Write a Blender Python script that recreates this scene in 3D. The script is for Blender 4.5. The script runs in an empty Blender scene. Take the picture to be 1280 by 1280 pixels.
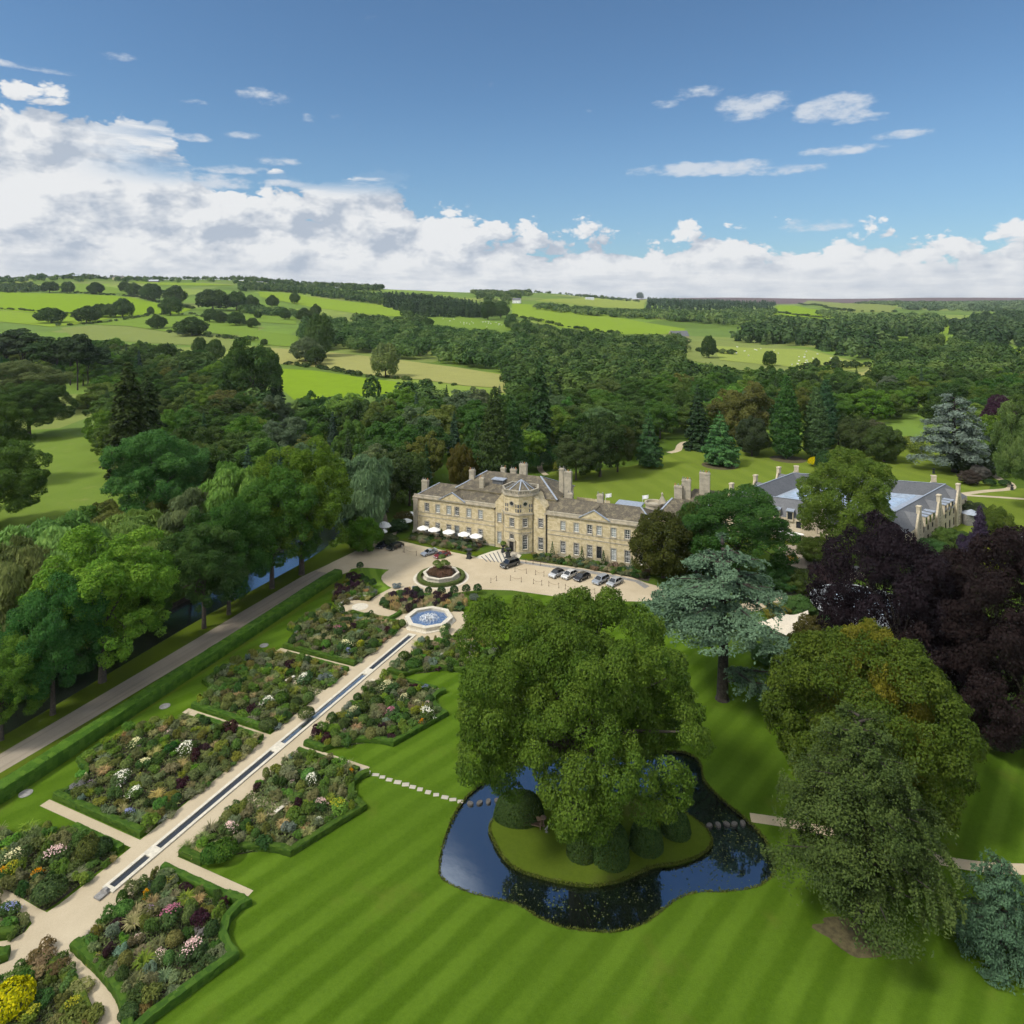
import bpy, bmesh, math, random
import numpy as np
from mathutils import Vector, Matrix
from mathutils.geometry import tessellate_polygon
R = math.radians
SC = bpy.context.scene
COL = SC.collection
random.seed(7)

# ------------------------------------------------------------------ camera, sky, sun, exposure
YAW = R(23.4)                       # garden axis (+Y, towards the hall) against the viewing direction
CS, CT, CH = 70.79, -121.03, 65.0   # where the drone hovers
cam = bpy.data.cameras.new("camera")
cam.sensor_width = 36.0
cam.lens = 850 / 1280 * 36
cam.shift_y = -260 / 1280
cam.clip_start = 1.0
cam.clip_end = 30000
cam_ob = bpy.data.objects.new("camera", cam)
COL.objects.link(cam_ob)
cam_ob.location = (CS, CT, CH)
cam_ob.rotation_euler = (R(90), 0, YAW)
SC.camera = cam_ob
SC.view_settings.view_transform = 'Standard'
SC.view_settings.look = 'None'
SC.view_settings.gamma = 1
SC.view_settings.exposure = 0.42
SC.cycles.use_adaptive_sampling = True
SC.cycles.adaptive_threshold = 0.06
SC.cycles.max_bounces = 4
SC.cycles.diffuse_bounces = 2
SC.cycles.glossy_bounces = 2
SC.cycles.transmission_bounces = 2
SC.cycles.transparent_max_bounces = 4
SC.cycles.use_denoising = True
SC.cycles.caustics_reflective = False
SC.cycles.caustics_refractive = False

# sun: high on the left, a little in front of the hall
SUN_AZ_CAM, SUN_EL = R(-119), R(50)          # azimuth clockwise from the viewing direction
sd = Vector((math.sin(SUN_AZ_CAM), math.cos(SUN_AZ_CAM)))
ca, sa = math.cos(YAW), math.sin(YAW)
SUN = Vector((sd.x * ca - sd.y * sa, sd.x * sa + sd.y * ca, math.tan(SUN_EL))).normalized()
sl = bpy.data.lights.new("sun", 'SUN')
sl.energy = 2.3
sl.angle = R(10)
sl.color = (1.0, 0.95, 0.86)
so = bpy.data.objects.new("sun", sl)
COL.objects.link(so)
so.location = (0, 0, 300)
so.rotation_euler = (-SUN).to_track_quat('-Z', 'Y').to_euler()


class NT:
    """small helper to wire shader nodes"""
    def __init__(s, tree):
        s.t = tree

    def n(s, kind, **kw):
        nd = s.t.nodes.new(kind)
        for k, v in kw.items():
            setattr(nd, k, v)
        return nd

    def put(s, sock, v):
        if isinstance(v, bpy.types.NodeSocket):
            s.t.links.new(v, sock)
        else:
            sock.default_value = v

    def m(s, op, a, b=None, c=None, clamp=False):
        nd = s.n('ShaderNodeMath', operation=op, use_clamp=clamp)
        for i, v in enumerate((a, b, c)):
            if v is not None:
                s.put(nd.inputs[i], v)
        return nd.outputs[0]

    def mix(s, f, a, b, kind='MIX'):
        nd = s.n('ShaderNodeMix', data_type='RGBA', blend_type=kind)
        s.put(nd.inputs[0], f)
        for i, v in ((6, a), (7, b)):
            if isinstance(v, tuple) and len(v) == 3:
                v = v + (1,)
            s.put(nd.inputs[i], v)
        return nd.outputs[2]

    def noise(s, vec, scale, detail=4, rough=0.55, lac=2.0, dist=0.0):
        nd = s.n('ShaderNodeTexNoise')
        if vec is not None:
            s.put(nd.inputs['Vector'], vec)
        nd.inputs['Scale'].default_value = scale
        nd.inputs['Detail'].default_value = detail
        nd.inputs['Roughness'].default_value = rough
        nd.inputs['Lacunarity'].default_value = lac
        nd.inputs['Distortion'].default_value = dist
        return nd.outputs['Fac']

    def step(s, v, lo, hi):
        nd = s.n('ShaderNodeMapRange', interpolation_type='SMOOTHSTEP')
        s.put(nd.inputs[0], v)
        s.put(nd.inputs[1], lo)
        s.put(nd.inputs[2], hi)
        nd.inputs[3].default_value = 0
        nd.inputs[4].default_value = 1
        return nd.outputs[0]

    def lin(s, v, lo, hi, a=0., b=1.):
        nd = s.n('ShaderNodeMapRange')
        s.put(nd.inputs[0], v)
        for i, x in enumerate((lo, hi, a, b)):
            nd.inputs[i + 1].default_value = x
        return nd.outputs[0]

    def ramp(s, f, stops):
        nd = s.n('ShaderNodeValToRGB')
        s.put(nd.inputs[0], f)
        el = nd.color_ramp.elements
        while len(el) < len(stops):
            el.new(0.5)
        for e, (p, c) in zip(el, stops):
            e.position = p
            e.color = c if len(c) == 4 else tuple(c) + (1,)
        return nd.outputs[0]

    def xyz(s, x, y, z):
        nd = s.n('ShaderNodeCombineXYZ')
        for i, v in enumerate((x, y, z)):
            s.put(nd.inputs[i], v)
        return nd.outputs[0]


# ------------------------------------------------------------------ sky with its clouds
def build_world():
    w = bpy.data.worlds.new("World")
    SC.world = w
    w.use_nodes = True
    t = w.node_tree
    t.nodes.clear()
    k = NT(t)
    sky = k.n('ShaderNodeTexSky', sky_type='NISHITA', sun_disc=False)
    sky.sun_elevation = SUN_EL
    sky.sun_rotation = math.atan2(SUN.x, SUN.y)
    sky.altitude = 150
    sky.air_density = 1.0
    sky.dust_density = 0.4
    sky.ozone_density = 2.2
    geo = k.n('ShaderNodeTexCoord').outputs['Generated']
    sp = k.n('ShaderNodeSeparateXYZ')
    t.links.new(geo, sp.inputs[0])
    x, y, z = sp.outputs
    # bearing (radians, clockwise from the long view) and rise (tangent of elevation)
    fx = k.m('ADD', k.m('MULTIPLY', x, ca), k.m('MULTIPLY', y, sa))
    fy = k.m('SUBTRACT', k.m('MULTIPLY', y, ca), k.m('MULTIPLY', x, sa))
    az = k.m('ARCTAN2', fx, fy)
    hyp = k.m('MAXIMUM', k.m('SQRT', k.m('ADD', k.m('MULTIPLY', x, x), k.m('MULTIPLY', y, y))), 0.02)
    el = k.m('DIVIDE', z, hyp)

    def aa(px):
        return math.atan((px - 640) / 850)

    def ee(px, py):
        return (380 - py) / 850 * math.cos(aa(px))
    p3 = k.xyz(az, k.m('MULTIPLY', el, 1.7), 0.31)
    p3b = k.xyz(k.m('ADD', az, -0.022), k.m('MULTIPLY', k.m('ADD', el, 0.022), 1.7), 0.31)

    def puff(p):
        # heaped, rounded cloud heads
        w = k.n('ShaderNodeVectorMath', operation='ADD')
        k.put(w.inputs[0], p)
        q = k.n('ShaderNodeVectorMath', operation='SCALE')
        nz = k.n('ShaderNodeTexNoise')
        k.put(nz.inputs['Vector'], p)
        nz.inputs['Scale'].default_value = 14
        nz.inputs['Detail'].default_value = 5
        k.put(q.inputs[0], nz.outputs['Color'])
        q.inputs['Scale'].default_value = 0.045
        k.put(w.inputs[1], q.outputs[0])
        vo = k.n('ShaderNodeTexVoronoi', feature='F1', voronoi_dimensions='2D')
        k.put(vo.inputs['Vector'], w.outputs[0])
        vo.inputs['Scale'].default_value = 11
        vo.inputs['Detail'].default_value = 3.5
        vo.inputs['Roughness'].default_value = 0.55
        vo.inputs['Lacunarity'].default_value = 2.3
        return k.m('ADD', k.m('MULTIPLY', k.noise(p, 6.5, 6, 0.55), 0.6), k.m('MULTIPLY', k.m('SUBTRACT', 1.0, vo.outputs['Distance']), 0.45))
    n1 = k.m('SUBTRACT', puff(p3), -0.03)
    n1b = k.m('SUBTRACT', puff(p3b), -0.03)
    nf = k.noise(p3, 19, 6, 0.6)
    streak = k.noise(k.xyz(k.m('MULTIPLY', az, 0.5), k.m('MULTIPLY', el, 3.2), 1.7), 9, 6, 0.6)
    # upper edge of the bank of cumulus, by bearing
    tops = [(-500, 90), (-150, 100), (0, 130), (100, 134), (190, 145), (225, 205), (300, 238), (400, 246), (455, 222), (490, 236), (560, 262), (600, 296), (760, 301), (900, 303), (1000, 309), (1280, 311), (1700, 300), (2300, 200)]
    a0, a1 = -1.35, 1.35
    nd = k.n('ShaderNodeValToRGB')
    k.put(nd.inputs[0], k.lin(az, a0, a1))
    els = nd.color_ramp.elements
    while len(els) < len(tops):
        els.new(0.5)
    for e_, (px, py) in zip(els, tops):
        e_.position = (aa(px) - a0) / (a1 - a0)
        v = ee(px, py) * 2
        e_.color = (v, v, v, 1)
    top = k.m('MULTIPLY', nd.outputs[0], 0.5)
    depth = k.m('ADD', k.m('SUBTRACT', top, el), 0.028)
    wob = k.m('ADD', k.m('MULTIPLY', k.m('SUBTRACT', n1, 0.5), 0.16), k.m('MULTIPLY', k.m('SUBTRACT', nf, 0.5), 0.045))
    bank = k.step(k.m('ADD', depth, wob), -0.003, 0.012)
    # breaks in the left part of the bank
    lm = k.m('MULTIPLY', k.step(el, ee(250, 240), ee(250, 215)), k.step(az, aa(60), aa(260)))
    hole = k.m('MULTIPLY', lm, k.step(streak, 0.60, 0.46))
    bank = k.m('MULTIPLY', bank, k.m('SUBTRACT', 1.0, k.m('MULTIPLY', hole, 0.95)))
    # loose wisps: centre px, half width, half height, strength
    wisps = [(940, 132, 48, 21, 1.0), (1045, 136, 40, 22, 1.0), (1065, 148, 38, 9, .8), (868, 116, 32, 12, .8), (830, 130, 22, 8, .6), (885, 210, 90, 11, 1.0), (960, 213, 62, 9, .9), (1120, 169, 28, 7, .9), (1055, 187, 44, 8, .9), (1015, 281, 42, 10, .8), (332, 120, 30, 14, .75), (245, 128, 14, 6, .6), (143, 70, 20, 7, .55), (25, 82, 38, 6, .9), (10, 120, 16, 6, .7),
              (240, 171, 20, 7, .8), (305, 169, 22, 6, .8), (345, 201, 26, 8, .8), (350, 229, 30, 6, .8), (280, 211, 50, 8, .8), (250, 226, 60, 14, .9), (385, 148, 14, 7, .5), (418, 146, 12, 6, .55), (465, 22, 12, 8, .35), (613, 104, 9, 7, .35), (583, 254, 9, 7, .5), (740, 138, 10, 7, .45), (1262, 222, 24, 6, .3), (495, 140, 14, 12, .25)]
    acc = None
    for px, py, hw, hh, s_ in wisps:
        dx = k.m('MULTIPLY', k.m('SUBTRACT', az, aa(px)), 850 / hw / (1 + ((px - 640) / 850) ** 2))
        dy = k.m('MULTIPLY', k.m('SUBTRACT', el, ee(px, py)), 850 / hh / math.cos(aa(px)))
        # flat underside
        r2 = k.m('ADD', k.m('MULTIPLY', dx, dx), k.m('MULTIPLY', dy, dy))
        v = k.m('MULTIPLY', k.step(r2, 1.5, 0.0), s_)
        acc = v if acc is None else k.m('MAXIMUM', acc, v)
    wf = k.noise(k.xyz(az, k.m('MULTIPLY', el, 2.2), 4.2), 26, 7, 0.62)
    wisp = k.step(k.m('ADD', acc, k.m('MULTIPLY', k.m('SUBTRACT', wf, 0.5), 2.4)), 0.40, 1.2)
    wisp = k.m('MULTIPLY', wisp, k.step(acc, 0.02, 0.25))
    # light and shade of the cumulus: relief of the noise towards the sun
    rel = k.m('MULTIPLY', k.m('SUBTRACT', n1, n1b), 2.1)
    low = k.step(el, 0.085, 0.03)
    big = k.noise(k.xyz(az, k.m('MULTIPLY', el, 2.6), 8.8), 4.2, 5, 0.5)
    shade = k.m('ADD', k.m('ADD', 0.80, rel), k.m('MULTIPLY', k.m('SUBTRACT', big, 0.5), 0.8))
    lay = k.noise(k.xyz(k.m('MULTIPLY', az, 0.8), k.m('MULTIPLY', el, 5.5), 2.2), 13, 7, 0.6)
    shade = k.m('ADD', k.m('MULTIPLY', shade, k.m('SUBTRACT', 1.0, k.m('MULTIPLY', low, 0.75))), k.m('MULTIPLY', low, k.m('ADD', 0.0, k.m('MULTIPLY', lay, 1.25))))
    shade = k.m('ADD', shade, k.m('MULTIPLY', k.step(depth, 0.05, 0.0), 0.12))
    shade = k.m('MINIMUM', k.m('MAXIMUM', shade, 0.36), 1.02)
    ccol = k.mix(k.lin(shade, 0.36, 1.02), (2.9, 3.3, 3.9), (5.2, 5.3, 5.4))
    wcol = (4.3, 4.6, 5.0)
    haze = k.m('MULTIPLY', k.step(el, 0.32, 0.02), 0.35)
    base = k.mix(haze, k.mix(1.0, sky.outputs[0], (0.52, 0.66, 0.73), 'MULTIPLY'), (1.5, 2.5, 3.7))
    c1 = k.mix(k.m('MULTIPLY', wisp, 0.85), base, wcol)
    c2 = k.mix(bank, c1, ccol)
    # broad cloud overhead and behind the drone, unseen, added bright for fill light
    n5 = k.noise(k.xyz(k.m('DIVIDE', x, k.m('MAXIMUM', z, 0.12)), k.m('DIVIDE', y, k.m('MAXIMUM', z, 0.12)), 3.3), 1.1, 7, 0.6)
    over = k.step(k.m('SUBTRACT', k.m('ADD', el, k.m('MULTIPLY', k.m('SUBTRACT', n5, 0.5), 0.45)), k.m('MULTIPLY', k.step(az, -0.12, 0.1), 0.42)), 0.74, 0.96)
    back = k.m('MULTIPLY', k.step(fy, 0.0, -0.4), k.step(n5, 0.3, 0.5))
    cov = k.m('MULTIPLY', k.m('MAXIMUM', over, back), k.step(el, 0.0, 0.1))
    c2 = k.mix(k.m('MULTIPLY', cov, 0.92), c2, k.mix(k.step(n5, 0.35, 0.7), (5.2, 5.5, 5.9), (8.2, 8.2, 8.1)))
    bg = k.n('ShaderNodeBackground')
    bg.inputs['Strength'].default_value = 0.12
    t.links.new(c2, bg.inputs['Color'])
    out = k.n('ShaderNodeOutputWorld')
    t.links.new(bg.outputs[0], out.inputs[0])
    w.cycles.sampling_method = 'MANUAL'
    w.cycles.sample_map_resolution = 1024


build_world()

# ------------------------------------------------------------------ geometry of the place
def smooth(a, b, x):
    v = np.clip((x - a) / (b - a), 0, 1)
    return v * v * (3 - 2 * v)


LD = [0, 330, 450, 560, 720, 900, 1150, 1500, 2000, 2500, 2900, 4000, 6000, 9500]
LZ = [0, 0, 1.5, 5.7, 14, 22.6, 38, 63, 108, 158, 168, 150, 110, 90]
MD = [0, 330, 480, 640, 800, 1050, 1400, 1900, 2500, 3200, 4500, 7000, 9500]
MZ = [0, 0, 2, 6, 11, 21, 38, 65, 96, 112, 108, 104, 95]
RD = [0, 330, 640, 800, 1050, 1600, 2400, 3200, 4500, 6000, 7500, 9500]
RZ = [0, 0, 4, 7, 14, 26, 44, 60, 70, 92, 132, 130]


def ter(u, d):
    """height of the land at bearing tangent u, distance d from the drone"""
    u = np.asarray(u, float)
    d = np.asarray(d, float)
    l, m, r = np.interp(d, LD, LZ), np.interp(d, MD, MZ), np.interp(d, RD, RZ)
    wl = 1 - smooth(-0.5, -0.02, u)
    wr = smooth(0.0, 0.34, u)
    z = l * wl + r * wr + m * (1 - wl) * (1 - wr) + 0 * u
    z = z + np.clip((d - 3600) / 2500, 0, 1) * (7 * np.sin(u * 8 + 1) + 5 * np.sin(u * 19 + d / 900.)) + np.clip((d - 1500) / 900, 0, 1) * np.clip((4200 - d) / 900, 0, 1) * (5 * np.sin(u * 11 + 2) + 3 * np.sin(u * 27))
    z = z + (np.sin(u * 9 + d / 260.) * np.sin(d / 310. + 1 + u * 4)) * np.clip((d - 500) / 900, 0, 1) * 5.0
    return z


def cam2w(x, d):
    return (CS + x * ca - d * sa, CT + x * sa + d * ca)


def w2cam(s, t):
    x, y = s - CS, t - CT
    return (x * ca + y * sa, -x * sa + y * ca)


def P(px, py, z=0.0):
    """point of the level z that stands at this bearing (photo pixels)"""
    d = 850 * (CH - z) / (py - 380)
    return cam2w((px - 640) / 850 * d, d)


def PT(px, py):
    """point of the land itself at this bearing"""
    u = (px - 640) / 850
    d = np.geomspace(60, 9000, 1500)
    g = ter(u, d) - (CH - (py - 380) / 850 * d)
    i = int(np.argmax(g >= 0)) if (g >= 0).any() else len(d) - 1
    dd = d[i]
    s, t = cam2w(u * dd, dd)
    return s, t, float(ter(u, dd)), dd


def zg(s, t):
    x, d = w2cam(s, t)
    if d < 330:
        return 0.0
    return float(ter(x / d, d))


def dep(s, t):
    return w2cam(s, t)[1]


def PS(px, t):
    """s of the point of line t at bearing px"""
    u = (px - 640) / 850
    # (s-CS)*ca+(t-CT)*sa = u*(-(s-CS)*sa+(t-CT)*ca)
    y = t - CT
    return CS + (u * y * ca - y * sa) / (ca + u * sa)


def ZY(py, s, t):
    return CH - (py - 380) / 850 * dep(s, t)


# ------------------------------------------------------------------ object helpers
def put(ob, parent=None, world=False):
    COL.objects.link(ob)
    if parent is not None:
        ob.parent = parent
        if world:
            ob.location = -Vector(parent.location)
    return ob


def tag(o, label=None, cat=None, group=None, kind=None):
    if label:
        o["label"] = label
    if cat:
        o["category"] = cat
    if group:
        o["group"] = group
    if kind:
        o["kind"] = kind
    return o


def thing(name, label, cat, loc=(0, 0, 0), rot=0.0, group=None):
    o = bpy.data.objects.new(name, None)
    o.empty_display_size = 0.5
    COL.objects.link(o)
    o.location = loc
    o.rotation_euler = (0, 0, rot)
    return tag(o, label, cat, group)


def mesh_of(name, bm, mat, smooth_=False, bevel=0):
    if bevel:
        bmesh.ops.bevel(bm, geom=[e for e in bm.edges if e.calc_face_angle(0) > 0.5], offset=bevel, segments=2, affect='EDGES', profile=0.6)
    bmesh.ops.recalc_face_normals(bm, faces=bm.faces)
    me = bpy.data.meshes.new(name)
    bm.to_mesh(me)
    bm.free()
    for m_ in (mat if isinstance(mat, (list, tuple)) else [mat]):
        me.materials.append(m_)
    if smooth_:
        me.shade_smooth()
    return me


def ob_of(name, me, parent=None, world=False, loc=None, rot=None, color=None):
    o = bpy.data.objects.new(name, me)
    put(o, parent, world)
    if loc is not None:
        o.location = loc
    if rot is not None:
        o.rotation_euler = rot
    if color is not None:
        o.color = tuple(color) + (1,)
    return o


def obj(name, bm, mat, parent=None, world=False, smooth_=False, bevel=0, loc=None):
    return ob_of(name, mesh_of(name, bm, mat, smooth_, bevel), parent, world, loc)


def copy_tree(o, parent=None):
    kids = [c for c in o.children]
    c = o.copy()
    COL.objects.link(c)
    c.parent = parent
    for ch in kids:
        copy_tree(ch, c)
    return c


def box(bm, x0, x1, y0, y1, z0, z1, mat=0):
    v = [bm.verts.new(p) for p in ((x0, y0, z0), (x1, y0, z0), (x1, y1, z0), (x0, y1, z0), (x0, y0, z1), (x1, y0, z1), (x1, y1, z1), (x0, y1, z1))]
    for f in ((3, 2, 1, 0), (4, 5, 6, 7), (0, 1, 5, 4), (1, 2, 6, 5), (2, 3, 7, 6), (3, 0, 4, 7)):
        bm.faces.new([v[i] for i in f]).material_index = mat


def obox(bm, c, ax, L, W, z0, z1, mat=0):
    """box centred at c (x,y), long side along the unit vector ax"""
    ax = Vector(ax).normalized()
    ay = Vector((-ax.y, ax.x))
    pts = [Vector(c) + ax * a * L / 2 + ay * b * W / 2 for a, b in ((-1, -1), (1, -1), (1, 1), (-1, 1))]
    prism(bm, pts, z0, z1, mat)


def prism(bm, pts, z0, z1, mat=0, top=None):
    n = len(pts)
    a = [bm.verts.new((p[0], p[1], z0)) for p in pts]
    q = top or pts
    b = [bm.verts.new((p[0], p[1], z1)) for p in q]
    bm.faces.new(list(reversed(a))).material_index = mat
    bm.faces.new(b).material_index = mat
    for i in range(n):
        bm.faces.new((a[i], a[(i + 1) % n], b[(i + 1) % n], b[i])).material_index = mat


def ring(bm, cx, cy, prof, n=16, mat=0, cap=True, ph=0.0):
    """lathe: prof = [(r,z)...]"""
    rows = []
    for r, z in prof:
        rows.append([bm.verts.new((cx + r * math.cos(ph + 2 * math.pi * i / n), cy + r * math.sin(ph + 2 * math.pi * i / n), z)) for i in range(n)])
    for a, b in zip(rows, rows[1:]):
        for i in range(n):
            bm.faces.new((a[i], a[(i + 1) % n], b[(i + 1) % n], b[i])).material_index = mat
    if cap:
        bm.faces.new(list(reversed(rows[0]))).material_index = mat
        bm.faces.new(rows[-1]).material_index = mat


def tube(bm, pts, rad, n=7, mat=0):
    pts = [Vector(p) for p in pts]
    rows = []
    for i, p in enumerate(pts):
        d = (pts[min(i + 1, len(pts) - 1)] - pts[max(i - 1, 0)]).normalized()
        u = d.cross(Vector((0.31, 0.87, 0.13))).normalized()
        v = d.cross(u)
        r = rad[i]
        rows.append([bm.verts.new(p + (u * math.cos(2 * math.pi * j / n) + v * math.sin(2 * math.pi * j / n)) * r) for j in range(n)])
    for a, b in zip(rows, rows[1:]):
        for j in range(n):
            bm.faces.new((a[j], a[(j + 1) % n], b[(j + 1) % n], b[j])).material_index = mat
    bm.faces.new(rows[0]).material_index = mat
    bm.faces.new(rows[-1]).material_index = mat


def sheet(name, outer, z, mat, holes=(), kind='structure', skirt=0.0, label=None, sub=0):
    """level surface with an outline (and holes)"""
    loops = [[Vector((p[0], p[1], 0)) for p in l] for l in [outer, *holes]]
    tris = tessellate_polygon(loops)
    allp = [p for l in loops for p in l]
    bm = bmesh.new()
    vs = [bm.verts.new((p.x, p.y, z)) for p in allp]
    for tr in tris:
        try:
            bm.faces.new([vs[i] for i in tr])
        except ValueError:
            pass
    bmesh.ops.recalc_face_normals(bm, faces=bm.faces)
    for f in bm.faces:
        if f.normal.z < 0:
            f.normal_flip()
    if skirt:
        i0 = 0
        for l in loops:
            n = len(l)
            lo = [bm.verts.new((p.x, p.y, z - skirt)) for p in l]
            for i in range(n):
                bm.faces.new((vs[i0 + i], vs[i0 + (i + 1) % n], lo[(i + 1) % n], lo[i]))
            i0 += n
    me = bpy.data.meshes.new(name)
    bm.to_mesh(me)
    bm.free()
    me.materials.append(mat)
    o = ob_of(name, me)
    return tag(o, label, None, None, kind)


def spline(pts, n=6, closed=True):
    pts = [np.array(p, float) for p in pts]
    out = []
    m = len(pts)
    for i in range(m if closed else m - 1):
        g = lambda j: pts[j % m] if closed else pts[min(max(j, 0), m - 1)]
        p0, p1, p2, p3 = g(i - 1), g(i), g(i + 1), g(i + 2)
        for q in range(n):
            t = q / n
            out.append(tuple(0.5 * ((2 * p1) + (-p0 + p2) * t + (2 * p0 - 5 * p1 + 4 * p2 - p3) * t * t + (-p0 + 3 * p1 - 3 * p2 + p3) * t ** 3)))
    if not closed:
        out.append(tuple(pts[-1]))
    return out


def inside(poly, x, y):
    c = False
    n = len(poly)
    j = n - 1
    for i in range(n):
        xi, yi = poly[i][0], poly[i][1]
        xj, yj = poly[j][0], poly[j][1]
        if (yi > y) != (yj > y) and x < (xj - xi) * (y - yi) / (yj - yi) + xi:
            c = not c
        j = i
    return c


# ------------------------------------------------------------------ materials
def material(name):
    m = bpy.data.materials.new(name)
    m.use_nodes = True
    t = m.node_tree
    t.nodes.clear()
    k = NT(t)
    out = k.n('ShaderNodeOutputMaterial')
    b = k.n('ShaderNodeBsdfPrincipled')
    t.links.new(b.outputs[0], out.inputs[0])
    b.inputs['Roughness'].default_value = 0.8
    return m, k, b, out


def plain(name, col, rough=0.6, metal=0.0, var=0.15, scale=3.0, spec=0.4, bump=0.0):
    m, k, b, o = material(name)
    co = k.n('ShaderNodeTexCoord').outputs['Object']
    n = k.noise(co, scale, 5, 0.6)
    lo = tuple(c * (1 - var) for c in col)
    hi = tuple(min(1, c * (1 + var)) for c in col)
    k.put(b.inputs['Base Color'], k.mix(k.step(n, 0.3, 0.7), lo, hi))
    b.inputs['Roughness'].default_value = rough
    b.inputs['Metallic'].default_value = metal
    b.inputs['Specular IOR Level'].default_value = spec
    if bump:
        bp = k.n('ShaderNodeBump')
        bp.inputs['Strength'].default_value = bump
        k.put(bp.inputs['Height'], k.noise(co, scale * 4, 5, 0.6))
        k.t.links.new(bp.outputs[0], b.inputs['Normal'])
    return m


def stripes_of(k, x, y, ang, period, soft=0.12):
    """0..1 mowing stripes across direction ang"""
    d = k.m('ADD', k.m('MULTIPLY', x, math.cos(ang)), k.m('MULTIPLY', y, -math.sin(ang)))
    f = k.m('ABSOLUTE', k.m('SUBTRACT', k.m('FRACT', k.m('DIVIDE', d, period)), 0.5))
    return k.step(f, 0.25 - soft, 0.25 + soft)


def grass_mat(name, c_lo, c_hi, ang=None, period=3.4, amt=0.5, patch=0.02, patch_col=None, ring_c=None):
    m, k, b, o = material(name)
    co = k.n('ShaderNodeTexCoord').outputs['Object']
    sp = k.n('ShaderNodeSeparateXYZ')
    k.t.links.new(co, sp.inputs[0])
    x, y = sp.outputs[0], sp.outputs[1]
    n = k.noise(co, 1.4, 7, 0.65)
    n2 = k.noise(co, 0.07, 5, 0.55)
    n3 = k.noise(co, 4.5, 4, 0.8)
    f = k.m('ADD', k.m('MULTIPLY', k.m('SUBTRACT', n, 0.5), 0.9), k.m('MULTIPLY', k.m('SUBTRACT', n3, 0.5), 1.5))
    f = k.m('ADD', f, k.m('MULTIPLY', k.m('SUBTRACT', n2, 0.5), 1.1))
    if ang is not None:
        w = k.m('MULTIPLY', k.m('SUBTRACT', k.noise(co, 0.22, 5, 0.65), 0.5), 1.3)
        if ring_c is not None:
            dx, dy = k.m('SUBTRACT', x, ring_c[0]), k.m('SUBTRACT', y, ring_c[1])
            d = k.m('SQRT', k.m('ADD', k.m('MULTIPLY', dx, dx), k.m('MULTIPLY', dy, dy)))
            st = k.step(k.m('ABSOLUTE', k.m('SUBTRACT', k.m('FRACT', k.m('DIVIDE', d, period)), 0.5)), 0.13, 0.37)
        else:
            st = stripes_of(k, k.m('ADD', x, w), y, ang, period)
        fade = k.lin(k.noise(co, 0.035, 3), 0.36, 0.6, 0.2, 1.0)
        f = k.m('ADD', f, k.m('MULTIPLY', k.m('MULTIPLY', k.m('SUBTRACT', st, 0.5), amt * 2), fade))
    col = k.mix(k.m('ADD', k.m('MULTIPLY', f, 0.55), 0.5, clamp=True), c_lo, c_hi)
    if patch_col:
        pf = k.step(k.noise(co, 0.11, 5, 0.65), 0.56, 0.72)
        col = k.mix(k.m('MULTIPLY', pf, patch), col, patch_col)
    k.put(b.inputs['Base Color'], col)
    b.inputs['Roughness'].default_value = 0.9
    b.inputs['Specular IOR Level'].default_value = 0.0
    bp = k.n('ShaderNodeBump')
    bp.inputs['Strength'].default_value = 0.5
    bp.inputs['Distance'].default_value = 0.06
    k.put(bp.inputs['Height'], k.noise(co, 9, 4, 0.7))
    k.t.links.new(bp.outputs[0], b.inputs['Normal'])
    return m


def gravel_mat(name, lo, hi, scale=1.0, track=None):
    m, k, b, o = material(name)
    co = k.n('ShaderNodeTexCoord').outputs['Object']
    n = k.noise(co, 6 * scale, 8, 0.75)
    n2 = k.noise(co, 0.18, 5, 0.6)
    n4 = k.noise(co, 30 * scale, 2, 0.7)
    f = k.m('ADD', k.m('MULTIPLY', k.m('SUBTRACT', n, 0.5), 1.0), k.m('MULTIPLY', k.m('SUBTRACT', n2, 0.5), 1.3))
    f = k.m('ADD', f, k.m('MULTIPLY', k.m('SUBTRACT', n4, 0.5), 0.9))
    col = k.mix(k.m('ADD', k.m('MULTIPLY', f, 0.7), 0.5, clamp=True), lo, hi)
    if track:
        sp = k.n('ShaderNodeSeparateXYZ')
        k.t.links.new(co, sp.inputs[0])
        d = k.m('ADD', sp.outputs[0], k.m('MULTIPLY', sp.outputs[1], track))
        tr = k.noise(k.xyz(k.m('MULTIPLY', d, 1.0), k.m('MULTIPLY', sp.outputs[1], 0.02), 0), 1.1, 4, 0.6)
        col = k.mix(k.m('MULTIPLY', k.step(tr, 0.45, 0.65), 0.4), col, tuple(c * 0.72 for c in lo))
    k.put(b.inputs['Base Color'], col)
    b.inputs['Roughness'].default_value = 0.95
    b.inputs['Specular IOR Level'].default_value = 0.15
    bp = k.n('ShaderNodeBump')
    bp.inputs['Strength'].default_value = 0.4
    bp.inputs['Distance'].default_value = 0.03
    k.put(bp.inputs['Height'], k.noise(co, 22 * scale, 3, 0.7))
    k.t.links.new(bp.outputs[0], b.inputs['Normal'])
    return m


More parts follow.
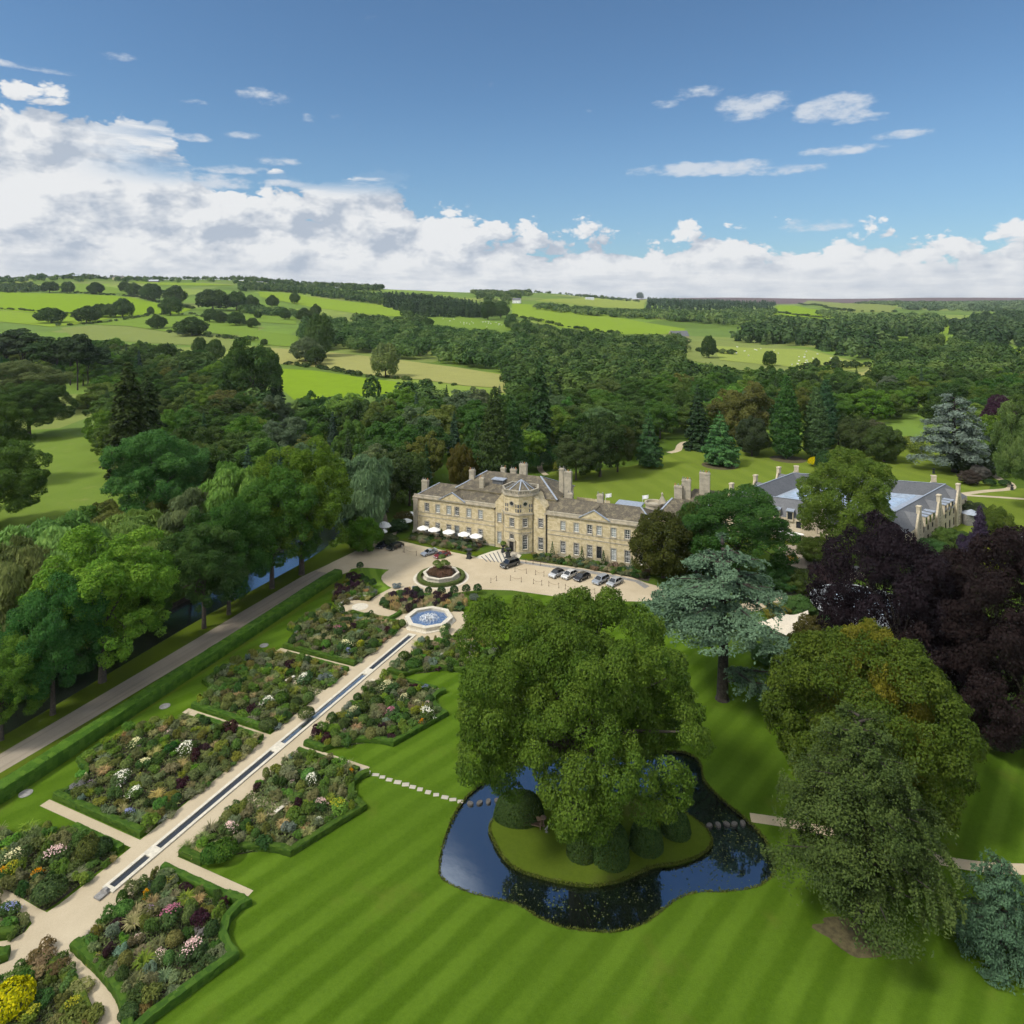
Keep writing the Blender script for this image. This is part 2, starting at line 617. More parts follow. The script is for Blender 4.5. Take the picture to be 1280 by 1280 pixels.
def leaf_mat(name, trans=0.36, gloss=0.08, spread=0.3, hue=0.035):
    """foliage: colour from the object, a little different for every leaf spray"""
    m, k, b, o = material(name)
    oi = k.n('ShaderNodeObjectInfo')
    at = k.n('ShaderNodeAttribute', attribute_name='tint', attribute_type='GEOMETRY')
    hs = k.n('ShaderNodeHueSaturation')
    k.put(hs.inputs['Color'], oi.outputs['Color'])
    k.put(hs.inputs['Hue'], k.m('ADD', k.m('ADD', 0.5005, k.m('MULTIPLY', k.m('SUBTRACT', 0.5, at.outputs['Fac']), hue)), k.m('MULTIPLY', k.m('SUBTRACT', oi.outputs['Random'], 0.5), 0.014)))
    k.put(hs.inputs['Value'], k.m('MULTIPLY', k.m('ADD', 1 - spread, k.m('MULTIPLY', at.outputs['Fac'], 2 * spread)), k.m('ADD', 1.5, k.m('MULTIPLY', oi.outputs['Random'], 0.4))))
    k.t.links.new(hs.outputs[0], b.inputs['Base Color'])
    hs.inputs['Saturation'].default_value = 1.07
    b.inputs['Roughness'].default_value = 0.7
    b.inputs['Specular IOR Level'].default_value = gloss
    tr = k.n('ShaderNodeBsdfTranslucent')
    k.put(tr.inputs['Color'], k.mix(0.5, hs.outputs[0], (0.16, 0.22, 0.03), 'ADD') if False else hs.outputs[0])
    mx = k.n('ShaderNodeMixShader')
    mx.inputs[0].default_value = trans
    k.t.links.new(b.outputs[0], mx.inputs[1])
    k.t.links.new(tr.outputs[0], mx.inputs[2])
    k.t.links.new(mx.outputs[0], o.inputs[0])
    return m


def stone_mat(name, lo, hi, dark, course=0.32, stain=0.5):
    m, k, b, o = material(name)
    co = k.n('ShaderNodeTexCoord').outputs['Object']
    sp = k.n('ShaderNodeSeparateXYZ')
    k.t.links.new(co, sp.inputs[0])
    x, y, z = sp.outputs
    v = k.xyz(k.m('ADD', x, y), z, 0)
    br = k.n('ShaderNodeTexBrick')
    k.put(br.inputs['Vector'], v)
    br.inputs['Scale'].default_value = 1
    br.inputs['Brick Width'].default_value = 0.8
    br.inputs['Row Height'].default_value = course
    br.inputs['Mortar Size'].default_value = 0.012
    br.inputs['Color1'].default_value = (0.2, 0.2, 0.2, 1)
    br.inputs['Color2'].default_value = (0.8, 0.8, 0.8, 1)
    br.inputs['Mortar'].default_value = (0.45, 0.45, 0.45, 1)
    n = k.noise(co, 0.9, 6, 0.65)
    nst = k.noise(k.xyz(k.m('ADD', x, y), k.m('MULTIPLY', z, 0.25), 0), 0.9, 5, 0.65)
    f = k.m('ADD', k.m('MULTIPLY', br.outputs['Color'], 0.35), k.m('MULTIPLY', n, 0.65))
    col = k.mix(k.step(f, 0.28, 0.72), lo, hi)
    col = k.mix(k.m('MULTIPLY', k.step(nst, 0.52, 0.74), stain), col, dark)
    k.put(b.inputs['Base Color'], col)
    b.inputs['Roughness'].default_value = 0.9
    b.inputs['Specular IOR Level'].default_value = 0.2
    return m


def slate_mat(name, lo, hi, lich, course=0.4, amount=0.6):
    m, k, b, o = material(name)
    co = k.n('ShaderNodeTexCoord').outputs['Object']
    n = k.noise(co, 2.2, 7, 0.75)
    n2 = k.noise(co, 0.35, 5, 0.6)
    sp = k.n('ShaderNodeSeparateXYZ')
    k.t.links.new(co, sp.inputs[0])
    rows = k.m('FRACT', k.m('DIVIDE', sp.outputs[2], course * 0.4))
    col = k.mix(k.step(k.m('ADD', k.m('MULTIPLY', n, 0.7), k.m('MULTIPLY', n2, 0.3)), 0.3, 0.7), lo, hi)
    col = k.mix(k.m('MULTIPLY', k.step(k.noise(co, 0.8, 8, 0.8), 0.48, 0.62), amount), col, lich)
    col = k.mix(k.m('MULTIPLY', k.step(rows, 0.75, 1.0), 0.3), col, tuple(c * 0.5 for c in lo))
    k.put(b.inputs['Base Color'], col)
    b.inputs['Roughness'].default_value = 0.8
    b.inputs['Specular IOR Level'].default_value = 0.3
    return m


def water_mat(name, base, ripple=0.05, scale=1.2, fmin=0.12, tint=(0.8, 0.86, 0.95), ior=1.42):
    m, k, b, o = material(name)
    co = k.n('ShaderNodeTexCoord').outputs['Object']
    b.inputs['Base Color'].default_value = base + (1,)
    b.inputs['Roughness'].default_value = 0.25
    gl = k.n('ShaderNodeBsdfGlossy')
    gl.inputs['Roughness'].default_value = 0.02
    gl.inputs['Color'].default_value = tint + (1,)
    bp = k.n('ShaderNodeBump')
    bp.inputs['Strength'].default_value = ripple
    bp.inputs['Distance'].default_value = 0.2
    k.put(bp.inputs['Height'], k.noise(co, scale, 3, 0.5))
    k.t.links.new(bp.outputs[0], gl.inputs['Normal'])
    lw = k.n('ShaderNodeFresnel')
    lw.inputs['IOR'].default_value = ior
    k.t.links.new(bp.outputs[0], lw.inputs['Normal'])
    mx = k.n('ShaderNodeMixShader')
    k.put(mx.inputs[0], k.m('ADD', lw.outputs[0], fmin, clamp=True))
    k.t.links.new(b.outputs[0], mx.inputs[1])
    k.t.links.new(gl.outputs[0], mx.inputs[2])
    k.t.links.new(mx.outputs[0], o.inputs[0])
    return m


STRIPE = R(19.2)
M = {}
M['lawn'] = grass_mat('mown_lawn', (0.041, 0.087, 0.004), (0.112, 0.190, 0.018), STRIPE, 3.6, 0.42, 0.4, (0.115, 0.135, 0.022))
M['rough'] = grass_mat('rough_grass', (0.045, 0.085, 0.012), (0.105, 0.165, 0.025))
M['verge'] = grass_mat('verge_grass', (0.055, 0.085, 0.006), (0.115, 0.16, 0.018), patch=0.5, patch_col=(0.14, 0.13, 0.05))
M['rear'] = grass_mat('rear_lawn', (0.10, 0.148, 0.018), (0.19, 0.245, 0.038), R(-38), 9.0, 0.22)
M['ringlawn'] = grass_mat('curved_lawn', (0.060, 0.125, 0.010), (0.165, 0.26, 0.035), 0.0, 3.0, 0.5, ring_c=(2, 40))
M['meadow'] = grass_mat('meadow_grass', (0.10, 0.165, 0.025), (0.20, 0.27, 0.05), patch=0.5, patch_col=(0.24, 0.25, 0.08))
M['island'] = grass_mat('island_grass', (0.050, 0.082, 0.006), (0.12, 0.165, 0.02), patch=0.5, patch_col=(0.10, 0.085, 0.04))
M['gravel'] = gravel_mat('pale_gravel', (0.37, 0.295, 0.19), (0.62, 0.53, 0.375))
M['drive'] = gravel_mat('drive_gravel', (0.25, 0.21, 0.16), (0.43, 0.37, 0.285), 1.0, 0.036)
M['stone'] = plain('pale_coping', (0.62, 0.57, 0.46), 0.8, var=0.14, scale=2.5)
M['greystone'] = plain('grey_stone', (0.25, 0.24, 0.225), 0.85, var=0.3, scale=3)
M['flag'] = stone_mat('sandstone_flags', (0.42, 0.38, 0.31), (0.56, 0.51, 0.42), (0.3, 0.28, 0.24))
M['soil'] = plain('bed_soil', (0.050, 0.040, 0.028), 0.95, var=0.4, scale=2)
M['bare'] = plain('bare_earth', (0.095, 0.080, 0.036), 0.95, var=0.35, scale=1.5)
M['bark'] = plain('bark', (0.075, 0.062, 0.048), 0.95, var=0.4, scale=2.5, bump=0.6)
M['darkbark'] = plain('dark_bark', (0.045, 0.037, 0.030), 0.95, var=0.4, scale=2.5, bump=0.6)
M['leaf'] = leaf_mat('leaf')
M['needle'] = leaf_mat('needle', 0.12, 0.1, 0.42)
M['petal'] = leaf_mat('petal', 0.2, 0.1, 0.2)
M['clip'] = leaf_mat('clipped_leaf', 0.15, 0.1, 0.42)
M['hallstone'] = stone_mat('hall_sandstone', (0.47, 0.385, 0.215), (0.70, 0.60, 0.40), (0.25, 0.215, 0.15), 0.34, 0.5)
M['trim'] = stone_mat('weathered_trim', (0.33, 0.30, 0.235), (0.50, 0.44, 0.33), (0.15, 0.14, 0.12), 0.5, 0.6)
M['slate'] = slate_mat('stone_slates', (0.062, 0.053, 0.041), (0.15, 0.128, 0.092), (0.29, 0.25, 0.155))
M['lead'] = plain('lead', (0.36, 0.40, 0.46), 0.55, 0.2, 0.15, 1.5)
M['greyslate'] = slate_mat('blue_slate', (0.12, 0.125, 0.135), (0.19, 0.195, 0.205), (0.24, 0.245, 0.25), 0.3, 0.2)
M['wetstone'] = plain('wet_stone', (0.11, 0.10, 0.085), 0.6, var=0.3, scale=3)
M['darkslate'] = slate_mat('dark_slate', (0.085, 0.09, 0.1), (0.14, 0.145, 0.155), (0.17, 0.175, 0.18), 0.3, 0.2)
M['newstone'] = stone_mat('new_sandstone', (0.50, 0.42, 0.29), (0.66, 0.58, 0.43), (0.40, 0.34, 0.24), 0.3, 0.3)
M['white'] = plain('white_paint', (0.80, 0.80, 0.77), 0.5, var=0.05)
M['black'] = plain('black_iron', (0.018, 0.018, 0.02), 0.5, var=0.2)
M['door'] = plain('black_door', (0.012, 0.012, 0.013), 0.35, var=0.1)
M['wood'] = plain('worn_teak', (0.16, 0.11, 0.065), 0.8, var=0.3, scale=6)
M['darkwood'] = plain('dark_teak', (0.075, 0.05, 0.032), 0.8, var=0.3, scale=6)
M['canvas'] = plain('white_canvas', (0.86, 0.86, 0.84), 0.8, var=0.04)
M['beige'] = plain('beige_canvas', (0.68, 0.60, 0.47), 0.8, var=0.06)
M['rubber'] = plain('tyre_rubber', (0.018, 0.018, 0.019), 0.85)
M['alloy'] = plain('alloy', (0.5, 0.51, 0.53), 0.35, 0.8)
M['plate'] = plain('number_plate', (0.75, 0.75, 0.72), 0.5)
M['lamp'] = plain('headlamp_glass', (0.62, 0.65, 0.68), 0.15, 0.1)
M['terracotta'] = plain('terracotta', (0.42, 0.19, 0.085), 0.85)
M['urn'] = plain('dark_lead_urn', (0.045, 0.05, 0.055), 0.55, 0.3)
M['statue'] = plain('white_marble', (0.62, 0.66, 0.66), 0.6, var=0.2, scale=4)
M['copper'] = plain('pale_metal', (0.55, 0.58, 0.60), 0.45, 0.4)


def glass_mat(name, col, rough=0.05, spec=0.8):
    m, k, b, o = material(name)
    co = k.n('ShaderNodeTexCoord').outputs['Object']
    b.inputs['Roughness'].default_value = rough
    b.inputs['Specular IOR Level'].default_value = spec
    k.put(b.inputs['Base Color'], k.mix(k.noise(co, 0.9, 3), tuple(c * 0.6 for c in col), tuple(c * 1.5 for c in col)))
    return m


M['pane'] = glass_mat('window_glass', (0.035, 0.04, 0.045))
M['blind'] = glass_mat('window_with_blind', (0.34, 0.37, 0.36), 0.2, 0.5)
M['carglass'] = glass_mat('car_glass', (0.012, 0.014, 0.016), 0.03, 1.0)
M['roofglass'] = glass_mat('roof_glass', (0.40, 0.48, 0.58), 0.08, 1.0)  # pale blue base colour stands in for sky reflected in the glass
M['pond'] = water_mat('pond_water', (0.006, 0.009, 0.006), 0.02, 0.7, 0.3, (0.72, 0.84, 1.0))
M['river'] = water_mat('river_water', (0.012, 0.016, 0.012), 0.25, 1.6, 0.28)
M['rill'] = water_mat('rill_water', (0.034, 0.038, 0.044), 0.3, 5.0, 0.0, (0.75, 0.78, 0.8), 1.25)
M['fountain'] = water_mat('fountain_water', (0.045, 0.10, 0.20), 0.5, 3.0, 0.2)
M['spray'] = plain('white_spray', (0.85, 0.88, 0.9), 0.5, var=0.05)


def paint(name, col, rough=0.25, metal=0.3):
    m, k, b, o = material(name)
    co = k.n('ShaderNodeTexCoord').outputs['Object']
    k.put(b.inputs['Base Color'], k.mix(k.noise(co, 5, 4), tuple(c * 0.9 for c in col), tuple(min(1, c * 1.1) for c in col)))
    b.inputs['Roughness'].default_value = rough
    b.inputs['Metallic'].default_value = metal
    b.inputs['Coat Weight'].default_value = 0.6
    b.inputs['Coat Roughness'].default_value = 0.06
    return m

# ------------------------------------------------------------------ foliage builders
def unit(v):
    return v / np.maximum(np.linalg.norm(v, axis=-1, keepdims=True), 1e-9)


def rdir(rng, n):
    return unit(rng.normal(size=(n, 3)))


def rhombs(rng, c, n, L, W, along=None):
    a = rdir(rng, len(c)) if along is None else unit(along + 0.25 * rng.normal(size=c.shape))
    n = unit(n)
    t = unit(a - n * (a * n).sum(1, keepdims=True))
    b = np.cross(n, t)
    L = np.broadcast_to(np.asarray(L, float).reshape(-1, 1) if np.ndim(L) else np.full((1, 1), L), (len(c), 1))
    W = np.broadcast_to(np.asarray(W, float).reshape(-1, 1) if np.ndim(W) else np.full((1, 1), W), (len(c), 1))
    return np.stack([c - t * L / 2, c + b * W / 2 + n * W * 0.12, c + t * L / 2, c - b * W / 2 + n * W * 0.12], 1)


def quads_mesh(name, V, tint, mats, mi=None):
    V = np.asarray(V, np.float32).reshape(-1, 4, 3)
    n = len(V)
    me = bpy.data.meshes.new(name)
    me.vertices.add(n * 4)
    me.vertices.foreach_set('co', V.reshape(-1))
    me.loops.add(n * 4)
    me.loops.foreach_set('vertex_index', np.arange(n * 4, dtype=np.int32))
    me.polygons.add(n)
    me.polygons.foreach_set('loop_start', np.arange(0, n * 4, 4, dtype=np.int32))
    me.polygons.foreach_set('loop_total', np.full(n, 4, np.int32))
    if mi is not None:
        me.polygons.foreach_set('material_index', np.asarray(mi, np.int32))
    at = me.attributes.new('tint', 'FLOAT', 'FACE')
    at.data.foreach_set('value', np.asarray(tint, np.float32))
    me.update()
    for m_ in (mats if isinstance(mats, (list, tuple)) else [mats]):
        me.materials.append(m_)
    return me


def lump(d, s):
    return (np.sin(d[:, 0] * 5.1 + s) * np.sin(d[:, 1] * 4.3 + 2 * s) + np.sin(d[:, 2] * 6.2 + d[:, 0] * 3.7 + 3 * s)) * 0.5


def shell(rng, lobes, N, L, W, up=0.35, jit=0.55, inner=0.72, thick=(0.72, 1.06), bias=0.35, ctr=None):
    """leaf sprays over the outside of a heap of lobes (x,y,z,rx,ry,rz)"""
    lb = np.array(lobes, float)
    w = lb[:, 3] * lb[:, 4] + lb[:, 3] * lb[:, 5]
    w = w / w.sum()
    if ctr is None:
        ctr = lb[:, :3].mean(0)
    C, NN, TT = [], [], []
    got = 0
    for _ in range(12):
        k = int((N - got) * 2.2) + 50
        i = rng.choice(len(lb), k, p=w)
        d = rdir(rng, k)
        out = unit(lb[i, :3] - ctr + 1e-6)
        d = unit(d + bias * out + np.array([0, 0, 0.22]))
        f = rng.uniform(*thick, k)[:, None] * (1 + 0.2 * lump(d, 1.0 * i))[:, None]
        p = lb[i, :3] + d * lb[i, 3:6] * f
        keep = np.ones(k, bool)
        for a in range(0, k, 4000):
            q = p[a:a + 4000, None, :] - lb[None, :, :3]
            r = np.sqrt(((q / lb[None, :, 3:6]) ** 2).sum(2))
            r[np.arange(len(r)), i[a:a + 4000]] = 9
            keep[a:a + 4000] = r.min(1) > inner
        keep &= p[:, 2] > 0.05
        nrm = unit(d / lb[i, 3:6]) * 1.0 + jit * rng.normal(size=(k, 3)) + np.array([0, 0, up])
        tl = (np.sin(i * 12.9898) * 43758.5453) % 1.0
        C.append(p[keep]); NN.append(nrm[keep]); TT.append((0.45 * tl + 0.55 * rng.random(k))[keep])
        got += int(keep.sum())
        if got >= N:
            break
    C, NN, TT = np.concatenate(C)[:N], np.concatenate(NN)[:N], np.concatenate(TT)[:N]
    sz = rng.uniform(0.7, 1.3, len(C))
    return rhombs(rng, C, NN, L * sz, W * sz), TT


def fib(n, zmin=-0.75):
    i = np.arange(n) + 0.5
    z = 1 - (1 - zmin) * i / n
    ph = i * 2.399963
    r = np.sqrt(1 - z * z)
    return np.stack([r * np.cos(ph), r * np.sin(ph), z], 1)


def round_lobes(rng, h, w, th, n, lr, spread=0.2, flat=0.85, squash=1.0, zmin=-0.75):
    c = np.array([0, 0, (h + th) / 2])
    rad = np.array([w / 2, w / 2, (h - th) / 2])
    d = fib(n, zmin)
    out = []
    for i in range(n):
        r = lr * w / 2 * rng.uniform(0.7, 1.35)
        f = np.clip(1 - r / (w / 2) * 0.8 + rng.uniform(-spread, spread * 0.7), 0.2, 1.05)
        dd = unit(d[i] + rng.normal(size=3) * 0.12)
        p = c + dd * rad * f
        out.append((*p, r, r, r * flat))
    out.append((*c, w * 0.3, w * 0.3, (h - th) * 0.3))
    return out


def limbs(rng, h, w, th, r0, lobes, nb=7, lean=(0, 0), top=0.62):
    bm = bmesh.new()
    zt = th + (h - th) * (top - 0.2)
    mid = Vector((lean[0] * 0.5, lean[1] * 0.5, zt * 0.5))
    tp = Vector((lean[0], lean[1], zt))
    tube(bm, [(0, 0, -0.4), (0, 0, 0.25 * r0), (mid.x * .3, mid.y * .3, zt * .22), mid, tp], [r0 * 1.55, r0 * 1.15, r0 * 0.92, r0 * 0.75, r0 * 0.42], 9)
    idx = rng.choice(len(lobes), min(nb, len(lobes)), replace=False)
    for i in idx:
        q = Vector(lobes[i][:3])
        st = rng.uniform(0.35, 0.9)
        a = mid.lerp(tp, st * 0.9) if st > 0.4 else Vector((0, 0, zt * 0.4)).lerp(mid, st)
        m_ = a.lerp(q, 0.5) + Vector((0, 0, 0.06 * h))
        tube(bm, [a, m_, q], [r0 * 0.42, r0 * 0.27, r0 * 0.08], 6)
    return bm


M['woodleaf'] = leaf_mat('wood_leaf', 0.2, 0.08, 0.5, 0.05)
PROTO = {}


def proto(key, h, w, crown, trunk):
    PROTO[key] = (h, w, crown, trunk)


def make_broad(key, seed, h, w, th, nl, lr, nleaf, L, sub=0, spread=0.22, flat=0.8, r0=None, nb=7, bark='bark', jit=0.55, zmin=-0.75, lean=(0, 0), mat='leaf', shear=None):
    rng = np.random.default_rng(seed)
    lobes = round_lobes(rng, h, w, th, nl, lr, spread, flat, zmin=zmin)
    big = lobes
    if sub:
        lobes = []
        c0 = np.array([0, 0, (h + th) / 2])
        for l in big[:-1]:
            o = np.array(l[:3])
            for d in rdir(rng, sub * 2):
                if d @ unit(o - c0 + 1e-6) + 0.35 * d[2] < -0.15 or len(lobes) > len(big) * sub:
                    continue
                r = l[3] * rng.uniform(0.34, 0.56)
                p = o + d * l[3] * rng.uniform(0.6, 0.95)
                lobes.append((*p, r, r, r * 0.82))
        lobes.append((*c0, w * .27, w * .27, (h - th) * .27))
    V, T = shell(rng, lobes, nleaf, L, L * 0.62, jit=jit, ctr=np.array([0, 0, (h + th) / 2]))
    lobes = big
    cm = quads_mesh('crown', V, T, M[mat])
    tm = mesh_of('trunk', limbs(rng, h, w, th, r0 or w * 0.028, lobes, nb, lean), M[bark])
    proto(key, h, w, cm, tm)


def make_spruce(key, seed, h, w, n, L, tiers=17, base=0.06, droop=0.25, power=0.85, nbr=9, up=0.7):
    rng = np.random.default_rng(seed)
    C, N_, A = [], [], []
    tz = np.linspace(base, 0.985, tiers)
    br = []
    for ti, z in enumerate(tz):
        Rr = (w / 2) * (1 - z) ** power * (0.9 + 0.1 * math.sin(ti * 2.1)) + 0.12
        if z < base + 0.12:
            Rr *= 0.82
        nb = max(4, int(nbr * (0.5 + Rr / (w / 2))))
        for b_ in range(nb):
            br.append((z * h, Rr * rng.uniform(0.72, 1.12), 2 * math.pi * (b_ + rng.uniform(-.3, .3)) / nb + ti * 0.7))
    br = np.array(br)
    p = br[:, 1] ** 1.4
    i = rng.choice(len(br), n, p=p / p.sum())
    f = np.sqrt(rng.uniform(0.06, 1, n))
    r = f * br[i, 1]
    side = rng.normal(size=n) * 0.20 * (br[i, 1] * (1.1 - f * 0.8) + 0.25)
    cs, sn = np.cos(br[i, 2]), np.sin(br[i, 2])
    x = r * cs - side * sn
    y = r * sn + side * cs
    z = br[i, 0] - droop * r * (0.4 + 0.6 * f) + rng.normal(size=n) * 0.16 - np.abs(side) * 0.15
    C = np.stack([x, y, np.maximum(z, 0.1)], 1)
    out = np.stack([cs, sn, np.zeros(n)], 1)
    nrm = np.array([0, 0, up]) + out * 0.55 + 0.45 * rng.normal(size=(n, 3))
    sz = rng.uniform(0.7, 1.3, n)
    V = rhombs(rng, C, nrm, L * sz, L * 0.5 * sz, along=out - np.array([0, 0, 0.35]))
    tl = (np.sin(i * 12.9898) * 43758.5453) % 1.0
    cm = quads_mesh('crown', V, 0.4 * tl + 0.6 * rng.random(n), M['needle'])
    bm = bmesh.new()
    tube(bm, [(0, 0, -0.3), (0, 0, h * 0.3), (0, 0, h * 0.95)], [w * 0.035, w * 0.024, 0.04], 8)
    proto(key, h, w, cm, mesh_of('trunk', bm, M['darkbark']))


def make_cedar(key, seed, h, w, n, L, boughs, r0, th=0.18, mat='needle', top=True, thick=0.45):
    """flat spreading boughs: (height fraction, length, bearing)"""
    rng = np.random.default_rng(seed)
    C, N_, T_ = [], [], []
    bm = bmesh.new()
    tube(bm, [(0, 0, -0.4), (0, 0, 0.4), (0.2, 0.1, h * 0.35), (0.0, 0.1, h * 0.7), (0, 0, h * 0.93)], [r0 * 1.6, r0 * 1.1, r0 * 0.85, r0 * 0.5, r0 * 0.12], 10)
    area = np.array([b[1] ** 1.5 for b in boughs])
    cnt = (n * area / area.sum()).astype(int)
    for (zf, ln, be), k in zip(boughs, cnt):
        z0 = zf * h
        rise = rng.uniform(0.02, 0.14)
        f = rng.uniform(0.12, 1.0, k) ** 0.75
        fan = rng.normal(size=k) * 0.24 * (1.15 - 0.55 * f)
        # sub-clumps along the bough
        q = np.round(f * 9 + fan * 6)
        cl = (np.sin(q * 7.13 + be * 3.1) * 4371.55) % 1.0
        r = f * ln * (0.92 + 0.16 * cl)
        ang = be + fan
        z = z0 + rise * r - 0.014 * r * r * (12 / max(ln, 5)) + (cl - 0.5) * thick * 1.6 + rng.normal(size=k) * thick * 0.35 - np.abs(fan) * ln * 0.12
        C.append(np.stack([r * np.cos(ang), r * np.sin(ang), np.maximum(z, 0.4)], 1))
        o = np.stack([np.cos(ang), np.sin(ang), np.zeros(k)], 1)
        N_.append(np.array([0, 0, 1.0]) + 0.3 * o + 0.42 * rng.normal(size=(k, 3)))
        T_.append(0.4 * cl + 0.6 * rng.random(k))
        e = Vector((ln * 0.8 * math.cos(be), ln * 0.8 * math.sin(be), z0 + rise * ln * 0.8 - 0.3))
        tube(bm, [(0, 0, z0 - ln * 0.12), e * 0.5 + Vector((0, 0, (z0 - ln * 0.02) * 0.5)), e], [r0 * 0.34, r0 * 0.2, 0.03], 6)
    C, N_, T_ = np.concatenate(C), np.concatenate(N_), np.concatenate(T_)
    sz = rng.uniform(0.7, 1.35, len(C))
    V = rhombs(rng, C, N_, L * sz, L * 0.5 * sz)
    proto(key, h, w, quads_mesh('crown', V, T_, M[mat]), mesh_of('trunk', bm, M['darkbark']))


def make_weeper(key, seed, h, w, th, n, L, nl=26, lr=0.3):
    rng = np.random.default_rng(seed)
    lobes = round_lobes(rng, h, w, th, nl, lr, 0.25, 0.9)
    V, T = shell(rng, lobes, n, L, L * 0.4, jit=0.5)
    c = V.mean(1, keepdims=True)
    # hang the sprays
    k = len(V)
    d = unit(np.stack([rng.normal(size=k) * .25, rng.normal(size=k) * .25, -np.ones(k)], 1))
    nr = unit(np.stack([c[:, 0, 0], c[:, 0, 1], np.full(k, w * 0.25)], 1) + rng.normal(size=(k, 3)) * w * 0.18)
    sz = rng.uniform(.7, 1.4, k)
    V = rhombs(rng, c[:, 0] - np.array([0, 0, 0.2]), nr, L * 1.7 * sz, L * 0.5 * sz, along=d * 3)
    proto(key, h, w, quads_mesh('crown', V, T, M['leaf']), mesh_of('trunk', limbs(rng, h, w, th, w * 0.03, lobes, 7), M['bark']))


def tree(name, key, x, y, h, w, col, label, cat='tree', rot=None, group=None, z=0.0):
    H, W, cm, tm = PROTO[key]
    t = thing(name, label, cat, (x, y, z), random.uniform(0, 6.28) if rot is None else rot, group)
    for nm, me in (('crown', cm), ('trunk', tm)):
        o = ob_of(nm, me, t)
        o.scale = (w / W, w / W, h / H)
        if nm == 'crown':
            o.color = tuple(col) + (1,)
    return t


# prototypes: near trees first
make_broad('oak', 11, 27, 30, 2.6, 62, 0.22, 240000, 0.31, 8, spread=0.28, r0=0.95, nb=34, zmin=-0.78, jit=0.65)
make_broad('lime', 12, 24, 19, 2.4, 30, 0.31, 70000, 0.38, 8, spread=0.28, r0=0.55, nb=10)
make_broad('sycamore', 13, 24, 20, 2.2, 26, 0.33, 70000, 0.38, 8, spread=0.3, r0=0.55, nb=10)
make_broad('beech', 14, 22, 26, 0.4, 44, 0.27, 100000, 0.38, 7, spread=0.26, flat=0.75, r0=0.7, nb=8, zmin=-0.9)
make_broad('dome', 15, 20, 25, 0.2, 150, 0.15, 110000, 0.34, spread=0.1, flat=0.8, zmin=-0.95, mat='leaf')
make_broad('yew', 16, 10, 12, 0.1, 44, 0.26, 26000, 0.34, spread=0.14, zmin=-0.95)
make_weeper('willow', 17, 16, 16, 1.5, 26000, 0.5)
make_weeper('birch', 18, 19, 13, 2.0, 26000, 0.46, 30, 0.28)
# trees of the wood
for i_ in range(4):
    make_broad('wood%d' % i_, 30 + i_, 18, 17, 0.6, 15 + 3 * i_, 0.37 - 0.02 * i_, 17000, 0.6, 6, spread=0.24, flat=1.0, zmin=-.85, nb=4)
make_broad('field', 40, 12, 13, 1.0, 26, 0.34, 5000, 0.8, spread=0.2, flat=1.0, nb=4, zmin=-0.8)
make_spruce('spruce', 41, 22, 9.5, 9000, 0.85)
make_spruce('fir', 42, 24, 8, 9000, 0.8, tiers=22, droop=0.15)
make_spruce('cypress', 43, 24, 9.5, 16000, 0.6, tiers=30, droop=-0.75, power=0.62, nbr=12, base=0.03, up=0.2)
make_spruce('lawnfir', 44, 17, 15, 16000, 0.6, tiers=15, droop=0.12, power=0.75, nbr=9, base=0.1)
make_spruce('redwood', 45, 33, 10, 16000, 0.75, tiers=30, droop=0.5, power=0.5, nbr=8, base=0.2)
make_broad('pine', 46, 20, 9, 7.5, 16, 0.4, 6000, 0.6, spread=0.3, flat=0.6, nb=6, bark='darkbark', mat='needle')
rg = np.random.default_rng(5)


def boughs(n, z0, z1, l0, l1, power=0.8, ph=0.0, tiers=0):
    out = []
    for i in range(n):
        f = i / (n - 1)
        z = z0 + (z1 - z0) * f
        if tiers:
            z = round(z * tiers) / tiers
        out.append((z + rg.uniform(-.02, .02), (l0 + (l1 - l0) * f ** power) * rg.uniform(0.78, 1.15), ph + i * 2.399 + rg.uniform(-.3, .3)))
    return out


make_cedar('cedar', 47, 24, 26, 46000, 0.48, [b for b in boughs(54, 0.34, 0.96, 14.5, 5.0, 1.7, 0, 9) if not (b[0] < 0.5 and 3.4 < (b[2] % 6.283) < 5.2 and rg.random() < 0.75) and not (b[0] < 0.66 and ((b[2] + .6) % 6.283) < 1.5)] + [(0.17, 10.5, -0.55), (0.21, 11.0, -0.15), (0.24, 9, -1.0)], 0.9, thick=0.36)
make_cedar('bluecedar', 48, 22, 20, 30000, 0.55, boughs(44, 0.16, 0.98, 10.5, 3.0, 1.6), 0.7, thick=0.8)
make_cedar('larchpine', 49, 26, 22, 90000, 0.36, boughs(70, 0.24, 0.99, 11.5, 3.4, 1.5), 0.6, thick=0.9)
make_cedar('littlefir', 50, 12, 14, 30000, 0.38, boughs(60, 0.03, 0.95, 7.4, 1.8, 2.4), 0.3, thick=0.5)


# low plants ------------------------------------------------------------
def plant_ball(seed, r, h, n, L, mat='clip', flat=1.0, smoothness=0.06):
    rng = np.random.default_rng(seed)
    d = rdir(rng, n)
    d[:, 2] = np.abs(d[:, 2]) * 1.0 - 0.25 * rng.random(n)
    d = unit(d)
    f = 1 + smoothness * lump(d, seed) + rng.normal(size=n) * smoothness * 0.5
    c = np.stack([d[:, 0] * r * f, d[:, 1] * r * f, np.maximum(h * 0.45 + d[:, 2] * h * 0.55 * f, 0.02)], 1)
    V = rhombs(rng, c, d + 0.5 * rng.normal(size=(n, 3)), L * rng.uniform(.7, 1.3, n), L * .6)
    return quads_mesh('shrub', V, rng.random(n), M[mat])


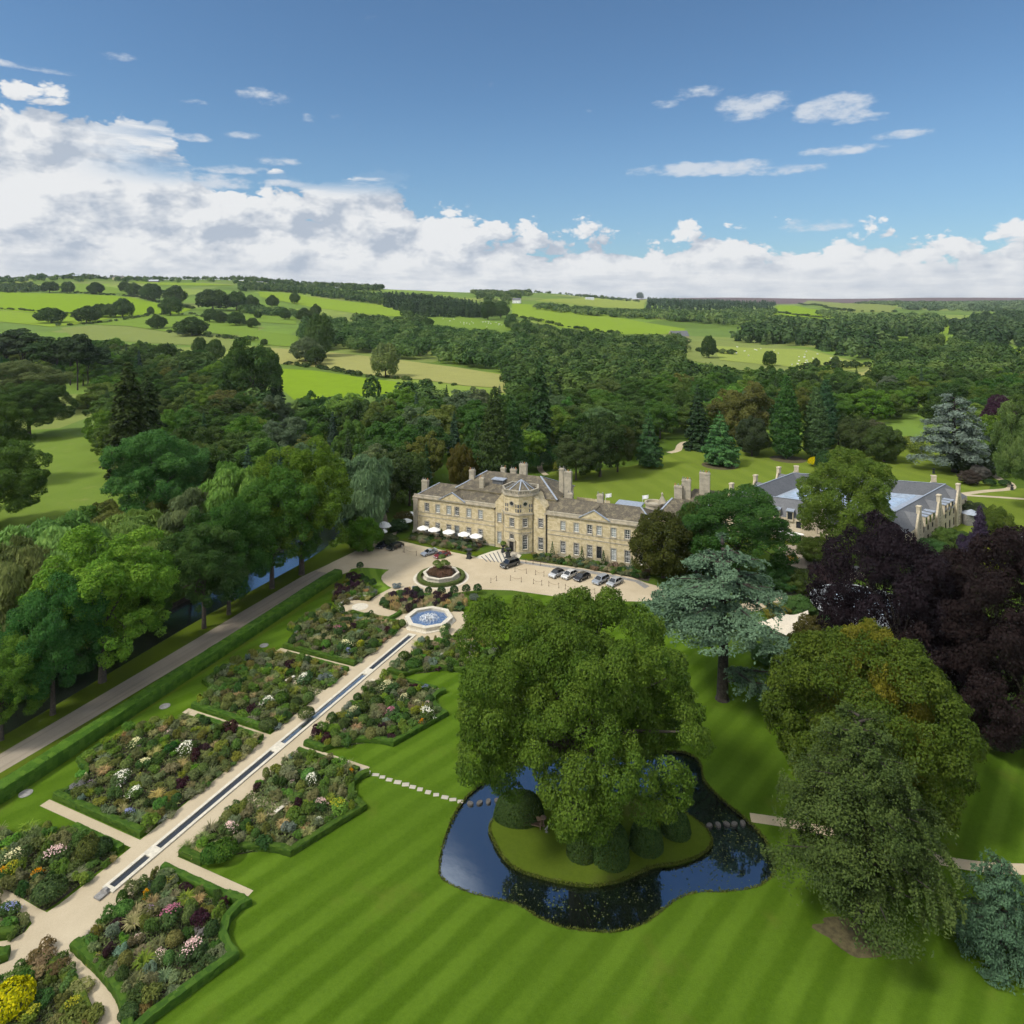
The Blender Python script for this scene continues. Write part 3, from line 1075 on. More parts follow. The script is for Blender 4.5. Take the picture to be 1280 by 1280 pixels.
def plant_mound(seed, r, h, n, L, lobes=9):
    rng = np.random.default_rng(seed)
    lb = []
    for i in range(lobes):
        a, q = rng.uniform(0, 6.28), r * math.sqrt(rng.random()) * 0.7
        s = r * rng.uniform(.28, .5)
        lb.append((q * math.cos(a), q * math.sin(a), h * rng.uniform(.3, .75), s, s, s * h / r * rng.uniform(.7, 1.1)))
    V, T = shell(rng, lb, n, L, L * .55, jit=.7, ctr=np.array([0, 0, 0]))
    return quads_mesh('shrub', V, T, M['leaf'])


def plant_tuft(seed, r, h, n, wd=0.05):
    """arching grass blades"""
    rng = np.random.default_rng(seed)
    V, T = [], []
    for i in range(n):
        a = rng.uniform(0, 6.28)
        o = Vector((math.cos(a), math.sin(a), 0))
        sd_ = Vector((-o.y, o.x, 0)) * wd
        L = rng.uniform(.5, 1.1)
        p0 = o * r * .15 * rng.random()
        p1 = p0 + o * r * .4 * L + Vector((0, 0, h * .75 * L))
        p2 = p0 + o * r * 1.0 * L + Vector((0, 0, h * rng.uniform(.4, 1.0) * L))
        V.append([p0 - sd_, p0 + sd_, p1 + sd_, p1 - sd_])
        V.append([p1 - sd_, p1 + sd_, p2 + sd_ * .2, p2 - sd_ * .2])
        t = rng.random()
        T += [t, t]
    return quads_mesh('grass', np.array([[tuple(q) for q in v] for v in V]), T, M['leaf'])


def plant_plumes(seed, r, h, n):
    """tall stems with feathery heads"""
    rng = np.random.default_rng(seed)
    V, T = [], []
    for i in range(n):
        a, q = rng.uniform(0, 6.28), r * math.sqrt(rng.random())
        p = np.array([q * math.cos(a), q * math.sin(a), 0])
        hh = h * rng.uniform(.65, 1.1)
        tip = p + np.array([rng.normal() * .12, rng.normal() * .12, hh])
        sdv = np.array([math.cos(a + 1.57), math.sin(a + 1.57), 0]) * .03
        mid = p + (tip - p) * .6
        V.append([p - sdv * 2, p + sdv * 2, mid + sdv, mid - sdv])
        V.append([mid, (mid + tip) / 2 + sdv * 3, tip, (mid + tip) / 2 - sdv * 3])
        t = rng.random()
        T += [t * .6, .5 + t * .5]
    return quads_mesh('plumes', np.array(V), T, M['leaf'])


def petals(seed, r, h, n, L, top=0.5):
    rng = np.random.default_rng(seed)
    cl = rng.normal(size=(9, 2)) * r * 0.5
    i = rng.integers(0, 9, n)
    xy = cl[i] + rng.normal(size=(n, 2)) * r * .2
    rr = np.minimum(1, np.hypot(xy[:, 0], xy[:, 1]) / r)
    z = h * (top + (1.02 - top) * np.sqrt(np.maximum(0, 1 - rr ** 2))) + rng.normal(size=n) * .06
    c = np.stack([xy[:, 0], xy[:, 1], z], 1)
    V = rhombs(rng, c, np.array([0, 0, 1.]) + .5 * rng.normal(size=(n, 3)), L * rng.uniform(.7, 1.3, n), L * .8)
    return quads_mesh('blossoms', V, rng.random(n), M['petal'])


BALL = [plant_ball(60 + i, 1, 1.5, 1300, .19) for i in range(2)]
CONE = plant_ball(64, .55, 2.4, 900, .13)
MOUND = [plant_mound(70 + i, 1, 1.1, 750, .2, 7 + i) for i in range(4)]
TUFT = [plant_tuft(80 + i, 1, 1.0, 130) for i in range(2)]
PLUME = [plant_plumes(84 + i, .8, 1.5, 110) for i in range(2)]
PETAL = [petals(90 + i, .9, 1.12, 170, .12) for i in range(3)]
SPRIG = [petals(94 + i, .9, 1.2, 80, .09, .2) for i in range(2)]


def hedge(name, path, width, h, label, col, side=1, closed=False, cat='hedge', step=0.5, group=None, leaf=0.13, dens=26):
    """clipped hedge: path = outer foot, thickness to the left (side=1) or right"""
    rng = np.random.default_rng(abs(hash(label)) % 9999 if False else len(label) * 7 + len(path))
    pts = [np.array(p, float) for p in path]
    if closed:
        pts.append(pts[0])
    rs = [pts[0]]
    for a, b in zip(pts, pts[1:]):
        k = max(1, int(round(np.linalg.norm(b - a) / step)))
        rs += [a + (b - a) * (i + 1) / k for i in range(k)]
    P_ = np.array(rs)
    seg = np.diff(P_, axis=0)
    seg = seg / np.maximum(np.linalg.norm(seg, axis=1, keepdims=True), 1e-9)
    nl = np.stack([-seg[:, 1], seg[:, 0]], 1) * side
    nv = np.zeros_like(P_)
    for i in range(len(P_)):
        a = nl[max(i - 1, 0)] if not (closed and i == 0) else nl[-1]
        b = nl[min(i, len(nl) - 1)] if not (closed and i == len(P_) - 1) else nl[0]
        m_ = a + b
        m_ = m_ / max(np.linalg.norm(m_), 1e-6)
        nv[i] = m_ / max(0.5, float(m_ @ b))
    prof = [(0, 0.0), (-.02, h * .35), (0, h * .72), (.05, h * .96), (.16, h), (.5, h * 1.02), (.84, h), (.95, h * .96), (1.0, h * .72), (1.02, h * .35), (1, 0)]
    rows = []
    for i, p in enumerate(P_):
        rows.append([(*(p + nv[i] * a * width + rng.normal(size=2) * .025), z + rng.normal() * .02 * (z > .1)) for a, z in prof])
    V, T = [], []
    rows = np.array(rows)
    for i in range(len(rows) - 1):
        for j in range(len(prof) - 1):
            V.append([rows[i, j], rows[i + 1, j], rows[i + 1, j + 1], rows[i, j + 1]])
            T.append(rng.random() * .6 + .2)
    if not closed:
        for r_, in ((rows[0],), (rows[-1],)):
            for j in range(5):
                V.append([r_[j], r_[j + 1], r_[9 - j], r_[10 - j]])
                T.append(rng.random())
    V = np.array(V)
    # a fuzz of leaves over it
    per = max(1, int(dens * step * 0.35 * (2 * h + width) / 9))
    n = len(V) * per
    q = np.repeat(np.arange(len(V)), per)
    a, b = rng.random((n, 1)), rng.random((n, 1))
    c = V[q, 0] * (1 - a) * (1 - b) + V[q, 1] * a * (1 - b) + V[q, 2] * a * b + V[q, 3] * (1 - a) * b
    nr = unit(np.cross(V[q, 1] - V[q, 0], V[q, 3] - V[q, 0]))
    c = c + rng.normal(size=(n, 3)) * .02
    L = rhombs(rng, c, nr + .7 * rng.normal(size=(n, 3)), leaf * rng.uniform(.7, 1.3, n), leaf * .6)
    me = quads_mesh(name, np.concatenate([V, L]), np.concatenate([T, rng.random(n)]), M['clip'])
    o = ob_of(name, me, color=col)
    return tag(o, label, cat, group)

# ------------------------------------------------------------------ ground, water, lawns, paths
Z8 = lambda pts: [P(500 + x / 2.56, 700 + y / 2.56) for x, y in pts]
pond_out = spline(Z8([(125, 1000), (133, 920), (165, 830), (200, 770), (250, 722), (310, 680), (380, 645), (480, 625), (600, 615), (720, 610), (830, 610), (900, 612), (945, 630), (966, 660), (972, 700), (1010, 745), (1060, 790), (1110, 830), (1160, 880), (1190, 935), (1201, 990), (1180, 1025), (1130, 1050), (1040, 1062), (950, 1065), (885, 1088), (830, 1130), (780, 1165), (700, 1190), (620, 1190), (530, 1178), (450, 1150), (380, 1106), (300, 1085), (215, 1062), (150, 1032)]), 4)
pond_in = spline(Z8([(289, 855), (299, 890), (318, 928), (345, 965), (385, 992), (445, 1012), (520, 1030), (600, 1040), (690, 1028), (760, 1000), (815, 978), (880, 970), (940, 952), (978, 930), (996, 902), (985, 870), (955, 840), (905, 805), (850, 780), (760, 755), (640, 742), (520, 742), (420, 752), (360, 772), (315, 808)]), 4)
river_near = [(-36.5, -130), (-38.5, -85), (-40.2, -56), (-41.6, -41), (-43.6, -22), (-44.6, -3), (-45.2, 14), (-48, 30), (-56, 48), (-70, 66)]
river_far = [(-84, 60), (-70, 40), (-60, 26), (-57, 10), (-56, -8), (-54.5, -25), (-53, -45), (-52, -60), (-50, -90), (-48, -130)]
river_poly = spline(river_near, 3, False) + spline(river_far, 3, False)
near = [cam2w(-1300, 330), cam2w(1300, 330), cam2w(1300, -500), cam2w(-1300, -500)]
sheet('ground', near, 0.0, M['rough'], [pond_out, river_poly])
# pond: banks, bed, water, island
def bank(name, loop, z0, z1, mat):
    bm = bmesh.new()
    n = len(loop)
    for i in range(n):
        a, b = loop[i], loop[(i + 1) % n]
        bm.faces.new([bm.verts.new(p) for p in ((*a, z0), (*b, z0), (*b, z1), (*a, z1))])
    o = ob_of(name, mesh_of(name, bm, mat))
    tag(o, kind='structure')


bank('pond_bank', pond_out, 0.028, -1.4, M['soil'])
bank('river_bank', river_poly, 0.0, -2.2, M['soil'])
grow = lambda l, f: [(sum(p[0] for p in l) / len(l) * (1 - f) + q[0] * f, sum(p[1] for p in l) / len(l) * (1 - f) + q[1] * f) for q in l]
sheet('pond_water', grow(pond_out, 1.01), -0.28, M['pond'])
sheet('pond_bed', grow(pond_out, 1.01), -1.35, M['soil'])
sheet('river_water', river_near + river_far, -1.1, M['river'])
sheet('island', pond_in, 0.10, M['island'], skirt=1.4)

# front lawn
lawn = [(-22.0, -128), (-25.3, -62), (-28.5, -25), (-30.2, 1), (-31, 9), (-20, 12), (-8, 14), (2, 13), (14, 20.6), (30, 25.6), (44, 22.5), (60, 12), (72, 9), (96, 6), (140, 4), (150, -60), (130, -119), (72, -119.5)]
sheet('front_lawn', lawn, 0.012, M['lawn'], [pond_out])
# long verges by the drive
sheet('verge', [(-38.5, -85), (-40.2, -56), (-41.6, -41), (-43.6, -22), (-44.6, -3), (-45.2, 14), (-46, 24), (-42, 40), (-37.5, 28), (-38.8, 16), (-39.6, 8), (-38.6, -12), (-37.4, -32), (-36.5, -50), (-35.7, -70), (-35, -85)], 0.008, M['verge'])
sheet('verge', [(-31.4, -85), (-31.9, -50), (-32.7, -25), (-33.4, 0), (-33.2, 8), (-30.8, 15.0), (-28.8, 18), (-28.3, 0), (-26.7, -30), (-25.3, -62), (-24.5, -85)], 0.014, M['verge'])
# gravel drive and forecourt
drive_e = [(-31.4, -85), (-31.9, -50), (-32.7, -25), (-33.4, 0), (-33.2, 8), (-30.8, 15.0)]
drive_w = [(-35, -85), (-35.7, -70), (-36.5, -50), (-37.4, -32), (-38.6, -12), (-39.6, 8), (-38.8, 16)]
sheet('drive', drive_e + [(-30, 21)] + [(-38.2, 21)] + drive_w[::-1], 0.022, M['drive'])
c1 = lambda pts: [P(440 + x / 8, 680 + y / 8) for x, y in pts]      # zoom of the forecourt
fore_near = [(-32.2, 12.2), (-30.6, 15.6)] + c1([(0, 248), (70, 238), (150, 238), (250, 245), (372, 258), (330, 285), (297, 320), (292, 350), (315, 385), (360, 420), (410, 445), (450, 456)]) + c1([(595, 480), (700, 487), (850, 494), (1000, 492), (1150, 476), (1280, 455)]) + [P(640, 738), P(675, 743), P(712, 748), P(745, 751), P(800, 752), P(840, 748)]
fore_far = [P(830, 735), P(806, 728), P(790, 722), P(765, 717), P(720, 709), P(682, 704), P(640, 698), P(602, 697.5), P(594, 696), P(560, 689), P(530, 683), P(502, 676.5), P(492, 676), P(497, 664), P(478, 671), P(455, 684), P(440, 691), P(415, 703), P(395, 714)]
sheet('forecourt', fore_near + fore_far, 0.026, M['gravel'])
# wedge of striped grass beside the forecourt, and the strip in front of the hedge
sheet('curved_lawn', [(-30.2, 12.0)] + c1([(-10, 252), (70, 240), (150, 240), (250, 247), (370, 259), (328, 285), (295, 320), (290, 350), (313, 386), (358, 422), (408, 447), (440, 458), (380, 490), (300, 510), (230, 545), (100, 560)]) + [(-24, 6)], 0.030, M['ringlawn'])
# garden paths
path_main = [(-3.6, -6.5), (-3.3, -63), (-3.3, -72.2), (2.8, -75.5), (2.9, -63), (3.1, -7)]
sheet('garden_path', path_main, 0.034, M['gravel'])
cross = lambda t0, t1, s0, s1: sheet('garden_path', [(s0, t0), (s1, t0), (s1, t1), (s0, t1)], 0.036, M['gravel'])
for tc in (-21.1, -42.0, -63.9):
    cross(tc - .62, tc + .62, -20.3, -3.2)
    cross(tc - .62, tc + .62, 2.8, 14.6)
FC = (-0.2, 0.0)
circ = lambda c, r, n=48, a0=0, a1=6.2832: [(c[0] + r * math.cos(a0 + (a1 - a0) * i / n), c[1] + r * math.sin(a0 + (a1 - a0) * i / n)) for i in range(n)]
sheet('garden_path', circ(FC, 8.0), 0.038, M['gravel'])
# seat circle on the left of the fountain and the walk up to the forecourt
SEAT = P(450, 758.6)
sheet('garden_path', circ(SEAT, 4.9), 0.040, M['gravel'])
sheet('garden_path', [P(470, 769), P(492, 763.5), P(497, 756), P(476, 757)] + [P(474, 753), P(482, 747), P(505, 733), P(520, 726), P(497, 731), P(470, 745), P(452, 752), P(450, 763)], 0.042, M['gravel'])
sheet('garden_path', [P(487, 771), P(512, 775), P(522, 766), P(500, 762), P(490, 757), P(474, 758), P(466, 768)], 0.043, M['gravel'])
bmx = bmesh.new()
ring(bmx, *SEAT, [(1.75, .044), (1.75, .06)], 40)
for i in range(12):
    a = i * math.pi / 6
    obox(bmx, (SEAT[0] + 1.1 * math.cos(a), SEAT[1] + 1.1 * math.sin(a)), (math.cos(a), math.sin(a)), .9, .16, .058, .068)
tag(obj('paving_disc', bmx, M['stone']), kind='structure')
# curved gravel walks at the near end
c6 = lambda pts: [P(x / 6.4, 1100 + y / 6.4) for x, y in pts]
sheet('garden_path', c6([(830, 70), (700, 20), (560, 130), (470, 200), (375, 262), (300, 225), (200, 165), (100, 105), (-40, 40), (-40, 200), (60, 190), (140, 240), (235, 310), (255, 350), (200, 420), (100, 480), (-40, 500), (-40, 720), (60, 640), (110, 600), (320, 600), (430, 630), (520, 690), (600, 770), (680, 880), (735, 1000), (762, 1200), (970, 1200), (960, 1050), (930, 940), (880, 850), (800, 740), (700, 660), (610, 600), (557, 560), (630, 480), (760, 350), (920, 240), (980, 130)]), 0.044, M['gravel'])
sheet('garden_path', c6([(110, 600), (-40, 700), (-40, 900), (30, 830), (120, 760), (230, 690), (250, 640), (330, 600)]), 0.0455, M['gravel'])
# path on the far side of the pond, rear paths
def ribbon(name, pts, w, z, mat):
    p = np.array(spline(pts, 6, False))
    d = np.gradient(p, axis=0)
    d = d / np.linalg.norm(d, axis=1, keepdims=True)
    n = np.stack([-d[:, 1], d[:, 0]], 1) * w / 2
    return sheet(name, [tuple(q) for q in p + n] + [tuple(q) for q in (p - n)[::-1]], z, mat)


ribbon('garden_path', [P(938, 1022), P(990, 1030), P(1050, 1043), P(1110, 1059), P(1170, 1074), P(1222, 1083), P(1290, 1087), P(1400, 1085), P(1560, 1060), P(1800, 1000)], 1.6, 0.03, M['gravel'])
ribbon('garden_path', [P(1200, 618), P(1232, 614), P(1262, 611), P(1262, 604), P(1248, 598), P(1241, 590)], 2.6, 0.03, M['gravel'])
ribbon('garden_path', [P(1200, 618.6), P(1240, 621), P(1290, 624.5)], 2.2, 0.033, M['gravel'])
ribbon('garden_path', [P(683, 594), P(676, 588), P(675, 581), P(682, 576)], 2.2, 0.03, M['gravel'])
ribbon('garden_path', [P(836, 566), P(847, 563), P(850, 557), P(856, 553), P(866, 553)], 3.0, 0.03, M['gravel'])
# rear lawn and meadow
sheet('rear_lawn', [P(690, 588), P(720, 590), P(790, 582), P(835, 568), P(870, 556), P(940, 548), P(1000, 540), P(1060, 545), P(1090, 548), P(1120, 540), P(1155, 541), P(1200, 585), P(1240, 604), P(1236, 612), P(1290, 610), P(1290, 690), P(1000, 680), P(780, 690), P(690, 660), P(670, 610)], 0.016, M['rear'])
sheet('meadow', [P(-60, 720), P(-60, 488), P(20, 478), P(70, 470), P(130, 492), P(150, 560), P(150, 660), P(90, 730)], 0.02, M['meadow'])
# gravel and setts by the annex, right of the hall
ribbon('service_road', [P(905, 762), P(950, 757), P(985, 747), P(1015, 736), P(1045, 726), P(1075, 716)], 4.0, 0.03, M['gravel'])
ribbon('setts', [P(935, 752), P(975, 743), P(1010, 732), P(1040, 722), P(1075, 709)], 2.2, 0.036, M['greystone'])
sheet('yard', [P(975, 680), P(1020, 684), P(1045, 705), P(1000, 712), P(970, 700)], 0.03, M['drive'])
sheet('stone_chippings', [P(650, 701.5), P(686, 706.5), P(730, 712), P(775, 720.5), P(800, 726), P(812, 733), P(806, 736), P(794, 727.5), P(770, 722.5), P(720, 714), P(684, 709.0), P(650, 704)], 0.034, M['greystone'])
# soil and strip of lawn in front of the hall
sheet('terrace_lawn', [P(500, 675), P(560, 688.5), P(596, 695), P(606, 690.5), P(590, 688), P(553, 681), P(512, 671)], 0.028, M['verge'])
sheet('terrace_lawn', [P(650, 697), P(700, 706), P(760, 714.5), P(797, 720.5), P(806, 717), P(770, 711), P(700, 700), P(660, 692)], 0.028, M['verge'])
sheet('bed_soil', [(-30.6, 43.6), (-8.6, 43.9), (-9.4, 36.5), (-17, 37.2), (-32, 38.4)], 0.024, M['soil'])
sheet('bed_soil', [(5.4, 43.2), (36, 44.6), (37, 37.8), (6.5, 38.8)], 0.024, M['soil'])

# far land beyond the valley floor
def land():
    us = np.concatenate([np.linspace(-3.9, -0.9, 16), np.linspace(-0.88, 0.88, 120), np.linspace(0.9, 3.9, 16)])
    ds = np.concatenate([[330], np.geomspace(345, 9400, 110)])
    bm = bmesh.new()
    g = []
    for d in ds:
        row = []
        zz = ter(us, np.full_like(us, d))
        for u, z in zip(us, zz):
            s, t = cam2w(u * d, d)
            row.append(bm.verts.new((s, t, z - (0.02 if d == 330 else 0))))
        g.append(row)
    for a, b in zip(g, g[1:]):
        for i in range(len(us) - 1):
            bm.faces.new((a[i], a[i + 1], b[i + 1], b[i]))
    m, k, b_, o = material('hill_pasture')
    co = k.n('ShaderNodeTexCoord').outputs['Object']
    vo = k.n('ShaderNodeTexVoronoi', feature='F1')
    vo.inputs['Scale'].default_value = 0.006
    k.t.links.new(co, vo.inputs['Vector'])
    sp = k.n('ShaderNodeSeparateColor')
    k.t.links.new(vo.outputs['Color'], sp.inputs[0])
    col = k.ramp(sp.outputs[0], [(0, (0.10, 0.16, 0.025)), (0.35, (0.16, 0.25, 0.035)), (0.6, (0.13, 0.20, 0.04)), (0.8, (0.24, 0.27, 0.07)), (1, (0.20, 0.31, 0.03))])
    n = k.noise(co, 0.02, 5, 0.6)
    col = k.mix(k.m('MULTIPLY', k.step(n, 0.4, 0.7), 0.35), col, (0.09, 0.13, 0.03))
    # heather moor on the far heights
    sx = k.n('ShaderNodeSeparateXYZ')
    k.t.links.new(co, sx.inputs[0])
    dx, dy = k.m('SUBTRACT', sx.outputs[0], CS), k.m('SUBTRACT', sx.outputs[1], CT)
    dist = k.m('SQRT', k.m('ADD', k.m('MULTIPLY', dx, dx), k.m('MULTIPLY', dy, dy)))
    moor = k.mix(k.noise(co, 0.004, 5, .6), (0.12, 0.068, 0.078), (0.13, 0.095, 0.075))
    col = k.mix(k.step(dist, 4300, 5200), col, moor)
    k.put(b_.inputs['Base Color'], col)
    b_.inputs['Roughness'].default_value = 0.95
    b_.inputs['Specular IOR Level'].default_value = 0.1
    me = mesh_of('hills', bm, m, True)
    tag(ob_of('hills', me), kind='structure')


land()


OPEN = []


def field(pts, col, col2=None, lift=0.5, name='field', step=14):
    """a field that lies on the hillside; outline in photo pixels"""
    OPEN.append(pts)
    w = [PT(*p) for p in pts]
    uv = [w2cam(a[0], a[1]) for a in w]
    uv = [(x / d, math.log(d)) for x, d in uv]
    n = 56
    u0, u1 = min(p[0] for p in uv), max(p[0] for p in uv)
    l0, l1 = min(p[1] for p in uv), max(p[1] for p in uv)
    from mathutils.geometry import delaunay_2d_cdt
    pt = []
    m_ = len(uv)
    for i in range(m_):
        a, b = uv[i], uv[(i + 1) % m_]
        for q in range(6):
            pt.append(Vector((a[0] + (b[0] - a[0]) * q / 6, (a[1] + (b[1] - a[1]) * q / 6))))
    nb = len(pt)
    edges = [(i, (i + 1) % nb) for i in range(nb)]
    for i in range(1, n):
        for j in range(1, 18):
            x, y = u0 + (u1 - u0) * i / n, l0 + (l1 - l0) * j / 18
            if inside([(p.x, p.y) for p in pt[:nb]], x, y):
                pt.append(Vector((x, y)))
    vs, es, fs, *_ = delaunay_2d_cdt(pt, edges, [], 1, 1e-7)
    bm = bmesh.new()
    bv = []
    for v in vs:
        d = math.exp(v.y)
        s, t = cam2w(v.x * d, d)
        bv.append(bm.verts.new((s, t, float(ter(v.x, d)) + lift * (0.4 + d / 1500))))
    for f in fs:
        try:
            bm.faces.new([bv[i] for i in f])
        except ValueError:
            pass
    bmesh.ops.recalc_face_normals(bm, faces=bm.faces)
    for f in bm.faces:
        if f.normal.z < 0:
            f.normal_flip()
    key = 'field%s' % (col,)
    if key not in M:
        M[key] = grass_mat(key, tuple(c * 0.82 for c in col), tuple(c * 1.15 for c in col), patch=0.55, patch_col=col2 or tuple(c * 0.8 for c in col))
    me = bpy.data.meshes.new(name)
    bm.to_mesh(me)
    bm.free()
    me.materials.append(M[key])
    tag(ob_of(name, me), kind='structure')


BRI, LIM, PAL, DRY, MID, OLV = (0.195, 0.295, 0.022), (0.21, 0.30, 0.035), (0.26, 0.31, 0.07), (0.30, 0.30, 0.10), (0.16, 0.24, 0.04), (0.20, 0.24, 0.07)  # field greens, lightened in colour in place of direct sun on the hills
zl = lambda pts: [(x / 2, 320 + y / 2) for x, y in pts]
zr = lambda pts: [(640 + x / 2, 320 + y / 2) for x, y in pts]
ze = lambda pts: [(300 + x / 3.556, 340 + y / 3.556) for x, y in pts]
zt_ = lambda pts: [(x / 4, 320 + y / 4) for x, y in pts]
field(zt_([(-300, 178), (0, 182), (280, 190), (560, 200), (660, 210), (800, 240), (960, 268), (900, 290), (740, 292), (560, 310), (330, 300), (0, 270), (-300, 265)]), BRI)
field(zt_([(-300, 268), (0, 274), (330, 302), (560, 312), (420, 340), (260, 356), (0, 330), (-300, 330)]), LIM)
field(zt_([(560, 316), (740, 296), (900, 294), (990, 300), (1290, 345), (1290, 405), (1040, 388), (820, 378), (640, 352), (460, 345)]), MID)
field(zt_([(300, 360), (460, 348), (640, 356), (830, 382), (1000, 400), (1180, 430), (1160, 470), (1000, 450), (800, 440), (560, 425), (380, 420)]), OLV)
field(zt_([(260, 140), (420, 140), (560, 158), (740, 178), (620, 190), (400, 184), (300, 176)]), MID)
field(zt_([(640, 128), (1000, 136), (1180, 150), (1000, 150), (760, 146)]), LIM)
field(ze([(0, 262), (80, 262), (260, 285), (250, 335), (150, 330), (0, 300)]), MID)
field(ze([(135, 340), (240, 345), (430, 362), (700, 392), (960, 425), (1190, 462), (1180, 520), (1000, 508), (800, 480), (660, 470), (480, 445), (300, 420), (180, 412), (140, 380)]), DRY)
field(ze([(185, 432), (330, 440), (520, 468), (720, 494), (780, 508), (700, 540), (480, 560), (240, 570), (180, 520)]), BRI)
field(ze([(80, 88), (240, 100), (440, 128), (640, 150), (760, 185), (700, 200), (520, 186), (330, 160), (180, 130), (90, 112)]), LIM)
field(ze([(760, 204), (1000, 204), (1230, 230), (1220, 262), (1000, 252), (840, 235)]), MID)
field(ze([(20, 180), (130, 186), (250, 205), (250, 235), (100, 225), (20, 215)]), MID)
field(zr([(0, 120), (120, 128), (320, 165), (430, 182), (440, 196), (280, 196), (120, 180), (0, 150)]), LIM)
field(zr([(190, 106), (340, 108), (330, 132), (230, 130), (60, 112)]), PAL)
field(zr([(424, 214), (520, 214), (560, 220), (740, 234), (900, 274), (880, 292), (700, 292), (560, 286), (440, 262)]), OLV)
field(zr([(500, 226), (740, 236), (890, 276), (860, 288), (660, 276), (520, 262)]), PAL, lift=0.8)
field(zr([(670, 124), (820, 144), (900, 150), (780, 158), (640, 146)]), BRI)
field(zr([(740, 112), (960, 128), (950, 142), (850, 142), (720, 122)]), OLV)
field(zr([(1085, 172), (1142, 168), (1140, 180), (1080, 196)]), LIM)
field(zr([(960, 212), (1090, 200), (1090, 214), (1075, 224)]), LIM)
field(zr([(1184, 238), (1250, 236), (1236, 250), (1200, 262)]), LIM)
field(zr([(1225, 233), (1300, 226), (1300, 250), (1270, 244)]), LIM)
field(zr([(860, 280), (950, 278), (950, 296), (870, 304)]), DRY)
field([(630, 480), (700, 487), (712, 492), (690, 500), (620, 490)], DRY)

# ------------------------------------------------------------------ buildings
def wall(bm, p, q, z0, z1, ops=(), depth=0.22, top=None, mat=0):
    """wall from p to q seen from its right-hand side, with openings (centre, width, bottom, top)"""
    p, q = Vector(p), Vector(q)
    L = (q - p).length
    u = (q - p) / L
    inn = Vector((-u.y, u.x))
    xs = sorted({0.0, L, *[o[0] - o[1] / 2 for o in ops], *[o[0] + o[1] / 2 for o in ops]})
    zs = sorted({z0, z1, *[o[2] for o in ops], *[o[3] for o in ops]})
    def pt(x, z, d=0.0):
        w = p + u * x + inn * d
        return bm.verts.new((w.x, w.y, z))
    for a, b in zip(xs, xs[1:]):
        for c, d in zip(zs, zs[1:]):
            mx, mz = (a + b) / 2, (c + d) / 2
            if any(abs(mx - o[0]) < o[1] / 2 and o[2] < mz < o[3] for o in ops):
                continue
            bm.faces.new((pt(a, c), pt(b, c), pt(b, d), pt(a, d))).material_index = mat
    for o in ops:
        a, b, c, d = o[0] - o[1] / 2, o[0] + o[1] / 2, o[2], o[3]
        for (x0, y0), (x1, y1) in (((a, c), (b, c)), ((b, c), (b, d)), ((b, d), (a, d)), ((a, d), (a, c))):
            bm.faces.new((pt(x0, y0), pt(x1, y1), pt(x1, y1, depth), pt(x0, y0, depth))).material_index = mat


WM = {}


def window_mesh(w, h, arch=False, bars=(2, 3), surround=True, dark=False):
    key = (round(w, 2), round(h, 2), arch, bars, surround, dark)
    if key in WM:
        return WM[key]
    bm = bmesh.new()
    f = 0.10
    y0, y1 = 0.10, 0.17
    box(bm, -w / 2, -w / 2 + f, y0, y1, 0, h)
    box(bm, w / 2 - f, w / 2, y0, y1, 0, h)
    box(bm, -w / 2 + f, w / 2 - f, y0, y1, 0, f)
    box(bm, -w / 2 + f, w / 2 - f, y0, y1, h - f, h)
    if bars[1] > 1:
        box(bm, -w / 2 + f, w / 2 - f, y0 + .01, y1 - .01, h * .5 - .05, h * .5 + .05)
    for i in range(1, bars[0]):
        x = -w / 2 + w * i / bars[0]
        box(bm, x - .025, x + .025, y0 + .02, y1 - .012, f, h - f)
    for j in range(1, bars[1]):
        z = h * j / bars[1]
        if abs(z - h * .5) > .12:
            box(bm, -w / 2 + f, w / 2 - f, y0 + .025, y1 - .015, z - .025, z + .025)
    fr = mesh_of('window', bm, M['black'] if dark else M['white'])
    bm = bmesh.new()
    box(bm, -w / 2 + .02, w / 2 - .02, 0.185, 0.2, 0.02, h - .02)
    pn = mesh_of('pane', bm, M['pane'])
    bm = bmesh.new()
    box(bm, -w / 2 + .02, w / 2 - .02, 0.186, 0.2, 0.02, h - .02)
    bl = mesh_of('pane', bm, M['blind'])
    bm = bmesh.new()
    a = 0.2
    box(bm, -w / 2 - a, -w / 2, -.06, .05, -.02, h + a)
    box(bm, w / 2, w / 2 + a, -.06, .05, -.02, h + a)
    box(bm, -w / 2, w / 2, -.057, .05, h, h + a)
    box(bm, -w / 2 - a - .06, w / 2 + a + .06, -.13, .06, -.2, -.02)
    if arch:      # stone spandrels that round the head
        for sgn in (-1, 1):
            n = 7
            r = w / 2
            pts = [(sgn * r, h - r)] + [(sgn * r * math.cos(t_), h - r + r * math.sin(t_)) for t_ in [math.pi / 2 * i / n for i in range(n + 1)]][1:] + [(sgn * r, h)]
            vs = [bm.verts.new((x, -.05, z)) for x, z in pts]
            vb = [bm.verts.new((x, .09, z)) for x, z in pts]
            bm.faces.new(vs)
            bm.faces.new(vb[::-1])
            for i in range(len(vs)):
                bm.faces.new((vs[i], vs[(i + 1) % len(vs)], vb[(i + 1) % len(vs)], vb[i]))
    su = mesh_of('surround', bm, M['trim'])
    WM[key] = (fr, pn, bl, su)
    return WM[key]


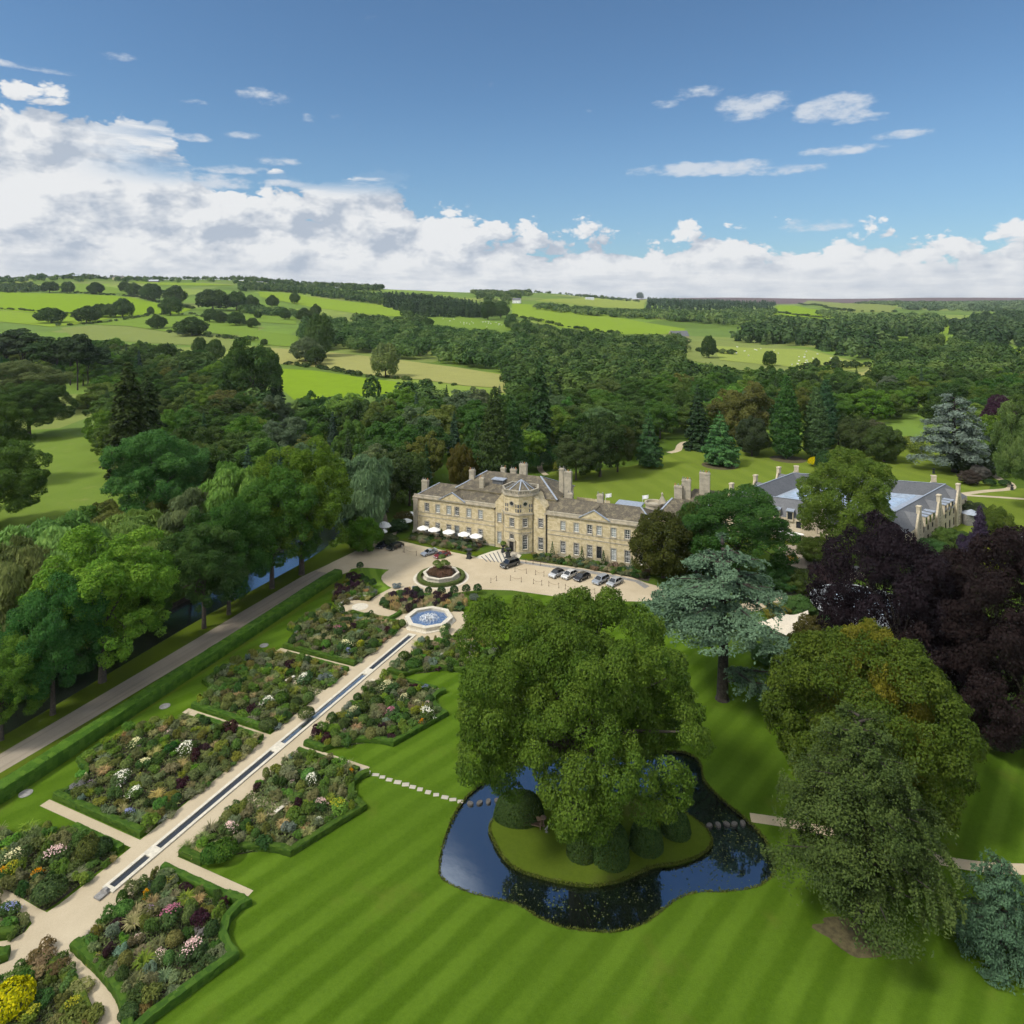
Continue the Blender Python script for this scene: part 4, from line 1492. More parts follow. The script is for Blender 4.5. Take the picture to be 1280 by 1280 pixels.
def window(parent, x, y, z, w, h, rot=0.0, blind=False, arch=False, bars=(2, 4), surround=True, dark=False):
    fr, pn, bl, su = window_mesh(w, h, arch, bars, surround, dark)
    o = ob_of('window', fr, parent)
    o.location = Vector((x, y, z)) - Vector(parent.location)
    o.rotation_euler = (0, 0, rot)
    ob_of('pane', bl if blind else pn, o)
    if surround:
        ob_of('surround', su, o)
    return o


def front(parent, bm, p, q, z0, z1, wins, depth=.22):
    """wall with windows: wins = (centre, width, bottom, top, options)"""
    wall(bm, p, q, z0, z1, [w[:4] for w in wins], depth)
    p, q = Vector(p), Vector(q)
    u = (q - p).normalized()
    rot = math.atan2(u.y, u.x)
    for w in wins:
        c = p + u * w[0]
        window(parent, c.x, c.y, w[2], w[1], w[3] - w[2], rot, **(w[4] if len(w) > 4 else {}))


def hip(bm, x0, x1, y0, y1, z0, z1, rx0, rx1, ry=None, mat=0, thick=0.0):
    ry = (y0 + y1) / 2 if ry is None else ry
    a, b, c, d = [bm.verts.new(p) for p in ((x0, y0, z0), (x1, y0, z0), (x1, y1, z0), (x0, y1, z0))]
    e, f = bm.verts.new((rx0, ry, z1)), bm.verts.new((rx1, ry, z1))
    for fs in ((a, b, f, e), (b, c, f), (c, d, e, f), (d, a, e)):
        bm.faces.new(fs).material_index = mat
    bm.faces.new((d, c, b, a)).material_index = mat


def bar3(bm, a, b, w, h, mat=0):
    """a strip laid on a slope from a to b"""
    a, b = Vector(a), Vector(b)
    d = (b - a).normalized()
    sx = d.cross(Vector((0, 0, 1))).normalized() * w / 2
    up = Vector((0, 0, h))
    v = [bm.verts.new(p) for p in (a - sx, a + sx, b + sx, b - sx, a - sx + up, a + sx + up, b + sx + up, b - sx + up)]
    for f in ((3, 2, 1, 0), (4, 5, 6, 7), (0, 1, 5, 4), (1, 2, 6, 5), (2, 3, 7, 6), (3, 0, 4, 7)):
        bm.faces.new([v[i] for i in f]).material_index = mat


def chimney(parent, x, y, zb, zt, w=1.7, d=1.0, pots=3, mat='trim'):
    bm = bmesh.new()
    box(bm, x - w / 2, x + w / 2, y - d / 2, y + d / 2, zb, zt - .45)
    box(bm, x - w / 2 - .1, x + w / 2 + .1, y - d / 2 - .1, y + d / 2 + .1, zt - .45, zt - .25)
    box(bm, x - w / 2 - .02, x + w / 2 + .02, y - d / 2 - .02, y + d / 2 + .02, zt - .25, zt)
    o = obj('chimney', bm, M[mat], parent, True)
    for i in range(pots):
        b2 = bmesh.new()
        px = x + (i - (pots - 1) / 2) * w * .8 / max(1, pots - 1) if pots > 1 else x
        ring(b2, px, y, [(.13, zt), (.12, zt + .4), (.16, zt + .42), (.15, zt + .52)], 8)
        c = ob_of('chimney_pot', mesh_of('chimney_pot', b2, M['terracotta'] if (i + int(x)) % 4 == 0 else M['greystone']), o)
    return o


def build_hall():
    h = thing('country_house', 'long two storey sandstone country house with a polygonal entrance tower and stone slate roofs', 'country house', (1.6, 44.6, 0))
    YF = 44.6
    # ---- wings
    for sgn in (-1, 1):
        x0, x1 = (-31, -5.6) if sgn < 0 else (8.7, 37.0)
        cs_ = [-26.9, -23.4, -19.9, -17.4, -13.7, -10.2] if sgn < 0 else [13.4, 17.0, 20.5, 23.0, 26.7, 30.2, 34.0]
        wins = []
        for i, c in enumerate(cs_):
            wins.append((c - x0, 1.25, 6.85, 9.15, dict(blind=(i + (sgn > 0)) % 3 != 0, bars=(2, 4))))
            tall = 3.0
            wins.append((c - x0, 1.3, 1.0, 1.0 + tall, dict(blind=(i * 7 + (sgn > 0) * 3) % 5 == 1, bars=(3, 5), dark=(i == 3))))
        bm = bmesh.new()
        front(h, bm, (x0, YF), (x1, YF), 0, 10.4, wins)
        if sgn < 0:
            wall(bm, (x0, 55), (x0, YF), 0, 10.4)
        else:
            wall(bm, (x1, YF), (x1, 55), 0, 10.4)
        wall(bm, (x1, 55), (x0, 55), 0, 10.4)
        obj('wing_wall', bm, M['hallstone'], h, True)
        bm = bmesh.new()
        # plinth, two string courses, cornice and parapet
        for a, b in ((x0 - .02, x1 + .02),):
            box(bm, a, b, YF - .09, YF - .002, 0.0, .55)
            box(bm, a, b, YF - .08, YF - .002, 5.25, 5.5)
            box(bm, a, b, YF - .06, YF - .002, 6.35, 6.55)
            box(bm, a - .3, b + .3 * (sgn > 0), YF - .45, YF + .5, 10.4, 10.75)
            box(bm, a - .1, b, YF - .12, YF + .35, 10.752, 11.3)
        obj('cornice', bm, M['trim'], h, True)
        # corner pilasters
        if sgn < 0:
            bm = bmesh.new()
            box(bm, x0 - .15, x0 + 1.2, YF - .32, YF - .003, 0, 10.39)
            box(bm, x0 - .32, x0 + 1.35, YF - .42, YF - .004, 9.6, 10.1)
            box(bm, x0 - .35, x0 + 1.4, YF - .5, YF - .004, 0, 1.1)
            obj('pilaster', bm, M['trim'], h, True)
        # pediment
        pa, pb = (-22.4, -15.0) if sgn < 0 else (18.1, 25.5)
        bm = bmesh.new()
        v = [bm.verts.new((x, y, z)) for y in (YF - .5, YF + 2.2) for x, z in ((pa, 10.753), (pb, 10.753), ((pa + pb) / 2, 12.9))]
        bm.faces.new((v[0], v[1], v[2]))
        bm.faces.new((v[5], v[4], v[3]))
        for a, b in ((0, 1), (1, 2), (2, 0)):
            bm.faces.new((v[a], v[b], v[b + 3], v[a + 3]))
        pe = obj('pediment', bm, M['hallstone'], h, True)
        bm = bmesh.new()
        for q in (pa, pb):
            bar3(bm, (q + (-.3 if q == pa else .3), YF - .45, 10.78), ((pa + pb) / 2, YF - .45, 13.0), .5, .2)
        obj('raking_cornice', bm, M['lead'] if True else M['trim'], pe).location = (0, 0, 0)
        for o_ in pe.children:
            o_.location = (-h.location[0] + h.location[0], 0, 0)
        # the pavilion front under the pediment stands a little forward: two thin pilaster strips
        for q in (pa, pb):
            bm = bmesh.new()
            box(bm, q - .3, q + .3, YF - .055, YF - .001, .56, 10.39)
            obj('pilaster_strip', bm, M['hallstone'], h, True)
        bm = bmesh.new()
        if sgn < 0:
            hip(bm, x0 + .5, x1 + 6, YF + .4, 55.4, 11.0, 13.7, x0 + 5.2, x1 + 6, 50.0)
        else:
            hip(bm, x0 - 6, x1 - .3, YF + .4, 55.4, 11.0, 13.6, x0 - 6, x1 - 4.7, 50.0)
        ro = obj('roof', bm, M['slate'], h, True)
        bm = bmesh.new()
        if sgn < 0:
            bar3(bm, (x0 + .6, YF + .5, 11.06), (x0 + 5.2, 50, 13.74), .42, .06)
        else:
            bar3(bm, (x1 - .4, YF + .5, 11.06), (x1 - 4.7, 50, 13.64), .42, .06)
            bar3(bm, (x1 - .4, 55.3, 11.06), (x1 - 4.7, 50, 13.64), .42, .06)
        ob_of('lead_hip', mesh_of('lead_hip', bm, M['lead']), ro)
        # small roof behind the pediment
        bm = bmesh.new()
        c = (pa + pb) / 2
        for sx in (-1, 1):
            vs = [bm.verts.new(p) for p in ((c, YF + 2.0, 12.98), (c, YF + 4.6, 12.98), (c + sx * 3.4, YF + 1.5, 11.25), (c + sx * 3.4, YF + 0.3, 11.1), (c + sx * .4, YF - .3, 12.75))]
            bm.faces.new(vs if sx < 0 else vs[::-1])
        bar3(bm, (c + .05, YF + .0, 13.0), (c + .05, YF + 4.4, 12.99), .35, .05)
        ob_of('pediment_roof', mesh_of('pediment_roof', bm, M['slate']), ro)
    # ---- centre block with sloping shoulders
    bm = bmesh.new()
    YC = 44.3
    front(h, bm, (-5.6, YC), (-3.4, YC), 0, 10.4, [(1.2, 1.1, 6.85, 9.15, dict(blind=True)), (1.2, 1.1, 1.1, 4.2, dict(blind=True, bars=(2, 5)))])
    obj('centre_wall', bm, M['hallstone'], h, True)
    bm = bmesh.new()
    front(h, bm, (5.4, YC), (8.7, YC), 0, 10.4, [(2.0, 1.25, 6.85, 9.15, {}), (2.0, 1.3, 1.1, 4.2, dict(bars=(2, 5)))])
    obj('centre_wall', bm, M['hallstone'], h, True)
    for a, b in ((-5.6, -3.3), (8.7, 5.3)):
        bm = bmesh.new()
        v = [bm.verts.new(p) for p in ((a, YC, 10.4), (b, YC, 10.4), (b, YC, 14.8), (a, YC, 12.0))]
        bm.faces.new(v if a < b else v[::-1])
        v2 = [bm.verts.new(p) for p in ((a, YC, 12.0), (b, YC, 14.8), (b, 50, 14.8), (a, 50, 12.0))]
        bm.faces.new(v2)
        v3 = [bm.verts.new(p) for p in ((a, YC, 0), (a, YC, 12.0), (a, 50, 12.0), (a, 50, 0))]
        bm.faces.new(v3)
        obj('shoulder_wall', bm, M['hallstone'], h, True)
    # ---- tower
    oct_ = [(-3.7, 45.0), (-1.75, 42.1), (2.2, 41.75), (5.05, 43.9), (5.7, 46.6), (4.4, 50), (-3.0, 50)]
    bm = bmesh.new()
    L = lambda i: (Vector(oct_[i + 1]) - Vector(oct_[i])).length
    front(h, bm, oct_[0], oct_[1], 0, 15.0, [(L(0) / 2, .8, 6.85, 9.1, dict(bars=(2, 4)))])
    front(h, bm, oct_[1], oct_[2], 0, 15.0, [(L(1) / 2, 1.25, 6.9, 9.1, dict(bars=(2, 4))), (L(1) / 2, 1.15, 3.65, 5.0, dict(arch=True, bars=(2, 1)))])
    front(h, bm, oct_[2], oct_[3], 0, 15.0, [(L(2) / 2, 1.25, 6.9, 9.1, dict(bars=(2, 4))), (L(2) / 2, 1.35, 1.1, 4.9, dict(arch=True, bars=(3, 6), dark=False))])
    front(h, bm, oct_[3], oct_[4], 0, 15.0, [(L(3) / 2, .9, 6.9, 9.1, dict(blind=True, bars=(2, 4)))])
    for i in (4, 5):
        wall(bm, oct_[i], oct_[i + 1], 0, 15.0)
    tw = obj('tower_wall', bm, M['hallstone'], h, True)
    cx_, cy_ = 1.0, 46.4
    def grow_oct(d):
        return [(x + (x - cx_) / math.hypot(x - cx_, y - cy_) * d, y + (y - cy_) / math.hypot(x - cx_, y - cy_) * d) for x, y in oct_]
    bm = bmesh.new()
    def band(z0, z1, d, inner=-.3):
        o_, i_ = grow_oct(d), grow_oct(inner)
        n = len(o_)
        for i in range(n):
            j = (i + 1) % n
            prism(bm, [o_[i], o_[j], i_[j], i_[i]], z0, z1)
    for z0, z1, d in ((5.3, 5.55, .1), (6.35, 6.55, .07), (10.0, 10.45, .32), (0, .5, .12), (14.9, 15.3, .38)):
        bm = bmesh.new()
        band(z0, z1, d)
        obj('tower_string_course', bm, M['trim'], h, True)
    bm = bmesh.new()
    band(15.3, 15.5, .2, -.15)
    band(16.2, 16.45, .24, -.2)
    o_, i_ = grow_oct(.12), grow_oct(-.08)
    for a, b in zip(range(7), [1, 2, 3, 4, 5, 6, 0]):
        n = 8
        for q in range(n):
            f0, f1 = (q + .22) / n, (q + .78) / n
            lerp = lambda P0, P1, f: (P0[0] + (P1[0] - P0[0]) * f, P0[1] + (P1[1] - P0[1]) * f)
            prism(bm, [lerp(o_[a], o_[b], f0), lerp(o_[a], o_[b], f1), lerp(i_[a], i_[b], f1), lerp(i_[a], i_[b], f0)], 15.5, 16.2)
    obj('balustrade', bm, M['trim'], h, True)
    # roundels and small sunk panels of the top stage
    for i in (1, 2):
        p, q = Vector(oct_[i]), Vector(oct_[i + 1])
        u = (q - p).normalized()
        nrm = Vector((u.y, -u.x))
        c = (p + q) / 2
        bm = bmesh.new()
        for r0, r1, d0, d1 in ((.52, .78, .005, .14),):
            n = 20
            for a in range(n):
                a0, a1 = 6.2832 * a / n, 6.2832 * (a + 1) / n
                pts = []
                for r_, an in ((r0, a0), (r1, a0), (r1, a1), (r0, a1)):
                    w = c + u * r_ * math.cos(an)
                    pts.append((w, 12.9 + r_ * math.sin(an)))
                f_ = [bm.verts.new((w.x + nrm.x * d1, w.y + nrm.y * d1, z)) for w, z in pts]
                g_ = [bm.verts.new((w.x + nrm.x * d0, w.y + nrm.y * d0, z)) for w, z in pts]
                bm.faces.new(f_)
                for e in range(4):
                    bm.faces.new((f_[e], f_[(e + 1) % 4], g_[(e + 1) % 4], g_[e]))
        rd = obj('roundel', bm, M['trim'], h, True)
        bm = bmesh.new()
        vs = [bm.verts.new((c.x + u.x * .52 * math.cos(6.2832 * a / 20) + nrm.x * .03, c.y + u.y * .52 * math.cos(6.2832 * a / 20) + nrm.y * .03, 12.9 + .52 * math.sin(6.2832 * a / 20))) for a in range(20)]
        bm.faces.new(vs)
        for an in range(4):
            dx, dz = math.cos(an * math.pi / 4), math.sin(an * math.pi / 4)
        ob_of('pane', mesh_of('pane', bm, M['pane']), rd)
        for off in (-1.5, 1.5):
            for zc in (12.4, 11.2):
                for dx in (-.28, .28):
                    w = c + u * (off + dx)
                    bm = bmesh.new()
                    obox(bm, (w.x + nrm.x * .012, w.y + nrm.y * .012), u, .32, .05, zc - .42, zc + .42)
                    obj('sunk_panel', bm, M['darkslate'], h, True)
    # tower roof with lead rolls
    bm = bmesh.new()
    base = grow_oct(-.35)
    ap = bm.verts.new((1.1, 46.3, 18.2))
    bv = [bm.verts.new((x, y, 15.45)) for x, y in base]
    for i in range(7):
        bm.faces.new((bv[i], bv[(i + 1) % 7], ap))
    bm.faces.new(bv[::-1])
    tr = obj('tower_roof', bm, M['slate'], h, True)
    bm = bmesh.new()
    for x, y in base:
        bar3(bm, (x, y, 15.52), (1.1, 46.3, 18.24), .3, .07)
    ob_of('lead_hip', mesh_of('lead_hip', bm, M['lead']), tr)
    # door, steps
    c = (Vector(oct_[1]) + Vector(oct_[2])) / 2
    u = (Vector(oct_[2]) - Vector(oct_[1])).normalized()
    nrm = Vector((u.y, -u.x))
    bm = bmesh.new()
    q = c + nrm * .06
    obox(bm, q, u, 1.3, .1, .35, 3.0)
    obox(bm, q + nrm * .06, u, .04, .04, .4, 2.95)
    do = obj('entrance_door', bm, M['door'], h, True)
    bm = bmesh.new()
    for s_ in (-1, 1):
        obox(bm, c + u * .85 * s_ + nrm * .12, u, .38, .24, .3, 3.15)
    obox(bm, c + nrm * .22, u, 2.3, .44, 3.15, 3.5)
    ob_of('surround', mesh_of('surround', bm, M['trim']), do)
    bm = bmesh.new()
    for i in range(3):
        obox(bm, c + nrm * (.9 - i * .28), u, 3.6 - i * .3, 1.8 - i * .56, i * .11, .11 + i * .11)
    obj('door_step', bm, M['flag'], h, True)
    # drainpipes
    for x in (-5.75, 8.95):
        bm = bmesh.new()
        tube(bm, [(x, YF - .18, 0), (x, YF - .18, 10.35)], [.1, .1], 8)
        box(bm, x - .18, x + .18, YF - .32, YF - .06, 9.9, 10.3)
        obj('drainpipe', bm, M['black'], h, True)
    # ---- roofs behind
    bm = bmesh.new()
    wall(bm, (-19.5, 48.5), (10.2, 48.5), 10, 13.3)
    wall(bm, (10.2, 48.5), (10.2, 63), 0, 13.3)
    wall(bm, (10.2, 63), (-19.5, 63), 0, 13.3)
    wall(bm, (-19.5, 63), (-19.5, 48.5), 0, 13.3)
    wall(bm, (36, 50.2), (51, 50.2), 0, 11.5)
    wall(bm, (51, 50.2), (51, 66), 0, 11.5)
    wall(bm, (51, 66), (36, 66), 0, 11.5)
    wall(bm, (36, 66), (36, 50.2), 0, 11.5)
    wall(bm, (20, 66), (10.2, 66), 0, 9.5)
    wall(bm, (36, 56), (36, 70), 0, 9)
    wall(bm, (37.01, 55.01), (37.02, 60), 0, 9)
    obj('rear_wall', bm, M['hallstone'], h, True)
    bm = bmesh.new()
    hip(bm, -19.9, 10.6, 48.1, 63.4, 13.3, 17.2, -13.2, 3.2, 55.2)
    rr = obj('rear_roof', bm, M['slate'], h, True)
    bm = bmesh.new()
    bar3(bm, (-19.8, 48.2, 13.36), (-13.2, 55.2, 17.24), .5, .06)
    bar3(bm, (10.5, 48.2, 13.36), (3.2, 55.2, 17.24), .5, .06)
    bar3(bm, (10.5, 63.3, 13.36), (3.2, 55.2, 17.24), .5, .06)
    ob_of('lead_hip', mesh_of('lead_hip', bm, M['lead']), rr)
    bm = bmesh.new()
    hip(bm, 35.7, 51.3, 49.9, 58, 11.5, 15.6, 39.5, 48.0, 54)
    v = [bm.verts.new(p) for p in ((40, 56, 13), (51.3, 56, 11.5), (51.3, 66.3, 11.5), (40, 66.3, 11.5), (44, 61, 16.8), (51.3, 61, 16.8))]
    bm.faces.new((v[0], v[1], v[5], v[4])); bm.faces.new((v[4], v[5], v[2], v[3])); bm.faces.new((v[0], v[4], v[3])); bm.faces.new((v[1], v[2], v[5]))
    r3 = obj('east_roof', bm, M['slate'], h, True)
    bm = bmesh.new()
    for a, b in (((35.8, 50, 11.55), (39.5, 54, 15.65)), ((51.2, 50, 11.55), (48, 54, 15.65)), ((35.8, 57.9, 11.55), (39.5, 54, 15.65))):
        bar3(bm, a, b, .5, .06)
    ob_of('lead_hip', mesh_of('lead_hip', bm, M['lead']), r3)
    # flat lead roof, skylight and stone drum behind the right wing
    bm = bmesh.new()
    box(bm, 11, 35.5, 55.45, 66, 6.0, 6.5)
    obj('flat_roof', bm, M['lead'], h, True)
    bm = bmesh.new()
    box(bm, 24.2, 30.0, 58, 61.5, 6.5, 11.0)
    sk = obj('roof_lantern', bm, M['hallstone'], h, True)
    bm = bmesh.new()
    box(bm, 23.6, 30.6, 57.5, 62, 11.0, 11.35)
    ob_of('lantern_lid', mesh_of('lantern_lid', bm, M['lead']), sk)
    bm = bmesh.new()
    ring(bm, 34.2, 57.6, [(2.3, 9.0), (2.3, 12.6), (2.55, 12.6), (2.55, 13.1), (2.1, 13.1), (2.1, 12.5)], 22)
    obj('round_turret', bm, M['trim'], h, True)
    bm = bmesh.new()
    prism(bm, [(35.2, 57), (37.4, 57), (37.4, 57.7), (35.2, 57.7)], 9, 13.2)
    prism(bm, [(35.2, 57), (37.4, 57), (37.4, 57.7), (35.2, 57.7)], 13.2, 15.0, top=[(36.1, 57.2), (36.5, 57.2), (36.5, 57.5), (36.1, 57.5)])
    tube(bm, [(36.3, 57.35, 15), (36.3, 57.35, 15.5), (36.3, 57.35, 15.9)], [.16, .34, .05], 7)
    obj('stone_gable', bm, M['trim'], h, True)
    # dormers and lead flats
    bm = bmesh.new()
    box(bm, -9.6, -6.4, 51, 53.2, 14.6, 16.0)
    dm = obj('roof_dormer', bm, M['darkslate'], h, True)
    bm = bmesh.new()
    box(bm, -9.9, -6.1, 50.7, 53.5, 16.0, 16.2)
    ob_of('dormer_lid', mesh_of('dormer_lid', bm, M['lead']), dm)
    for x, y, zb, zt, w, n in ((-30.2, 49.3, 10.8, 14.2, 1.9, 3), (-16.4, 52, 14.2, 17.9, 1.5, 3), (-12.1, 49.6, 13.2, 16.6, 1.3, 2), (-9.3, 57.8, 15.2, 17.9, 1.3, 2), (-6.1, 57.8, 15.6, 17.8, 1.7, 3), (-2.8, 57.2, 15.6, 19.7, 2.2, 4),
                              (9.6, 54.6, 12, 20.2, 1.3, 2), (11.9, 53.2, 10.5, 19.9, 1.9, 3), (13.4, 50.6, 11.5, 14.9, 1.4, 2), (21.7, 50.3, 12.6, 15.6, 1.6, 2), (40.4, 57.6, 12.5, 18.0, 2.0, 3), (42.3, 58.6, 13, 19.6, 2.2, 4), (46.7, 60.2, 14, 21.4, 2.6, 4), (49.5, 54.5, 12, 16.2, 1.5, 2)):
        chimney(h, x, y, zb, zt, w, 1.05, n)
    bm = bmesh.new()
    for x in (22.9, 29.8):
        v = [bm.verts.new(p) for p in ((x, 59, 13.0), (x + .1, 59, 12.0), (x + 1.5, 59, 12.8), (x + 1.6, 59, 13.8))]
        bm.faces.new(v)
    fl = None
    bm.free()
    return h


HALL = build_hall()
for (px, py, t_) in ((757, 620, 56.0), (803, 622, 60)):
    s_ = PS(px, t_)
    zt = ZY(py, s_, t_)
    f_ = thing('flag', 'small white flag on a pole on the roof beside the %s' % ('short chimney' if px < 780 else 'lead roof lantern'), 'flag', (s_, t_, 6.5))
    bm = bmesh.new()
    tube(bm, [(0, 0, 0), (0, 0, zt - 6.5 + .6)], [.06, .05], 6)
    obj('pole', bm, M['white'], f_)
    bm = bmesh.new()
    g = []
    for i in range(6):
        x = i * .32
        g.append([bm.verts.new((x, .12 * math.sin(i * 1.4), zt - 6.5 - .5 + .09 * i + z)) for z in (0, 1.0)])
    for a, b in zip(g, g[1:]):
        bm.faces.new((a[0], b[0], b[1], a[1]))
    obj('cloth', bm, M['canvas'], f_)


# ---------------------------------------------------------------- spa annex round a glazed court
def build_annex():
    C_ = {k: Vector(cam2w(*v)) for k, v in dict(BL=(90.5, 219), BR=(131, 205.5), FL=(66, 196.5), FR=(99.6, 177.5)).items()}
    ctr = sum(C_.values(), Vector((0, 0))) / 4
    an = thing('hotel_annex', 'newer pale stone annex with grey slate roofs, small gables and a glazed court', 'hotel building', (ctr.x, ctr.y, 0))
    RZ_, EZ = 10.6, 6.4
    HW = 3.9
    rm, wm, gm = bmesh.new(), bmesh.new(), bmesh.new()
    sides = [('FL', 'FR'), ('FR', 'BR'), ('BR', 'BL'), ('BL', 'FL')]
    n_out = []
    outc, inc = {}, {}
    keys = ['FL', 'FR', 'BR', 'BL']
    def off(k, d):
        i = keys.index(k)
        a, b, c = C_[keys[i - 1]], C_[k], C_[keys[(i + 1) % 4]]
        u, v = (b - a).normalized(), (c - b).normalized()
        n1, n2 = Vector((u.y, -u.x)), Vector((v.y, -v.x))
        m_ = (n1 + n2)
        return b + m_ * (d / (1 + n1.dot(n2)))
    for k in keys:
        outc[k], inc[k] = off(k, HW), off(k, -HW)
    for a, b in sides:
        oa, ob_, ia, ib, ra, rb = outc[a], outc[b], inc[a], inc[b], C_[a], C_[b]
        v = [rm.verts.new((p.x, p.y, z)) for p, z in ((oa, EZ), (ob_, EZ), (rb, RZ_), (ra, RZ_))]
        rm.faces.new(v)
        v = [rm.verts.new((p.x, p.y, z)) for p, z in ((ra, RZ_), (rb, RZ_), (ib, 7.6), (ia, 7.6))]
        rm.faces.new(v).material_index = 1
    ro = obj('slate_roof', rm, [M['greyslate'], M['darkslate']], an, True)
    bm = bmesh.new()
    for a, b in sides:
        p, q = C_[a], C_[b]
        bar3(bm, (*p, RZ_ + .01), (*q, RZ_ + .012), .35, .08)
    ob_of('ridge', mesh_of('ridge', bm, M['lead']), ro)
    for a, b in sides:
        p, q = outc[a], outc[b]
        L = (q - p).length
        u = (q - p).normalized()
        wins = []
        n = int(L // 3.6)
        if a in ('FL', 'FR'):
            for i in range(n):
                x = (i + .5) * L / n
                wins.append((x, 1.3, .5, 2.8, dict(bars=(2, 1), surround=False, dark=True)))
                wins.append((x, 1.3, 3.9, 5.7, dict(bars=(2, 1), surround=False, dark=True)))
        front(an, wm, p, q, -1.5, EZ, wins)
    obj('wall', wm, M['newstone'], an, True)
    # court: flat lead edge, glass roof on it
    bm = bmesh.new()
    prism(bm, [tuple(inc[k]) for k in keys], 6.6, 7.62)
    fr = obj('court_roof', bm, M['lead'], an, True)
    c2 = sum(inc.values(), Vector((0, 0))) / 4
    quad = [c2 + (inc[k] - c2) * f for k, f in zip(keys, (.93, .9, .93, .95))]
    bm = bmesh.new()
    prism(bm, [tuple(q) for q in quad], 7.62, 8.0, top=[tuple(c2 + (q - c2) * .95) for q in quad])
    gl = ob_of('glass_roof', mesh_of('glass_roof', bm, M['roofglass']), fr)
    bm = bmesh.new()
    for i in range(1, 9):
        f = i / 9
        a, b = quad[0].lerp(quad[1], f), quad[3].lerp(quad[2], f)
        a, b = c2 + (a - c2) * .94, c2 + (b - c2) * .94
        bar3(bm, (*a, 8.005), (*b, 8.005), .12, .06)
    for i in range(1, 5):
        f = i / 5
        a, b = quad[0].lerp(quad[3], f), quad[1].lerp(quad[2], f)
        a, b = c2 + (a - c2) * .94, c2 + (b - c2) * .94
        bar3(bm, (*a, 8.003), (*b, 8.003), .16, .05)
    ob_of('glazing_bars', mesh_of('glazing_bars', bm, M['lead']), fr)
    # plant on the flat roof
    for i in range(7):
        f, g = random.uniform(.1, .9), random.choice((.06, .94))
        a = (inc['FL'].lerp(inc['FR'], f)).lerp(inc['BL'].lerp(inc['BR'], f), g)
        bm = bmesh.new()
        obox(bm, a, (C_['FR'] - C_['FL']), random.uniform(.8, 2.2), .8, 7.62, 7.62 + random.uniform(.3, .8))
        ob_of('roof_vent', mesh_of('roof_vent', bm, M['copper']), fr)
    # cross gables with chimney-like heads, dormers between them
    def cross_gable(p, q, f, wdt=4.6, chim=True, win=True):
        u = (q - p).normalized()
        nrm = Vector((u.y, -u.x))
        c = p.lerp(q, f)                               # on the ridge line
        e = c + nrm * (HW + .55)
        a, b = e - u * wdt / 2, e + u * wdt / 2
        pk = RZ_ - .35
        bm = bmesh.new()
        v = [bm.verts.new((w.x, w.y, z)) for w, z in ((a, -1.5), (b, -1.5), (b, 6.7), (e + u * .75, pk), (e - u * .75, pk), (a, 6.7))]
        bm.faces.new(v)
        k = nrm * -.5
        v2 = [bm.verts.new((w.x + k.x, w.y + k.y, z)) for w, z in ((a, -1.5), (b, -1.5), (b, 6.7), (e + u * .75, pk), (e - u * .75, pk), (a, 6.7))]
        bm.faces.new(v2[::-1])
        for i in range(6):
            bm.faces.new((v[i], v[(i + 1) % 6], v2[(i + 1) % 6], v2[i]))
        go = obj('gable', bm, M['newstone'], an, True)
        if chim:
            bm = bmesh.new()
            ec = e - nrm * .35
            obox(bm, ec, u, 1.3, .9, pk - .15, pk + 1.5)
            obox(bm, ec, u, 1.55, 1.1, pk + 1.5, pk + 1.8)
            ob_of('chimney_head', mesh_of('chimney_head', bm, M['newstone']), go)
        bm = bmesh.new()
        i0 = c - nrm * .05
        for s_ in (-1, 1):
            vs = [bm.verts.new(x) for x in ((e.x - nrm.x * .45, e.y - nrm.y * .45, pk - .25), (i0.x, i0.y, pk - .25), (i0.x + u.x * s_ * wdt / 2 + nrm.x * 3.2, i0.y + u.y * s_ * wdt / 2 + nrm.y * 3.2, 6.9), (e.x + u.x * s_ * (wdt / 2 - .05) - nrm.x * .45, e.y + u.y * s_ * (wdt / 2 - .05) - nrm.y * .45, 6.75))]
            bm.faces.new(vs if s_ < 0 else vs[::-1])
        obj('gable_roof', bm, M['greyslate'], an, True)
        if win:
            rot = math.atan2(u.y, u.x)
            for z, hh, ww in ((6.2, 2.0, .75), (3.4, 2.2, 1.0), (.4, 2.2, 1.5)):
                w_ = e + nrm * .12
                window(an, w_.x, w_.y, z, ww, hh, rot, bars=(1, 2), surround=False, dark=True)
    def dormer(p, q, f, w=1.7):
        u = (q - p).normalized()
        nrm = Vector((u.y, -u.x))
        c = p.lerp(q, f) + nrm * (HW * .55)
        bm = bmesh.new()
        obox(bm, c + nrm * .9, u, w, 2.6, 5.6, 8.3)
        d = obj('dormer', bm, M['newstone'], an, True)
        bm = bmesh.new()
        obox(bm, c + nrm * .95, u, w + .35, 3.1, 8.3, 8.48)
        ob_of('dormer_roof', mesh_of('dormer_roof', bm, M['lead']), d)
        bm = bmesh.new()
        obox(bm, c + nrm * 2.23, u, w * .72, .06, 6.2, 8.05)
        ob_of('dormer_window', mesh_of('dormer_window', bm, M['pane']), d)
    FL, FR, BR, BL = C_['FL'], C_['FR'], C_['BR'], C_['BL']
    for f in (.14, .52, .93):
        cross_gable(FR, BR, f)
    for f in (.26, .33, .40, .64, .71, .78):
        dormer(FR, BR, f, 1.5)
    for f in (.12, .55, .95):
        cross_gable(FL, FR, f)
    for f in (.27, .36, .72, .8):
        dormer(FL, FR, f)
    for f in (.04, .5, .93):
        cross_gable(BL, FL, f, win=False)
    for f in (.05, .5, .97):
        cross_gable(BR, BL, f, win=False)
    return an


ANNEX = build_annex()


